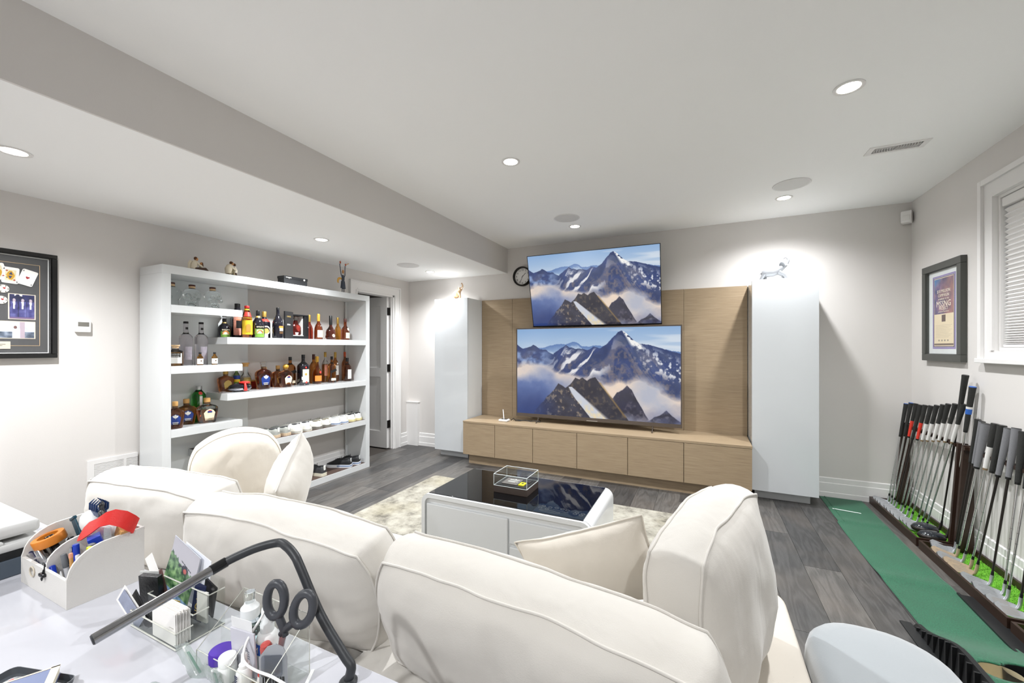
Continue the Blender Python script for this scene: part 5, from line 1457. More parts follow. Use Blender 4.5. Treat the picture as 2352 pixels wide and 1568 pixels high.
# ribbed black side wall of the ramp, and the long ball-return tray on the other side
b = B()
b.m = T(-1.112, -3.3, 0)
side = [(y, mat_z(y) + .012) for y in np.linspace(2.60, 2.0, 13)]
b.loft([[(MX0 - .028, y, 0), (MX0 - .014, y, max(.012, z)), (MX0 + .004, y, max(.012, z)), (MX0 + .004, y, 0)] for y, z in side])
obj('ramp_side', b, rub, t, ang=0)
for y, z in side[1:]:
    b = B(); b.m = T(-1.112, -3.3, 0)
    b.box(MX0 - .031, MX0 - .012, y, y + .008, 0, max(.014, z - .004))
    obj('ramp_rib', b, rub, t, ang=0)
b = B(); b.m = T(-1.112, -3.3, 0)
b.box(MX0 - .07, MX0 - .026, 2.0, 2.62, 0, .008, .002)
obj('ramp_skirt', b, rub, t)
b = B(); b.m = T(-1.112, -3.3, 0)
b.loft([
        [(MX1 - .008 - (3.03 - y) * .03, y, 0), (MX1 - .008 - (3.03 - y) * .03, y, .016), (MX1 + .004 - (3.03 - y) * .03, y, .016), (MX1 + .01 - (3.03 - y) * .03, y, .008), (MX1 + .075, y, .008), (MX1 + .08, y, .016), (MX1 + .092, y, .014), (MX1 + .094, y, 0)] for y in (3.03, 2.8, 2.5)])
obj('return_tray', b, rub, t, ang=0)
for hx, hy_, r in HC:
    b = B()
    zc = mat_z(hy_)
    b.lathe([(1.03, zc - .004), (1.0, zc - .05), (.9, zc - .055)], 24, r, r * .8, c=(hx - 1.112, hy_ - 3.3, 0), cap=False)
    b.lathe([(.001, zc - .055), (.95, zc - .055)], 24, r, r * .8, c=(hx - 1.112, hy_ - 3.3, 0), cap=False)
    obj('cup', b, rub if r > .07 else M('cup_cream', 'cfc29f', rough=.5), t)
# ------------------------------------------------------------------ grey velvet ottoman
t = thing('ottoman', 'rounded pale grey velvet ottoman near the sofa end', 'ottoman', (.468, 1.31, 0))
def squircle(w, h, r, n=7): return round_rect(w, h, r, n)
ow, od = .36, .70
b = B()
lv = [(0, .93), (.02, .97), (.08, 1), (.33, 1), (.37, .985), (.395, .95), (.41, .88), (.417, .7), (.42, .3)]
b.loft([[(x * f + 0, y * (1 - (1 - f) * ow / od), z * 1.08 + .02) for x, y in squircle(ow, od, .155)] for z, f in lv])
obj('upholstery', b, M('grey_velvet', '999ea1', rough=.85, var=.04, vs_=7, sheen=.6, bump=.06, bs=300), t, ang=60)
for sx_ in (-1, 1):
    for sy_ in (-1, 1):
        obj('foot', B().lathe([(.001, 0), (.02, 0), (.02, .03), (.001, .03)], 12), black_m, t, (sx_ * .1, sy_ * .26, 0))
# ------------------------------------------------------------------ rug
def rug_material():
    m, nt, p = new_mat('mottled_rug')
    L = nt.links
    tc = nd(nt, 'ShaderNodeTexCoord')
    n1 = nd(nt, 'ShaderNodeTexNoise', Scale=7.0, Detail=8.0, Roughness=.75); L.new(tc.outputs['Object'], n1.inputs['Vector'])
    n2 = nd(nt, 'ShaderNodeTexNoise', Scale=2.0, Detail=3.0); L.new(tc.outputs['Object'], n2.inputs['Vector'])
    n3 = nd(nt, 'ShaderNodeTexNoise', Scale=260.0, Detail=2.0); L.new(tc.outputs['Object'], n3.inputs['Vector'])
    rp = nd(nt, 'ShaderNodeValToRGB')
    rp.color_ramp.elements[0].position = .36; rp.color_ramp.elements[0].color = (*lin('68645c'), 1)
    rp.color_ramp.elements[1].position = .62; rp.color_ramp.elements[1].color = (*lin('a9a599'), 1)
    e = rp.color_ramp.elements.new(.47); e.color = (*lin('918d81'), 1)
    L.new(n1.outputs['Fac'], rp.inputs[0])
    f2 = nd(nt, 'ShaderNodeMapRange'); f2.inputs[1].default_value = .5; f2.inputs[2].default_value = .7; f2.inputs[4].default_value = .3
    L.new(n2.outputs['Fac'], f2.inputs[0])
    L.new(mix_rgb(nt, f2.outputs[0], rp.outputs[0], lin('d8c98e'), 'MULTIPLY'), p.inputs['Base Color'])
    p.inputs['Roughness'].default_value = .95
    bp = nd(nt, 'ShaderNodeBump', Strength=.4, Distance=.004); L.new(n3.outputs['Fac'], bp.inputs['Height']); L.new(bp.outputs[0], p.inputs['Normal'])
    return m
b = B(); b.m = T(0, 0, 0)
b.prism([(x - 1.16, y + 2.52) for x, y in round_rect(2.76, 1.98, .03)], .0005, .011)
b.v = [(x + 1.16, y - 2.52, z) for x, y, z in b.v]
rug = tag(obj('area_rug', b, rug_material(), loc=(-1.16, 2.52, 0), ang=30), 'cream and grey mottled area rug under the coffee table', 'rug')

# ------------------------------------------------------------------ fridge coffee table
TZ = .455
t = thing('coffee_table', 'white coffee table with a black glass top and drawer fronts', 'coffee table', (-1.04, 2.315, .011))
tx0, tx1, ty0, ty1 = -.53, .535, -.285, .285
wg = M('table_white', 'dddfe0', rough=.15, coat=.4, var=.006)
wf = M('drawer_white', 'd3d5d6', rough=.35, var=.01)
def xz_outline(w, h, r, z0, n=6):
    o = [(-w / 2, z0), (w / 2, z0)]
    o += [(w / 2 - r + r * math.cos(a), z0 + h - r + r * math.sin(a)) for a in np.linspace(0, PI / 2, n)]
    o += [(-w / 2 + r + r * math.cos(a), z0 + h - r + r * math.sin(a)) for a in np.linspace(PI / 2, PI, n)]
    return o
W_ = tx1 - tx0; hz_ = TZ - .011 - .045
b = B()
o1 = xz_outline(W_, hz_, .055, .045)
b.loft([[(x, y, z) for x, z in o1] for y in (ty0 + .02, ty1)])
obj('table_body', b, wg, t)
o2 = xz_outline(W_ - .05, hz_ - .05, .035, .07)
b = B()
n = len(o1)
vs_ = [(x, ty0, z) for x, z in o1] + [(x, ty0, z) for x, z in o2] + [(x, ty0 + .03, z) for x, z in o1] + [(x, ty0 + .03, z) for x, z in o2]
fs_ = []
for i in range(n):
    j = (i + 1) % n
    fs_ += [(i, j, n + j, n + i), (i, 2 * n + i, 2 * n + j, j), (n + i, n + j, 3 * n + j, 3 * n + i)]
b.add(vs_, fs_)
obj('front_rim', b, wg, t)
zt_ = TZ - .011 - .05 - .012
def front(nm, x0, x1, z0, z1): return obj(nm, B().box(x0, x1, ty0 + .004, ty0 + .028, z0, z1, .006, 3), wf, t)
front('fridge_drawer', tx0 + .031, .058, .075, zt_)
front('drawer', .068, tx1 - .031, .245, zt_)
front('drawer', .068, tx1 - .031, .075, .228)
obj('glass_top', B().box(-.485, .485, -.27, .272, TZ - .0115, TZ - .0065, .001), M('black_glass_top', '060608', rough=.02, spec=.45), t)
GT = TZ - .0065
b = B()
for x, y in ((.235, -.175), (.275, -.18), (.225, -.205), (.265, -.208), (.31, -.172), (.345, -.176), (.375, -.18), (.43, -.188), (.465, -.192), (.425, -.208), (.458, -.212)):
    if x < .47: b.tube([(x + .011 * math.cos(a), y + .009 * math.sin(a), GT) for a in np.linspace(0, 2 * PI, 14)[:-1]], .0008, 4, closed=True)
b.tube([(.3, -.2, GT), (.39, -.21, GT)], .0008, 4)
b.tube([(.29 + .06 * math.cos(a) * 1.0, -.235 + .01 * math.sin(a), GT) for a in np.linspace(0, 2 * PI, 20)[:-1]], .0008, 4, closed=True)
obj('touch_controls', b, M('icon_grey', '4a4f54', rough=.4), t)
b = B()
for z0, z1 in ((.385, .405), (.366, .371), (.335, .352)):
    b.box(tx1 - .001, tx1 + .001, -.165, -.155, z0 - .02, z1 - .02)
obj('socket_ports', b, ink_m, t, ang=0)
for sx_ in (-1, 1):
    for sy_ in (-1, 1):
        obj('foot', B().lathe([(.001, 0), (.022, 0), (.026, .046), (.001, .046)], 12), wg, t, (sx_ * .46, sy_ * .22, 0))
ZG = TZ + .011 - .0065
t = thing('display_case', 'clear acrylic display case with a brown base and certificate inside', 'display case', (-1.055, 2.313, TZ + .0045))
obj('case_base', B().box(-.112, .112, -.094, .094, 0, .042, .002), M('case_brown', '4a403b', rough=.5), t)
ac = clear('acrylic', 'fbfdfd', .8)
ae = M('acrylic_edge', 'dfe6e6', rough=.2)
b = B()
for x0, x1, y0_, y1_, z0_, z1_ in ((-.112, .112, -.094, -.0915, .042, .11), (-.112, .112, .0915, .094, .042, .11), (-.112, -.1095, -.0915, .0915, .042, .11), (.1095, .112, -.0915, .0915, .042, .11), (-.112, .112, -.094, .094, .11, .1125)):
    b.box(x0, x1, y0_, y1_, z0_, z1_)
obj('acrylic_cover', b, ac, t, ang=0)
b = B()
for x in (-.111, .111):
    for y in (-.093, .093): b.cyl((x, y, .042), (x, y, .112), .0018, n=6)
    for z in (.043, .112): b.cyl((x, -.093, z), (x, .093, z), .0016, n=6)
for y in (-.093, .093):
    for z in (.043, .112): b.cyl((-.111, y, z), (.111, y, z), .0016, n=6)
obj('cover_edges', b, ae, t)
obj('black_tray', B().box(-.1, .1, -.083, .083, .042, .046), M('tray_black', '1c1a1a', rough=.5), t, ang=0)
obj('certificate', B().box(-.075, .03, -.06, .05, .046, .052, .001), M('card_taupe', '6a625e', rough=.5), t)
obj('certificate_print', B().box(-.05, .015, .02, .024, .052, .0525).box(-.05, .01, .01, .013, .052, .0525).box(-.05, .015, -.012, -.008, .052, .0525).box(-.05, .0, -.022, -.019, .052, .0525).box(-.02, -.012, .03, .038, .052, .0525), P_white, t, ang=0)
obj('yellow_tag', B().box(.036, .072, -.055, .0, .046, .053, .001), M('tag_yellow', 'e8d818', rough=.4), t)
obj('tag_emblem', B().ell((.054, -.022, .0535), (.007, .012, .001), 8, 4), ink_m, t)
obj('small_card', B().box(.036, .085, .015, .06, .046, .05, .001), M('card_dark', '35312f', rough=.4), t)

# ------------------------------------------------------------------ sofa
def fabric(key, c, c2, bump=.12):
    m, nt, p = new_mat(key)
    L = nt.links
    tc = nd(nt, 'ShaderNodeTexCoord')
    n1 = nd(nt, 'ShaderNodeTexNoise', Scale=4.0, Detail=3.0); L.new(tc.outputs['Object'], n1.inputs['Vector'])
    w1 = nd(nt, 'ShaderNodeTexNoise', Scale=420.0, Detail=2.0); L.new(tc.outputs['Object'], w1.inputs['Vector'])
    L.new(mix_rgb(nt, n1.outputs['Fac'], lin(c), lin(c2)), p.inputs['Base Color'])
    p.inputs['Roughness'].default_value = .88; p.inputs['Sheen Weight'].default_value = .25
    bp = nd(nt, 'ShaderNodeBump', Strength=bump, Distance=.004); L.new(w1.outputs['Fac'], bp.inputs['Height'])
    mp = nd(nt, 'ShaderNodeMapping', Scale=(2.2, 2.2, .9)); L.new(tc.outputs['Object'], mp.inputs['Vector'])
    w2 = nd(nt, 'ShaderNodeTexNoise', Scale=5.0, Detail=2.0, Distortion=.3); L.new(mp.outputs[0], w2.inputs['Vector'])
    b2 = nd(nt, 'ShaderNodeBump', Strength=.4, Distance=.015); L.new(w2.outputs['Fac'], b2.inputs['Height']); L.new(bp.outputs[0], b2.inputs['Normal'])
    L.new(b2.outputs[0], p.inputs['Normal'])
    MATS[key] = m
    return m
cush_m = fabric('white_linen', 'c9c4bc', 'd0ccc5')
cush2_m = fabric('cream_linen', 'ccc4b7', 'd2cbc0')
def frame_leather():
    m, nt, p = new_mat('speckled_cream')
    L = nt.links
    tc = nd(nt, 'ShaderNodeTexCoord'); v = nd(nt, 'ShaderNodeTexVoronoi', Scale=60.0); L.new(tc.outputs['Object'], v.inputs['Vector'])
    mr = nd(nt, 'ShaderNodeMapRange'); mr.inputs[1].default_value = .05; mr.inputs[2].default_value = .09; mr.inputs[3].default_value = .55; mr.inputs[4].default_value = 0
    L.new(v.outputs['Distance'], mr.inputs[0])
    L.new(mix_rgb(nt, mr.outputs[0], lin('d2cabe'), lin('ada291')), p.inputs['Base Color'])
    p.inputs['Roughness'].default_value = .7
    return m
sof_m = frame_leather()
t = thing('sofa', 'long white fabric sofa with a low flat frame behind the desk', 'sofa', (-1.39, 1.1, 0))
def sb(nm, x0, x1, y0_, y1_, z0_, z1_, bev=.03, m_=None, seg=4): return obj(nm, B().box(x0 + 1.39, x1 + 1.39, y0_ - 1.1, y1_ - 1.1, z0_, z1_, bev, seg), m_ or sof_m, t, ang=60)
sb('back_frame', -3.0, .285, .615, .83, .05, .4, .025)
b = B(); b.m = T(1.39, -1.1, 0)
ol = round_rect(.34, .93, .07, 6)
b.loft([[(x * f + .117, y * f2 * 1.35 + 1.26, z) for x, y in ol] for z, f, f2 in ((.05, .96, .98), (.08, 1, 1), (.38, 1, 1), (.395, .98, .992), (.402, .93, .975))])
obj('end_section', b, sof_m, t, ang=50)
b = B(); b.m = T(1.39, -1.1, 0)
b.loft([[(x * .75 * f - 2.87, y * f2 + 1.12, z) for x, y in ol] for z, f, f2 in ((.05, .96, .98), (.08, 1, 1), (.38, 1, 1), (.395, .98, .992), (.402, .93, .975))])
obj('end_section', b, sof_m, t, ang=50)
sb('seat_base', -2.74, -.06, .8, 1.56, .05, .23, .02)
for k in range(3):
    x0 = -2.745 + k * .875
    sb('seat_cushion', x0, x0 + .872, .82, 1.66, .22, .405, .07, cush_m, 5)
for x in (-2.9, -1.4, .12):
    for y in (.7, 1.45):
        obj('foot', B().lathe([(.001, 0), (.024, 0), (.028, .055), (.001, .055)], 10), black_m, t, (x + 1.39, y - 1.1, 0))

def cushion(label, group, loc, rot, w, h, t_, te, mat_, seed, boxed=True, sag=.0, amp=.006, k=.18, pinch=.06, name='back_cushion', cat='cushion', slump=0, N=34, taper=0):
    o = thing(name, label, cat, loc, rot, group)
    nz = lambda x, y, z, f: mnoise.noise(Vector((x * f + seed * 7.3, y * f + seed * 3.1, z * f)))
    def P2(u, v):
        if boxed:
            x = w / 2 * u * math.sqrt(max(0, 1 - k * v * v)) * (1 + .02 * (1 - v * v))
            z = h / 2 * v * math.sqrt(max(0, 1 - k * u * u)) * (1 + .03 * (1 - u * u))
        else:
            x = w / 2 * u * (1 - pinch * (1 - v * v) * abs(u)); z = h / 2 * v * (1 - pinch * (1 - u * u) * abs(v))
        return x, z
    def fin(p):
        x, y, z = p
        z += -sag * math.cos(min(1, abs(x) / (w / 2)) * PI / 2) * max(0, z / (h / 2)) 
        if slump:
            y += slump * (z / h) ** 2 * (1 if z > 0 else 0)
        if taper:
            y *= 1 - taper * max(0, z / (h / 2)) * .5
        d = amp * 1.6 * nz(x, y, z, 5.5) + amp * .6 * nz(x, y, z, 13)
        return (x + amp * nz(z, x, y, 4), y + d, z + amp * nz(y, z, x, 4.5))
    def thick(u, v):
        a = max(0, 1 - abs(u) ** 2.4); c = max(0, 1 - abs(v) ** 2.4)
        f = (a * c) ** (.55 if boxed else .5)
        # gathered folds radiating from the seam
        g = .10 * (1 - f) * f * 4 * mnoise.noise(Vector((u * 9 + seed, v * 9, seed * 2.2)))
        return te / 2 + (t_ - te) / 2 * (f + g * .5)
    b = B()
    for sg in (-1, 1):
        def fn(uu, vv, sg=sg):
            u, v = uu * 2 - 1, vv * 2 - 1
            x, z = P2(u, v)
            return fin((x, sg * thick(u, v), z))
        b.grid(N, int(N * .75), fn, flip=sg > 0)
    per = [(-1 + 2 * i / 40, -1) for i in range(40)] + [(1, -1 + 2 * i / 28) for i in range(28)] + [(1 - 2 * i / 40, 1) for i in range(40)] + [(-1, 1 - 2 * i / 28) for i in range(28)]
    if boxed:
        rings = []
        for j in range(7):
            q = -1 + 2 * j / 6
            rings.append([fin((P2(u, v)[0] * (1 + .05 * (1 - q * q)), q * te / 2, P2(u, v)[1] * (1 + .09 * (1 - q * q)))) for u, v in per])
        b.loft(rings, cap=False)
    me = b.mesh('cover', mat_, 180)
    bm = bmesh.new(); bm.from_mesh(me); bmesh.ops.remove_doubles(bm, verts=bm.verts[:], dist=.0008); bmesh.ops.recalc_face_normals(bm, faces=bm.faces[:]); bm.to_mesh(me); bm.free()
    link('cover', me, o)
    for sg in ((-1, 1) if boxed else (0,)):
        pts = []
        for u, v in per:
            x, z = P2(u, v)
            pts.append(fin((x * 1.006, sg * te / 2 * 1.02, z * 1.008)))
        obj('piping', B().tube(pts, .0038 if boxed else .0032, 6, closed=True), mat_, o, ang=180)
    return o
R_ = math.radians
cushion('big white back cushion at the grille end of the sofa', 'sofa back cushions', (-2.20, 1.0, .592), (R_(10), 0, R_(7)), .80, .36, .30, .15, cush_m, 1, sag=.01, amp=.009)
cushion('big white back cushion in the middle of the sofa behind the desk', 'sofa back cushions', (-1.335, .965, .59), (R_(12), R_(1), R_(4)), .88, .37, .28, .14, cush_m, 2, amp=.008)
cushion('big white back cushion standing nearest the ottoman and the golf clubs', 'sofa back cushions', (-.40, .94, .59), (R_(13), R_(2), R_(-4)), .89, .37, .27, .13, cush_m, 3, amp=.007)
cushion('plump white back cushion at the sofa end nearest the bookshelf', 'sofa arm cushions', (-2.53, 1.5, .63), (0, R_(-8), R_(62)), .44, .42, .40, .14, cush2_m, 4, amp=.012, k=.4)
cushion('plump white back cushion at the sofa end by the ottoman', 'sofa arm cushions', (.035, 1.335, .637), (R_(-4), R_(-4), R_(72)), .57, .46, .26, .13, cush_m, 5, amp=.009)
cushion('cream throw pillow with a pointed corner up near the bookshelf end', 'throw pillows', (-1.95, 1.42, .645), (R_(-12), R_(35), R_(-58)), .38, .38, .2, 0, cush_m, 6, boxed=False, name='throw_pillow', cat='pillow', amp=.006)
cushion('cream throw pillow lying against the cushion by the ottoman', 'throw pillows', (-.345, 1.36, .605), (R_(12), R_(-20), R_(4)), .46, .28, .15, 0, cush2_m, 7, boxed=False, name='throw_pillow', cat='pillow', amp=.006)
# ------------------------------------------------------------------ desk
DK = .74
t = thing('desk', 'white desk with a glossy top in front of the sofa', 'desk', (-1.2, .2, 0))
desk_m = M('desk_white', 'babac0', rough=.18, var=.006, coat=.3)
obj('desk_top', B().box(-1.15, 1.0, -.36, .38, DK - .03, DK, .002), desk_m, t)
for x in (-1.12, .94):
    obj('desk_leg', B().box(x, x + .03, -.34, .36, 0, DK - .03), desk_m, t, ang=0)
obj('modesty_panel', B().box(-1.09, .94, .33, .345, .3, DK - .03), desk_m, t, ang=0)

# ------------------------------------------------------------------ printer
t = thing('printer', 'grey and black desktop printer at the end of the desk', 'printer', (-1.88, .245, DK))
pg = M('printer_grey', 'c6c6c4', rough=.45, var=.01); pdk = M('printer_slate', '4b5560', rough=.4); pbk = M('printer_black', '141618', rough=.4)
obj('base_body', B().box(-.215, .215, -.215, .215, 0, .048, .004), pdk, t)
obj('paper_slot', B().box(-.205, .212, -.21, .205, .048, .072), pbk, t, ang=0)
obj('tray_cover', B().box(-.218, .222, -.21, .225, .07, .09, .006), pg, t)
obj('output_slot', B().box(-.2, .14, -.15, .2, .09, .1), pdk, t, ang=0)
obj('scanner_lid', B().box(-.215, .205, -.215, .22, .1, .135, .012, 3), pg, t)
obj('guide_rail', B().box(.195, .215, -.1, .15, .09, .097, .002), pg, t)
obj('front_seam', B().box(.2145, .216, -.06, -.057, 0, .046), pbk, t, ang=0)

# ------------------------------------------------------------------ leather desk organiser
OX0, OX1, OY0, OY1 = -1.607, -1.336, .41, .555
t = thing('desk_organizer', 'white stitched leather desk organiser with curved sides full of pens', 'organizer', (-1.4715, .4825, DK))
lt = M('white_leather', 'd8d5d0', rough=.5, var=.02, vs_=40, bump=.12, bs=500)
hx = (OX1 - OX0) / 2; hy2 = (OY1 - OY0) / 2
curve = [(-hy2, .068)] + [(-hy2 + .002 + (.075) * (1 - math.cos(a)), .07 + .064 * math.sin(a)) for a in np.linspace(.1, PI / 2, 8)] + [(hy2, .138)]
def side_wall(x0, x1, cv):
    b = B()
    ol = [(cv[0][0], .0003)] + cv + [(cv[-1][0], .0003)]
    b.loft([[(x, y, z) for y, z in ol] for x in (x0, x1)])
    return b
obj('side_wall', side_wall(-hx, -hx + .006, curve), lt, t, ang=20)
obj('side_wall', side_wall(hx - .006, hx, curve), lt, t, ang=20)
obj('divider', side_wall(-.003, .003, [(max(-hy2 + .007, min(hy2 - .007, y)), z - .012) for y, z in curve]), lt, t, ang=20)
b = B()
ho = [(-hx + .075 + .014 * math.cos(a), .045 + .012 * math.sin(a)) for a in np.linspace(0, 2 * PI, 17)[:-1]]
rc = [(-hx + .0062, .0005), (hx - .0062, .0005), (hx - .0062, .066), (-hx + .0062, .066)]
bmx = bmesh.new()
vo = [bmx.verts.new((x, 0, z)) for x, z in rc]; vi = [bmx.verts.new((x, 0, z)) for x, z in ho]
es = [bmx.edges.new((vo[i], vo[(i + 1) % 4])) for i in range(4)] + [bmx.edges.new((vi[i], vi[(i + 1) % 16])) for i in range(16)]
bmesh.ops.triangle_fill(bmx, use_beauty=True, edges=es)
ex = bmesh.ops.extrude_face_region(bmx, geom=bmx.faces[:])
for v in ex['geom']:
    if isinstance(v, bmesh.types.BMVert): v.co.y += .006
bmesh.ops.recalc_face_normals(bmx, faces=bmx.faces[:])
me = bpy.data.meshes.new('front_wall'); bmx.to_mesh(me); bmx.free(); me.materials.append(lt)
link('front_wall', me, t, (0, -hy2 + .0006, 0))
obj('back_wall', B().box(-hx + .0062, hx - .0062, hy2 - .0066, hy2 - .0006, .0005, .1375), lt, t, ang=0)
obj('bottom', B().box(-hx + .0062, hx - .0062, -hy2 + .0068, hy2 - .0068, .0008, .006), lt, t, ang=0)
for sx_ in (-hx - .0002, hx - .0008):
    b = B()
    for (y0_, z0_), (y1_, z1_) in zip(curve, curve[1:]):
        L0 = math.hypot(y1_ - y0_, z1_ - z0_); nn = max(1, int(L0 / .006))
        for i in range(nn):
            f0, f1 = i / nn, (i + .6) / nn
            b.tube([(sx_ + .0005, y0_ + (y1_ - y0_) * f0 + .004, z0_ + (z1_ - z0_) * f0 - .005), (sx_ + .0005, y0_ + (y1_ - y0_) * f1 + .004, z0_ + (z1_ - z0_) * f1 - .005)], .0006, 4)
    obj('stitching', b, M('stitch_grey', 'c9c4bc', rough=.7), t)['kind'] = 'stuff'
obj('hole_grommet', B().tube([(x, -.001, z) for x, z in ho], .0016, 6, closed=True), M('grommet', 'c9bfae', rough=.4), t, (0, -hy2, 0))

def pen(label, p0, p1, r, body, cap, capf=.4, clip=True, tip=None, name='pen', cat='pen'):
    """p0 bottom, p1 top"""
    p0, p1 = Vector(p0), Vector(p1)
    o = thing(name, label, cat, p0, 0, 'pens in the leather organiser')
    d = p1 - p0
    obj('barrel', B().tube([d * 0, d * .08, d * (1 - capf)], [r * .5, r, r], 12), body, o)
    obj('cap', B().tube([d * (1 - capf), d * .985, d], [r * 1.12, r * 1.08, r * .9], 12), cap, o)
    if clip:
        side = Vector((0, -1, .2)).normalized() * r * 1.35
        obj('clip', B().tube([d * .97 + side * .6, d * .96 + side, d * (1 - capf * .9) + side], r * .28, 6), tip or steel, o)
    return o
pn_b = M('pen_black', '17171a', rough=.25); pn_s = M('pen_silver', 'b7b9bd', rough=.2, metal=.9); pn_bl = M('pen_blue', '1d3cae', rough=.3); pn_w = M('pen_white', 'e8e8ea', rough=.3); pn_n = M('pen_navy', '22264a', rough=.3)
base_z = DK + .008
pen('slim silver pen with a dark clip leaning over the organiser front', (-1.515, .45, base_z), (-1.603, .425, .812), .0042, pn_s, pn_n, .5)
pen('black and chrome ballpoint pen leaning beside the slim silver pen', (-1.535, .46, base_z), (-1.585, .435, .832), .0055, pn_b, pn_b, .35, tip=pn_s)
pen('thick black marker with a long clip', (-1.50, .47, base_z), (-1.568, .45, .852), .0075, M('marker_grey', '8d908f', rough=.35), pn_b, .6, tip=pn_b)
pen('chrome capped fountain pen in the front compartment', (-1.51, .445, base_z), (-1.562, .428, .825), .006, pn_b, pn_s, .5)
pen('short black pen behind the marker', (-1.50, .49, base_z), (-1.525, .475, .846), .0065, pn_b, pn_b, .4)
pen('clear click pen with a grey grip', (-1.445, .45, base_z), (-1.452, .44, .832), .0052, pn_w, M('pen_smoke', '6f7275', rough=.3), .4, clip=False)
pen('white click pen with a chrome button', (-1.42, .46, base_z), (-1.44, .455, .848), .0052, pn_w, pn_s, .3)
pen('chrome pen with a blue band', (-1.395, .45, base_z), (-1.398, .445, .866), .0062, pn_w, pn_bl, .42, tip=pn_s)
pen('wooden pencil with a pale pink eraser', (-1.372, .435, base_z), (-1.378, .43, .855), .0036, M('pencil_wood', 'c8955a', rough=.5), M('eraser_pink', 'd9967c', rough=.7), .1, clip=False, name='pencil', cat='pencil')
pen('slim purple and white pen beside the wooden pencil', (-1.385, .45, base_z), (-1.388, .445, .842), .004, pn_n, pn_w, .3, clip=False)
pen('dark marker lying back against the divider', (-1.46, .46, base_z), (-1.468, .445, .825), .0055, pn_s, pn_b, .35, clip=False)
pen('fat black marker standing by the curved side wall', (-1.36, .47, base_z), (-1.358, .46, .868), .008, pn_b, M('marker_dark', '3a3a3c', rough=.4), .4, clip=False)
pen('pink-tipped pen in the rear of the organiser', (-1.415, .48, base_z), (-1.425, .485, .868), .005, pn_b, M('tip_pink', 'd95f8a', rough=.4), .1, clip=False)
pen('silver tube pen in clear film standing beside the blue box', (-1.352, .49, base_z + .02), (-1.345, .485, .902), .0065, pn_s, clear('film_tube', 'e8ecee', 1.5, .1, haze=.2), .45, clip=False)
def simple(name, label, cat, b, m_, loc=(0, 0, 0), rot=(0, 0, 0), ang=40, group=None):
    return tag(obj(name, b, m_, None, loc, rot, ang), label, cat, group)
b = B(); b.m = T(-1.425, .425, .775) @ Ry(.85) @ Rx(.15)
simple('craft_knife', 'grey flat paper knife slanting across the organiser front', 'knife', b.box(-.007, .007, -.0015, .0015, -.045, .055, .001), M('knife_grey', 'b5b7ba', rough=.3, metal=.5))
b = B(); b.m = T(-1.47, .424, .785) @ Ry(-.5)
simple('eraser_block', 'blue glue stick cap wedged at the organiser front', 'stationery', b.box(-.012, .02, -.004, .006, -.03, .018, .003), pn_bl)
b = B()
b.tube([(-1.462, .409, .806), (-1.462, .405, .785), (-1.458, .405, .782), (-1.458, .409, .8), (-1.462, .411, .818), (-1.466, .411, .8)], .0013, 5)
b.box(-1.474, -1.45, .403, .414, .79, .798, .002)
simple('binder_clip', 'small binder clip on the organiser front edge', 'clip', b, pn_b)
b = B(); b.m = T(-1.57, .45, .842) @ Rx(.3) @ Ry(-.1)
b.lathe([(.02, -.011), (.031, -.011), (.032, -.008), (.032, .008), (.031, .011), (.02, .011), (.02, -.011)], 28, cap=False)
simple('tape_roll', 'orange tape roll standing in the organiser', 'tape roll', b, M('tape_orange', 'd9822b', rough=.35, trans=.0))
b = B(); b.m = T(-1.545, .5, .835) @ Ry(-.5) @ Rx(.1)
b.box(-.012, .012, -.002, .002, -.07, .05, .0015).box(-.014, .014, -.004, .004, .048, .056, .002)
simple('comb', 'dark teal plastic comb handle sticking out of the organiser', 'comb', b, M('teal_plastic', '1d4657', rough=.3))
simple('round_lid', 'large white round lid at the back of the organiser', 'lid', B().ell((-1.548, .525, .862), (.036, .026, .034), 20, 12), M('white_plastic', 'efefee', rough=.35), ang=60)
simple('white_ball', 'white golf ball tucked behind the red strap', 'golf ball', B().ell((-1.43, .515, .872), (.0213, .0213, .0213), 18, 12), M('ball_white', 'f2f2f2', rough=.3, bump=.2, bs=400), ang=60)
def scissors(label, loc, rot, s, hm, bm_, th=.0065):
    o = thing('scissors', label, 'scissors', loc, rot)
    for sg in (-1, 1):
        b = B(); b.m = Ry(sg * .16)
        pts = [(sg * .026 * s + .021 * s * math.cos(a), 0, .05 * s + .034 * s * math.sin(a)) for a in np.linspace(0, 2 * PI, 22)[:-1]]
        b.tube(pts, th * s, 8, closed=True)
        b.tube([(sg * .018 * s, 0, .02 * s), (sg * .006 * s, 0, 0), (-sg * .003 * s, 0, -.02 * s)], [.008 * s, .008 * s, .006 * s], 8)
        hd = obj('handle', b, hm, o, ang=60)
        k = B(); k.m = Ry(sg * .03)
        k.loft([[(-sg * .008 * s, sg * .001 - .0008, -.015 * s), (sg * .006 * s, sg * .001 - .0008, -.015 * s), (sg * .006 * s, sg * .001 + .0008, -.015 * s), (-sg * .008 * s, sg * .001 + .0008, -.015 * s)], [(-.0005, sg * .001 - .0004, -.12 * s), (.0005, sg * .001 - .0004, -.12 * s), (.0005, sg * .001 + .0004, -.12 * s), (-.0005, sg * .001 + .0004, -.12 * s)]])
        obj('blade', k, bm_, o)
    return o
sc_m = M('scissor_black', '2c2d30', rough=.4)
scissors('black-handled scissors standing in the leather organiser behind the blue claw clip', (-1.49, .535, .855), (R_(10), R_(10), R_(-20)), .78, sc_m, steel)
t = thing('hair_claw_clip', 'dark blue hair claw clip hooked on the black scissors', 'hair clip', (-1.52, .53, .885))
navy = M('claw_navy', '12315f', rough=.25)
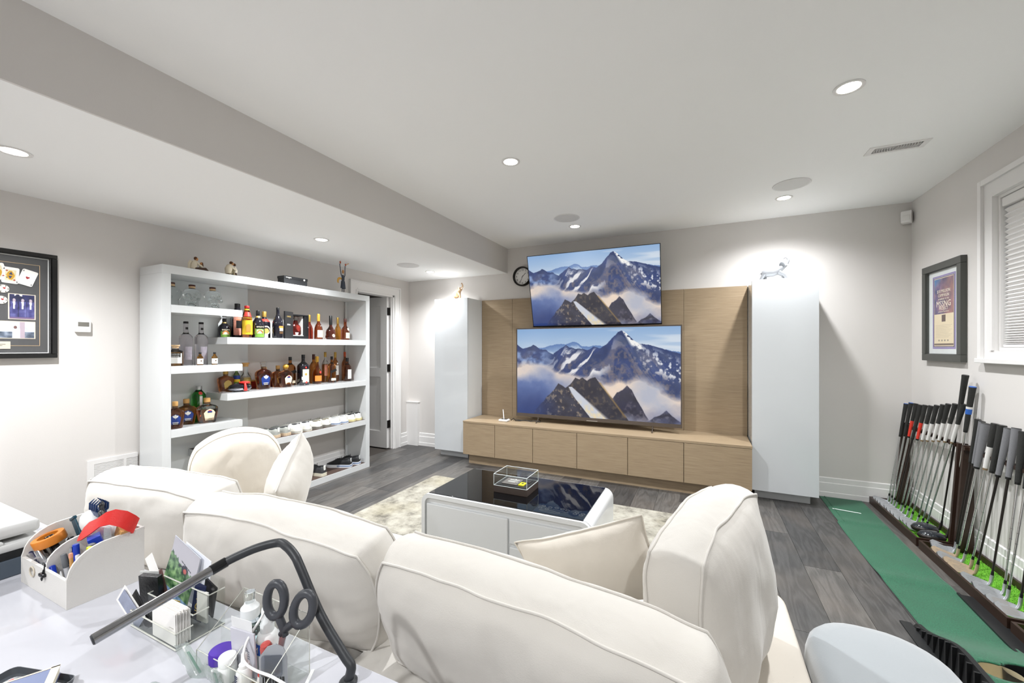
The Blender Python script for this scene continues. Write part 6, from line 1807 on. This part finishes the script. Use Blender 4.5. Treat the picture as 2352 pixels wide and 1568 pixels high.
for sg in (-1, 1):
    b = B()
    for k in range(4):
        b.tube([(-.018 + k * .012, 0, .01), (-.018 + k * .012, sg * .012, .018), (-.018 + k * .013, sg * .012, .034), (-.017 + k * .014, sg * .003, .044)], [.0035, .003, .0025, .001], 6)
    b.box(-.022, .024, sg * .006 - .003, sg * .006 + .003, 0, .016, .002)
    obj('claw', b, navy, t, ang=60)
# red leather strap folded into a loop
b = B()
path = [(-1.452, .468, .862), (-1.44, .468, .872), (-1.42, .47, .884), (-1.39, .476, .900), (-1.365, .484, .918), (-1.345, .495, .924), (-1.33, .51, .916), (-1.324, .525, .90), (-1.332, .536, .888), (-1.352, .53, .884), (-1.38, .52, .878)]
wd_ = [.006, .016, .021, .018, .017, .018, .019, .019, .018, .017, .016]
rings = []
for (x, y, z), w in zip(path, wd_):
    c1 = Vector((x, y, z)); ax = Vector((.12, -.42, -.9)).normalized() * w
    nrm = Vector((-.3, -.85, .4)).normalized() * .0012
    rings.append([c1 - ax - nrm, c1 + ax - nrm, c1 + ax + nrm, c1 - ax + nrm])
b.loft(rings)
simple('leather_strap', 'red leather strap folded over the organiser contents', 'strap', b, M('red_leather', 'd22a26', rough=.4, bump=.08, bs=300), ang=60)
b = B(); b.m = T(-1.388, .478, .862) @ Rz(-.3) @ Rx(.3)
simple('blue_box', 'small blue staple box beside the red strap', 'box', b.box(-.018, .018, -.012, .012, -.012, .014, .001), pn_bl)
b = B(); b.m = T(-1.352, .455, .85) @ Ry(.3)
simple('highlighter', 'yellow highlighter tip peeking over the curved side', 'highlighter', b.box(-.008, .008, -.006, .006, -.03, .016, .003), M('highlighter_yellow', 'c9cf1f', rough=.4))
b = B(); b.m = T(-1.35, .515, .88) @ Ry(.5)
simple('wood_block', 'small wooden block under the red strap', 'block', b.box(-.014, .014, -.008, .008, -.02, .01, .001), K_cork)
b = B()
rs = random.Random(9)
b.grid(14, 6, lambda u, v: (-1.6 + u * .075, .416 + v * .03, .807 + .006 * math.sin(u * 9 + v * 5) + .006 * mnoise.noise(Vector((u * 6, v * 6, 1)))))
simple('plastic_bag', 'crumpled clear plastic bag inside the organiser front', 'bag', b, clear('clear_film', 'f2f2f4', 1.6, .12, haze=.25), ang=60)

# ------------------------------------------------------------------ stepped acrylic card holder
def acrylic_box(b, x0, x1, y0_, y1_, h_f, h_b, th=.0025):
    b.box(x0, x1, y0_, y0_ + th, DK, DK + h_f).box(x0, x1, y1_ - th, y1_, DK, DK + h_b)
    b.box(x0, x1, y0_, y1_, DK, DK + th)
    for x in (x0, x1 - th):
        b.loft([[(xx, y0_, DK), (xx, y0_, DK + h_f), (xx, y1_, DK + h_b), (xx, y1_, DK)] for xx in (x, x + th)])
    return b
t = thing('card_holder', 'clear acrylic three-step card holder on the desk', 'card holder', (0, 0, 0))
ac2 = clear('acrylic_clear', 'fcfdfc', .8)
aedge = M('acrylic_rim', 'cfcfc6', rough=.2)
steps = ((.447, .478, .035), (.478, .508, .055), (.508, .54, .08))
for y0_, y1_, h in steps:
    b = B().box(-1.135, -.955, y0_, y0_ + .0025, DK + .003, DK + h).box(-1.135, -1.1325, y0_, y1_, DK + .003, DK + h).box(-.9575, -.955, y0_, y1_, DK + .003, DK + h)
    obj('acrylic_pocket', b, ac2, t, ang=0)
    obj('acrylic_edge', B().tube([(-1.134, y1_, DK + h), (-1.134, y0_, DK + h), (-.956, y0_, DK + h), (-.956, y1_, DK + h)], .0014, 6), aedge, t)
obj('acrylic_base', B().box(-1.135, -.955, .447, .54, DK, DK + .003).box(-1.135, -.955, .5375, .54, DK, DK + .1), ac2, t, ang=0)
obj('base_edge', B().tube([(-1.134, .448, DK + .002), (-.956, .448, DK + .002), (-.956, .539, DK + .002)], .0016, 6), aedge, t)
bc_m = M('business_card', 'f1eeea', rough=.5)
front_card = None
for k in range(14):
    y = .4505 + k * .0019
    b = B(); b.m = T(-1.006 + .002 * math.sin(k * 2.1), y, DK + .0045) @ Rx(.02)
    bcard = simple('business_card', 'white business card in the front pocket of the acrylic holder', 'card', b.box(-.044, .044, 0, .0012, 0, .066 + .003 * math.sin(k * 1.7)), bc_m, ang=0, group='stack of business cards')
    front_card = front_card or bcard
b = B()
for k in range(3):
    b.box(-.985, -.968, .4496, .45, DK + .05 - k * .01, DK + .051 - k * .01)
obj('card_print', b, M('grey_print2', '9a9690', rough=.5), front_card, ang=0)
def sheet(name, label, cat, loc, rot, w, h, th, m_):
    b = B().box(-w / 2, w / 2, -th / 2, th / 2, 0, h, min(.0006, th / 3))
    return simple(name, label, cat, b, m_, loc, rot)
sheet('wallet', 'black leather wallet standing in the acrylic holder', 'wallet', (-1.148, .493, DK + .004), (R_(4), 0, R_(18)), .05, .085, .012, M('wallet_black', '1c1d1f', rough=.3, bump=.1, bs=200))
sheet('notepad', 'grey notepad sheet behind the black wallet', 'paper', (-1.172, .499, DK + .004), (R_(2), 0, R_(25)), .045, .084, .002, M('paper_grey', 'c9c9c6', rough=.6))
sheet('envelope', 'white envelope leaning out of the acrylic holder toward the organiser', 'envelope', (-1.115, .457, DK + .004), (0, R_(-52), R_(6)), .05, .09, .0012, bc_m)
sheet('photo_card', 'small photo card on the leaning envelope', 'card', (-1.11, .4545, DK + .006), (0, R_(-52), R_(6)), .035, .085, .001, M('photo_card', '8d93a8', rough=.3, var=.5, vs_=40))
sheet('black_pamphlet', 'black pamphlet leaning in the front pocket', 'pamphlet', (-1.09, .462, DK + .004), (0, R_(-48), R_(2)), .03, .085, .0015, pn_b)
sheet('folded_paper', 'folded white paper standing up between the cards', 'paper', (-1.135, .515, DK + .004), (R_(-4), R_(-38), R_(8)), .03, .13, .001, bc_m)
sheet('brown_card', 'dark brown postcard leaning behind the wallet', 'card', (-1.12, .505, DK + .004), (R_(-4), R_(-30), R_(8)), .05, .09, .001, M('postcard_brown', '6b4a45', rough=.4, var=.3, vs_=40))
sheet('gold_card', 'gold plastic card in the middle pocket of the acrylic holder', 'card', (-1.045, .484, DK + .006), (R_(3), 0, R_(10)), .05, .058, .0012, M('gold_card', 'a08a4c', rough=.3, metal=.4))
sheet('black_card', 'black phone-sized card at the back of the acrylic holder', 'card', (-1.0, .528, DK + .02), (R_(3), R_(18), R_(0)), .044, .078, .003, pn_b)
sheet('white_cards', 'white card beside the navy brochure in the acrylic holder', 'card', (-1.0, .518, DK + .006), (R_(3), R_(6), R_(10)), .03, .07, .004, bc_m)
sheet('white_sheet', 'plain white folded sheet behind the helicopter brochure', 'paper', (-1.06, .534, DK + .012), (R_(4), R_(14), R_(0)), .1, .145, .001, M('paper_white', 'eef0f6', rough=.5))
def brochure(W=70, H=96):
    u, v = np.meshgrid(np.linspace(0, 1, W), np.linspace(0, 1, H)); n = fbm(H, W, 16, 12, 4, 51); tr = fbm(1, W, 0, 20, 4, 52)[0]
    a = np.ones((H, W, 3)) * np.array((.73, .72, .75))
    edge = .2 + .1 * tr[None] + .14 * u
    g = v > edge
    col_ = np.array((.36, .50, .34)) + (n[..., None] - .5) * np.array((.75, .75, .55))
    a[g] = col_[g]
    lo = v > .78; a[lo] = (np.array((.45, .58, .72)) + (n[..., None] - .5) * .6)[lo]
    bl = v > .9; a[bl] = (.16, .42, .72)
    bd = ((u - .6) / .12) ** 2 + ((v - .36) / .06) ** 2 < 1; a[bd] = (.12, .12, .2)
    a[((u - .62) / .06) ** 2 + ((v - .38) / .035) ** 2 < 1] = (.72, .35, .32)
    a[(np.abs(v - .295 - (u - .6) * .12) < .008) & (np.abs(u - .62) < .2)] = (.2, .22, .25)
    a[(np.abs(v - .36 - (u - .4) * -.1) < .014) & (u > .36) & (u < .5)] = (.12, .13, .22)
    a[(np.abs(v - .435) < .006) & (np.abs(u - .6) < .1)] = (.2, .2, .22)
    return np.clip(a, 0, 1)
t = thing('brochure', 'glossy brochure with a helicopter over a green forest bending in the holder', 'brochure', (-1.078, .512, DK + .09), (R_(4), R_(20), R_(2)))
bend = lambda xs, zs: .008 * np.sin((zs / .075) * 1.4) * 1.0
picture('brochure_page', brochure(), .1, .148, attr_mat('brochure_print', .25, coat=.3), t, bend=bend)
b = B()
b.grid(4, 16, lambda u, v: (-.051 + .102 * u, -.0012 * -1 + .008 * math.sin((v * 2 - 1) * 1.4), -.0755 + .151 * v))
obj('brochure_back', b, M('paper_white', 'eef0f6', rough=.5), t)
t = thing('navy_brochure', 'navy folded brochure with gold letters in the holder', 'brochure', (-1.012, .514, DK + .045), (R_(3), R_(14), R_(12)))
obj('brochure_cover', B().box(-.012, .018, -.001, .001, -.04, .048, .0004), M('navy_print', '1b2447', rough=.3), t)
text('WGR', .024, P_gold, t, (.004, -.0014, .0), (PI / 2, PI / 2, 0), ext=.0002)

# ------------------------------------------------------------------ clear organiser with toiletries
t = thing('acrylic_organizer', 'clear acrylic organiser crowded with sprays, scissors and tubes', 'organizer', (0, 0, 0))
AX0, AX1, AY0, AY1 = -.862, -.664, .437, .524
HF, HB = .042, .112
b = B()
b.box(AX0, AX1, AY0, AY0 + .0025, DK + .0005, DK + HF).box(AX0, AX1, AY1 - .0025, AY1, DK + .0005, DK + HB).box(AX0 + .003, AX1 - .003, AY0 + .003, AY1 - .003, DK + .0008, DK + .003)
for x in (AX0, -.765, AX1 - .0025):
    b.loft([[(xx, AY0 + .003, DK + .0005), (xx, AY0 + .003, DK + HF), (xx, AY1 - .003, DK + HB), (xx, AY1 - .003, DK + .0005)] for xx in (x, x + .0025)])
b.box(AX0 + .003, AX1 - .003, .478, .4805, DK + .004, DK + .062)
obj('acrylic_shell', b, ac2, t, ang=0)
b = B()
for x in (AX0 + .001, -.764, AX1 - .001):
    b.tube([(x, AY0, DK + HF), (x, AY1, DK + HB), (x, AY1, DK + .002)], .0009, 6)
b.tube([(AX0, AY0, DK + HF), (AX1, AY0, DK + HF)], .0009, 6).tube([(AX0, .479, DK + .062), (AX1, .479, DK + .062)], .0009, 6).tube([(AX0, AY1, DK + HB), (AX1, AY1, DK + HB)], .0009, 6)
b.tube([(AX0, AY0, DK), (AX0, AY0, DK + HF)], .0009, 6).tube([(AX1, AY0, DK), (AX1, AY0, DK + HF)], .0009, 6)
obj('acrylic_edges', b, aedge, t)
cl_m = glass('clear_pet', 'eef5f7', .03, 1.35); wp = M('white_plastic', 'efefee', rough=.35)
t = thing('spray_bottle', 'clear lens spray bottle with a frosted pump and blue print', 'spray bottle', (-.803, .5, DK + .004))
obj('bottle_body', B().lathe([(.02, 0), (.024, .003), (.025, .012), (.025, .062), (.023, .072), (.016, .08), (.013, .083)], 22), cl_m, t, ang=50)
obj('liquid', B().lathe([(.02, .002), (.0235, .006), (.0235, .05)], 22), glass('spray_liquid', 'd5eef2', .03, 1.33), t)
obj('print_panel', B().grid(8, 2, lambda u, v: (.0254 * math.cos(-2.4 + u * 1.3), .0254 * math.sin(-2.4 + u * 1.3), .045 + v * .024)), M('print_blue', '6f8fc6', rough=.4), t)
text('Zeis', .013, wp, t, (-.0035, -.0262, .056), (PI / 2, 0, R_(-8)), ext=.0002)
b = B()
for k in range(4):
    b.grid(8, 1, lambda u, v, k=k: (.0255 * math.cos(-2.4 + u * 1.3), .0255 * math.sin(-2.4 + u * 1.3), .018 + k * .006 + v * .0022))
obj('small_print', b, M('print_teal', '4f97a8', rough=.4), t)
obj('collar', B().lathe([(.0165, .08), (.0165, .098), (.011, .104), (.0095, .108)], 20), M('frosted', 'e6e8e8', rough=.4), t)
obj('pump', B().lathe([(.0085, .107), (.0085, .122), (.0095, .124), (.009, .128)], 16), glass('pump_clear', 'f0f4f4', .08, 1.3), t)
t = thing('spray_bottle', 'white cleaner spray bottle with a blue square label', 'spray bottle', (-.748, .498, DK + .004))
obj('bottle_body', B().lathe([(.016, 0), (.0185, .003), (.0185, .058), (.016, .066), (.011, .07)], 20), wp, t, ang=50)
obj('spray_cap', B().lathe([(.0118, .068), (.0118, .085), (.0098, .088), (.0098, .111), (.009, .113)], 18), M('cap_translucent', 'e3e6e6', rough=.3), t)
obj('print_panel', B().grid(6, 2, lambda u, v: (.0188 * math.cos(-2.2 + u * .95), .0188 * math.sin(-2.2 + u * .95), .034 + v * .02)), M('label_royal', '1f56b8', rough=.4), t)
text('M', .016, wp, t, (-.0018, -.0196, .044), (PI / 2, 0, R_(-6)), ext=.0002)
obj('side_print', B().grid(6, 2, lambda u, v: (.0187 * math.cos(-1.2 + u * .7), .0187 * math.sin(-1.2 + u * .7), .012 + v * .042)), M('fine_print', 'a9aaad', rough=.5, var=.5, vs_=300), t)
scissors('large grey-handled kitchen scissors standing in the clear organiser', (-.7, .5, DK + .094), (R_(-4), R_(10), R_(14)), .88, M('shears_grey', '3b3d42', rough=.4), steel, .009)
t = thing('card_packet', 'grey card packet with handwritten print in the clear organiser', 'packet', (-.765, .468, DK + .006), (R_(4), 0, R_(6)))
obj('packet_front', B().box(-.03, .03, -.0015, .0015, 0, .085, .0005), M('packet_grey', 'c5c4cc', rough=.5), t)
text('dilke', .02, M('print_grey', '8a8a92', rough=.5), t, (.008, -.002, .04), (PI / 2, PI / 2, 0), ext=.0002, shear=.25)
obj('header_card', B().box(-.03, .022, .0016, .0026, .06, .105, .0005), M('header_card', 'dedede', rough=.5), t)
t = thing('jar', 'small jar with a ribbed purple lid in the clear organiser', 'jar', (-.816, .456, DK + .004))
obj('jar_body', B().lathe([(.015, 0), (.018, .003), (.018, .02), (.015, .024)], 20), wp, t)
obj('jar_lid', B().lathe([(.021, .022), (.0215, .038), (.0195, .041), (.001, .0415)], 30), M('lid_purple', '4c2aa0', rough=.4), t)
t = thing('pill_bottle', 'white screw-cap bottle next to the purple-lidded jar', 'bottle', (-.783, .447, DK + .004))
obj('bottle_body', B().lathe([(.013, 0), (.015, .003), (.015, .028), (.012, .032)], 18), wp, t)
obj('bottle_cap', B().lathe([(.0142, .03), (.0145, .044), (.013, .046)], 22), wp, t)
t = thing('lip_balm', 'small white squeeze bottle with a pointed nozzle and dark lettering', 'bottle', (-.738, .449, DK + .004))
obj('bottle_body', B().lathe([(.011, 0), (.0125, .002), (.0125, .032), (.0095, .038)], 18), wp, t)
obj('nozzle', B().lathe([(.0085, .037), (.0085, .044), (.0055, .047), (.0045, .062), (.003, .063)], 16), wp, t)
text('Bliss', .013, M('bliss_navy', '22264a', rough=.5), t, (-.0015, -.0136, .02), (PI / 2, PI / 2, R_(-6)), ext=.0002)
t = thing('marker', 'marker with a red and navy band in the clear organiser', 'marker', (-.712, .462, DK + .004), (R_(-6), R_(8), 0))
obj('barrel', B().lathe([(.007, 0), (.0085, .003), (.0085, .04), (.005, .052), (.003, .064)], 14), wp, t)
obj('band', B().lathe([(.0088, .024), (.0088, .034)], 14, cap=False), P_red, t)
obj('tip_mark', B().lathe([(.006, .05), (.0042, .058)], 14, cap=False), pn_n, t)
b = B(); b.m = T(-.716, .478, DK + .05) @ Rx(.2)
simple('red_tube', 'translucent red tube in the clear organiser', 'tube', b.lathe([(.01, -.03), (.01, .018), (.008, .024), (.002, .026)], 16), M('red_translucent', 'b8504c', rough=.2))
t = thing('blister_card', 'grey blister package with a barcode at the side of the clear organiser', 'package', (-.685, .468, DK + .004), (R_(2), 0, R_(28)))
obj('package_card', B().prism([(x, y) for x, y in [(-.024, 0), (.024, 0), (.024, .06), (.018, .078), (.005, .085), (-.01, .08), (-.024, .062)]], -.001, .001), M('package_grey', '9ea1a6', rough=.4), t, rot=(PI / 2, 0, 0))
b = B()
for k in range(9):
    b.box(-.018 + k * .0042, -.016 + k * .0042 + .0008 * (k % 3), -.0016, -.001, .004, .026)
obj('barcode', b, ink_m, t, ang=0)
obj('blister', B().box(-.018, .018, -.009, -.001, .03, .068, .004), clear('blister_clear', 'e6e8ec', 1.0, .08), t)
t = thing('pocket_lighter', 'red and yellow lighter lying at the front of the clear organiser', 'lighter', (-.69, .426, DK + .0095), (0, R_(90), R_(6)))  # pocket lighter on its side, yellow body with a red cap
obj('body', B().lathe([(.008, -.035), (.0085, -.03), (.0085, .02)], 14), M('lighter_yellow', 'e2b21c', rough=.35), t)
obj('cap', B().lathe([(.0088, .018), (.0088, .036), (.007, .038)], 14), P_red, t)
b = B()
pts = [(-.726, .5, .85), (-.738, .49, .861), (-.741, .48, .847), (-.748, .47, .829), (-.744, .455, .815), (-.724, .44, .804), (-.686, .436, .803), (-.634, .435, .808), (-.579, .43, .805), (-.537, .41, .78), (-.5, .37, DK + .003), (-.44, .33, DK + .003)]
def smooth_path(p, n=6):
    P = [Vector(q) for q in p]; P = [P[0]] + P + [P[-1]]
    o = []
    for i in range(1, len(P) - 2):
        for k in range(n):
            s_ = k / n
            a, b_, c_, d = P[i - 1], P[i], P[i + 1], P[i + 2]
            o.append(.5 * ((2 * b_) + (c_ - a) * s_ + (2 * a - 5 * b_ + 4 * c_ - d) * s_ ** 2 + (3 * b_ - a - 3 * c_ + d) * s_ ** 3))
    return o + [P[-2]]
simple('charging_cable', 'white charging cable looping out of the clear organiser', 'cable', b.tube(smooth_path(pts), .0022, 8), wp, ang=60)
# floss-pick sachets in crinkled film at the front of the organiser
film = clear('crinkled_film', 'eef3f0', 2.0, .1, haze=.18)
def sachet(label, loc, rot, w, h, seed, green):
    o = thing('sachet', label, 'sachet', loc, rot, 'floss sachets')
    b = B()
    for sg in (-1, 1):
        b.grid(10, 14, lambda u, v, sg=sg: ((u - .5) * w * (1 - .25 * v), sg * .004 * math.sin(PI * u) * math.sin(PI * v) + .003 * mnoise.noise(Vector((u * 7, v * 7, seed))), v * h))
    obj('film', b, film, o, ang=40)
    obj('floss_pick', B().tube([(-.004, 0, .008), (-.002, 0, h * .55), (.004, 0, h * .9)], [.0022, .002, .0028], 6), wp, o)
    obj('green_strip', B().box(.004, .008, -.001, .001, .01, h * .75), M('strip_green', '2f8a68', rough=.4), o, ang=0)
    return o
sachet('crinkled clear sachet with a white pick leaning at the organiser corner', (-.835, .43, DK + .003), (R_(12), R_(-22), R_(10)), .05, .075, 1, 1)
sachet('crinkled clear sachet with green contents lying lowest beside the organiser', (-.82, .4, DK + .003), (R_(40), R_(-35), R_(15)), .05, .07, 2, 1)
sachet('white printed sachet in the front pocket of the clear organiser', (-.79, .432, DK + .003), (R_(18), R_(10), R_(6)), .05, .05, 3, 1)

# ------------------------------------------------------------------ lamp
t = thing('desk_lamp', 'bent black tube desk lamp with a chrome light bar', 'desk lamp', (-.583, .54, DK))
lb_m = M('lamp_black', '2a2c2f', rough=.45, var=.04)
o_ = Vector((-.583, .54, DK))
pth = smooth_path([(-.583, .54, DK + .005), (-.578, .542, DK + .03), (-.598, .543, DK + .045), (-.66, .544, .84), (-.716, .544, .917), (-.737, .547, .935), (-.765, .55, .946), (-.795, .553, .946), (-.825, .53, .94), (-.848, .505, .93), (-.862, .485, .9215)], 5)
obj('lamp_tube', B().tube([Vector(p) - o_ for p in pth], .0085, 14), lb_m, t, ang=60)
q0, q1 = Vector((-.8615, .485, .9215)) - o_, Vector((-.888, .303, .88)) - o_
obj('collar', B().cyl(q0 - (q1 - q0) * .02, q0 + (q1 - q0) * .12, .0098, n=18), M('lamp_gloss', '151618', rough=.15), t)
obj('light_bar', B().tube([q0 + (q1 - q0) * .1, q1], [.0088, .0088], 18), M('lamp_chrome', '9b9c9e', rough=.12, metal=1), t)
obj('end_cap', B().cyl(q1, q1 + (q1 - q0) * .012, .0088, .0075, 18), lb_m, t)
obj('lamp_base', B().lathe([(.001, 0), (.016, 0), (.016, .004), (.011, .009), (.001, .01)], 20), lb_m, t)
# white ruler strip at the right edge
b = B(); b.m = T(-.655, .515, DK + .0012) @ Rz(R_(-58))
simple('plastic_strip', 'short white plastic strip lying flat on the desk', 'strip', b.box(-.02, .02, -.003, .003, -.001, .001), wp)
# ------------------------------------------------------------------ tray and book at the near corner
t = thing('key_tray', 'dark grey tray with red lettering on the desk', 'tray', (-1.075, .258, DK), R_(16))
tr_m = M('tray_slate', '474b50', rough=.35, var=.05)
ol = round_rect(.145, .105, .012)
b = B()
b.loft([[(x * f, y * f, z) for x, y in ol] for f, z in ((.9, 0), (.98, .010), (1.0, .018), (.985, .018), (.94, .008), (.5, .004))])
obj('tray_dish', b, tr_m, t, ang=40)
for zy, n_, x0 in ((.030, 11, -.052), (.013, 7, -.056)):
    for i in range(n_):
        b = B(); b.m = T(x0 + i * .0062, zy - i * .0004, .0075) @ Rz(-.1)
        b.box(0, .004, 0, .0075 - .003 * (i % 2), 0, .0012)
        obj('lettering', b, P_red, t, ang=0)
text('B', .034, P_white, t, (-.05, -.012, .0085), (0, 0, R_(-4)), ext=.0004, shear=.2)
t = thing('book', 'blue paperback with white script leaning on the dark tray', 'book', (-1.054, .316, DK + .0275), (R_(0), R_(0), R_(-27)))
# local origin at the far corner
obj('book_cover', B().box(0, .1, -.15, 0, .006, .0075).box(0, .1, -.15, 0, -.0075, -.006), M('book_blue', '4a5a86', rough=.4), t, ang=0)
obj('book_pages', B().box(.001, .099, -.149, -.001, -.006, .006), M('book_pages', 'e4dcc8', rough=.7), t, ang=0)
obj('book_edge', B().box(0, .1, -.011, .0003, .0074, .0082).box(-.0003, .003, -.15, 0, .0074, .0082), M('book_edge_cream', 'ddd0ba', rough=.6), t, ang=0)
b = B()
for pts in ([(.012, -.07, .0082), (.028, -.045, .0082), (.045, -.022, .0082)], [(.016, -.08, .0082), (.032, -.055, .0082), (.046, -.03, .0082)]):
    b.tube(pts, [.0012, .002, .0005], 5, flat=.3)
obj('script_mark', b, P_white, t)

# ------------------------------------------------------------------ put every thing's origin at its own base
for o in list(col.objects):
    if o.parent or not o.get('category') or o.location.length > 1e-6:
        continue
    pts = []
    for m_ in ([o] if o.type == 'MESH' else list(o.children)):
        pts += [m_.matrix_basis @ v.co for v in m_.data.vertices] if m_.type == 'MESH' else []
    if not pts:
        continue
    base = Vector(((min(p.x for p in pts) + max(p.x for p in pts)) / 2, (min(p.y for p in pts) + max(p.y for p in pts)) / 2, min(p.z for p in pts)))
    if o.type == 'MESH':
        o.data.transform(Matrix.Translation(-base))
    for ch in o.children:
        ch.location = ch.location - base
    o.location = base
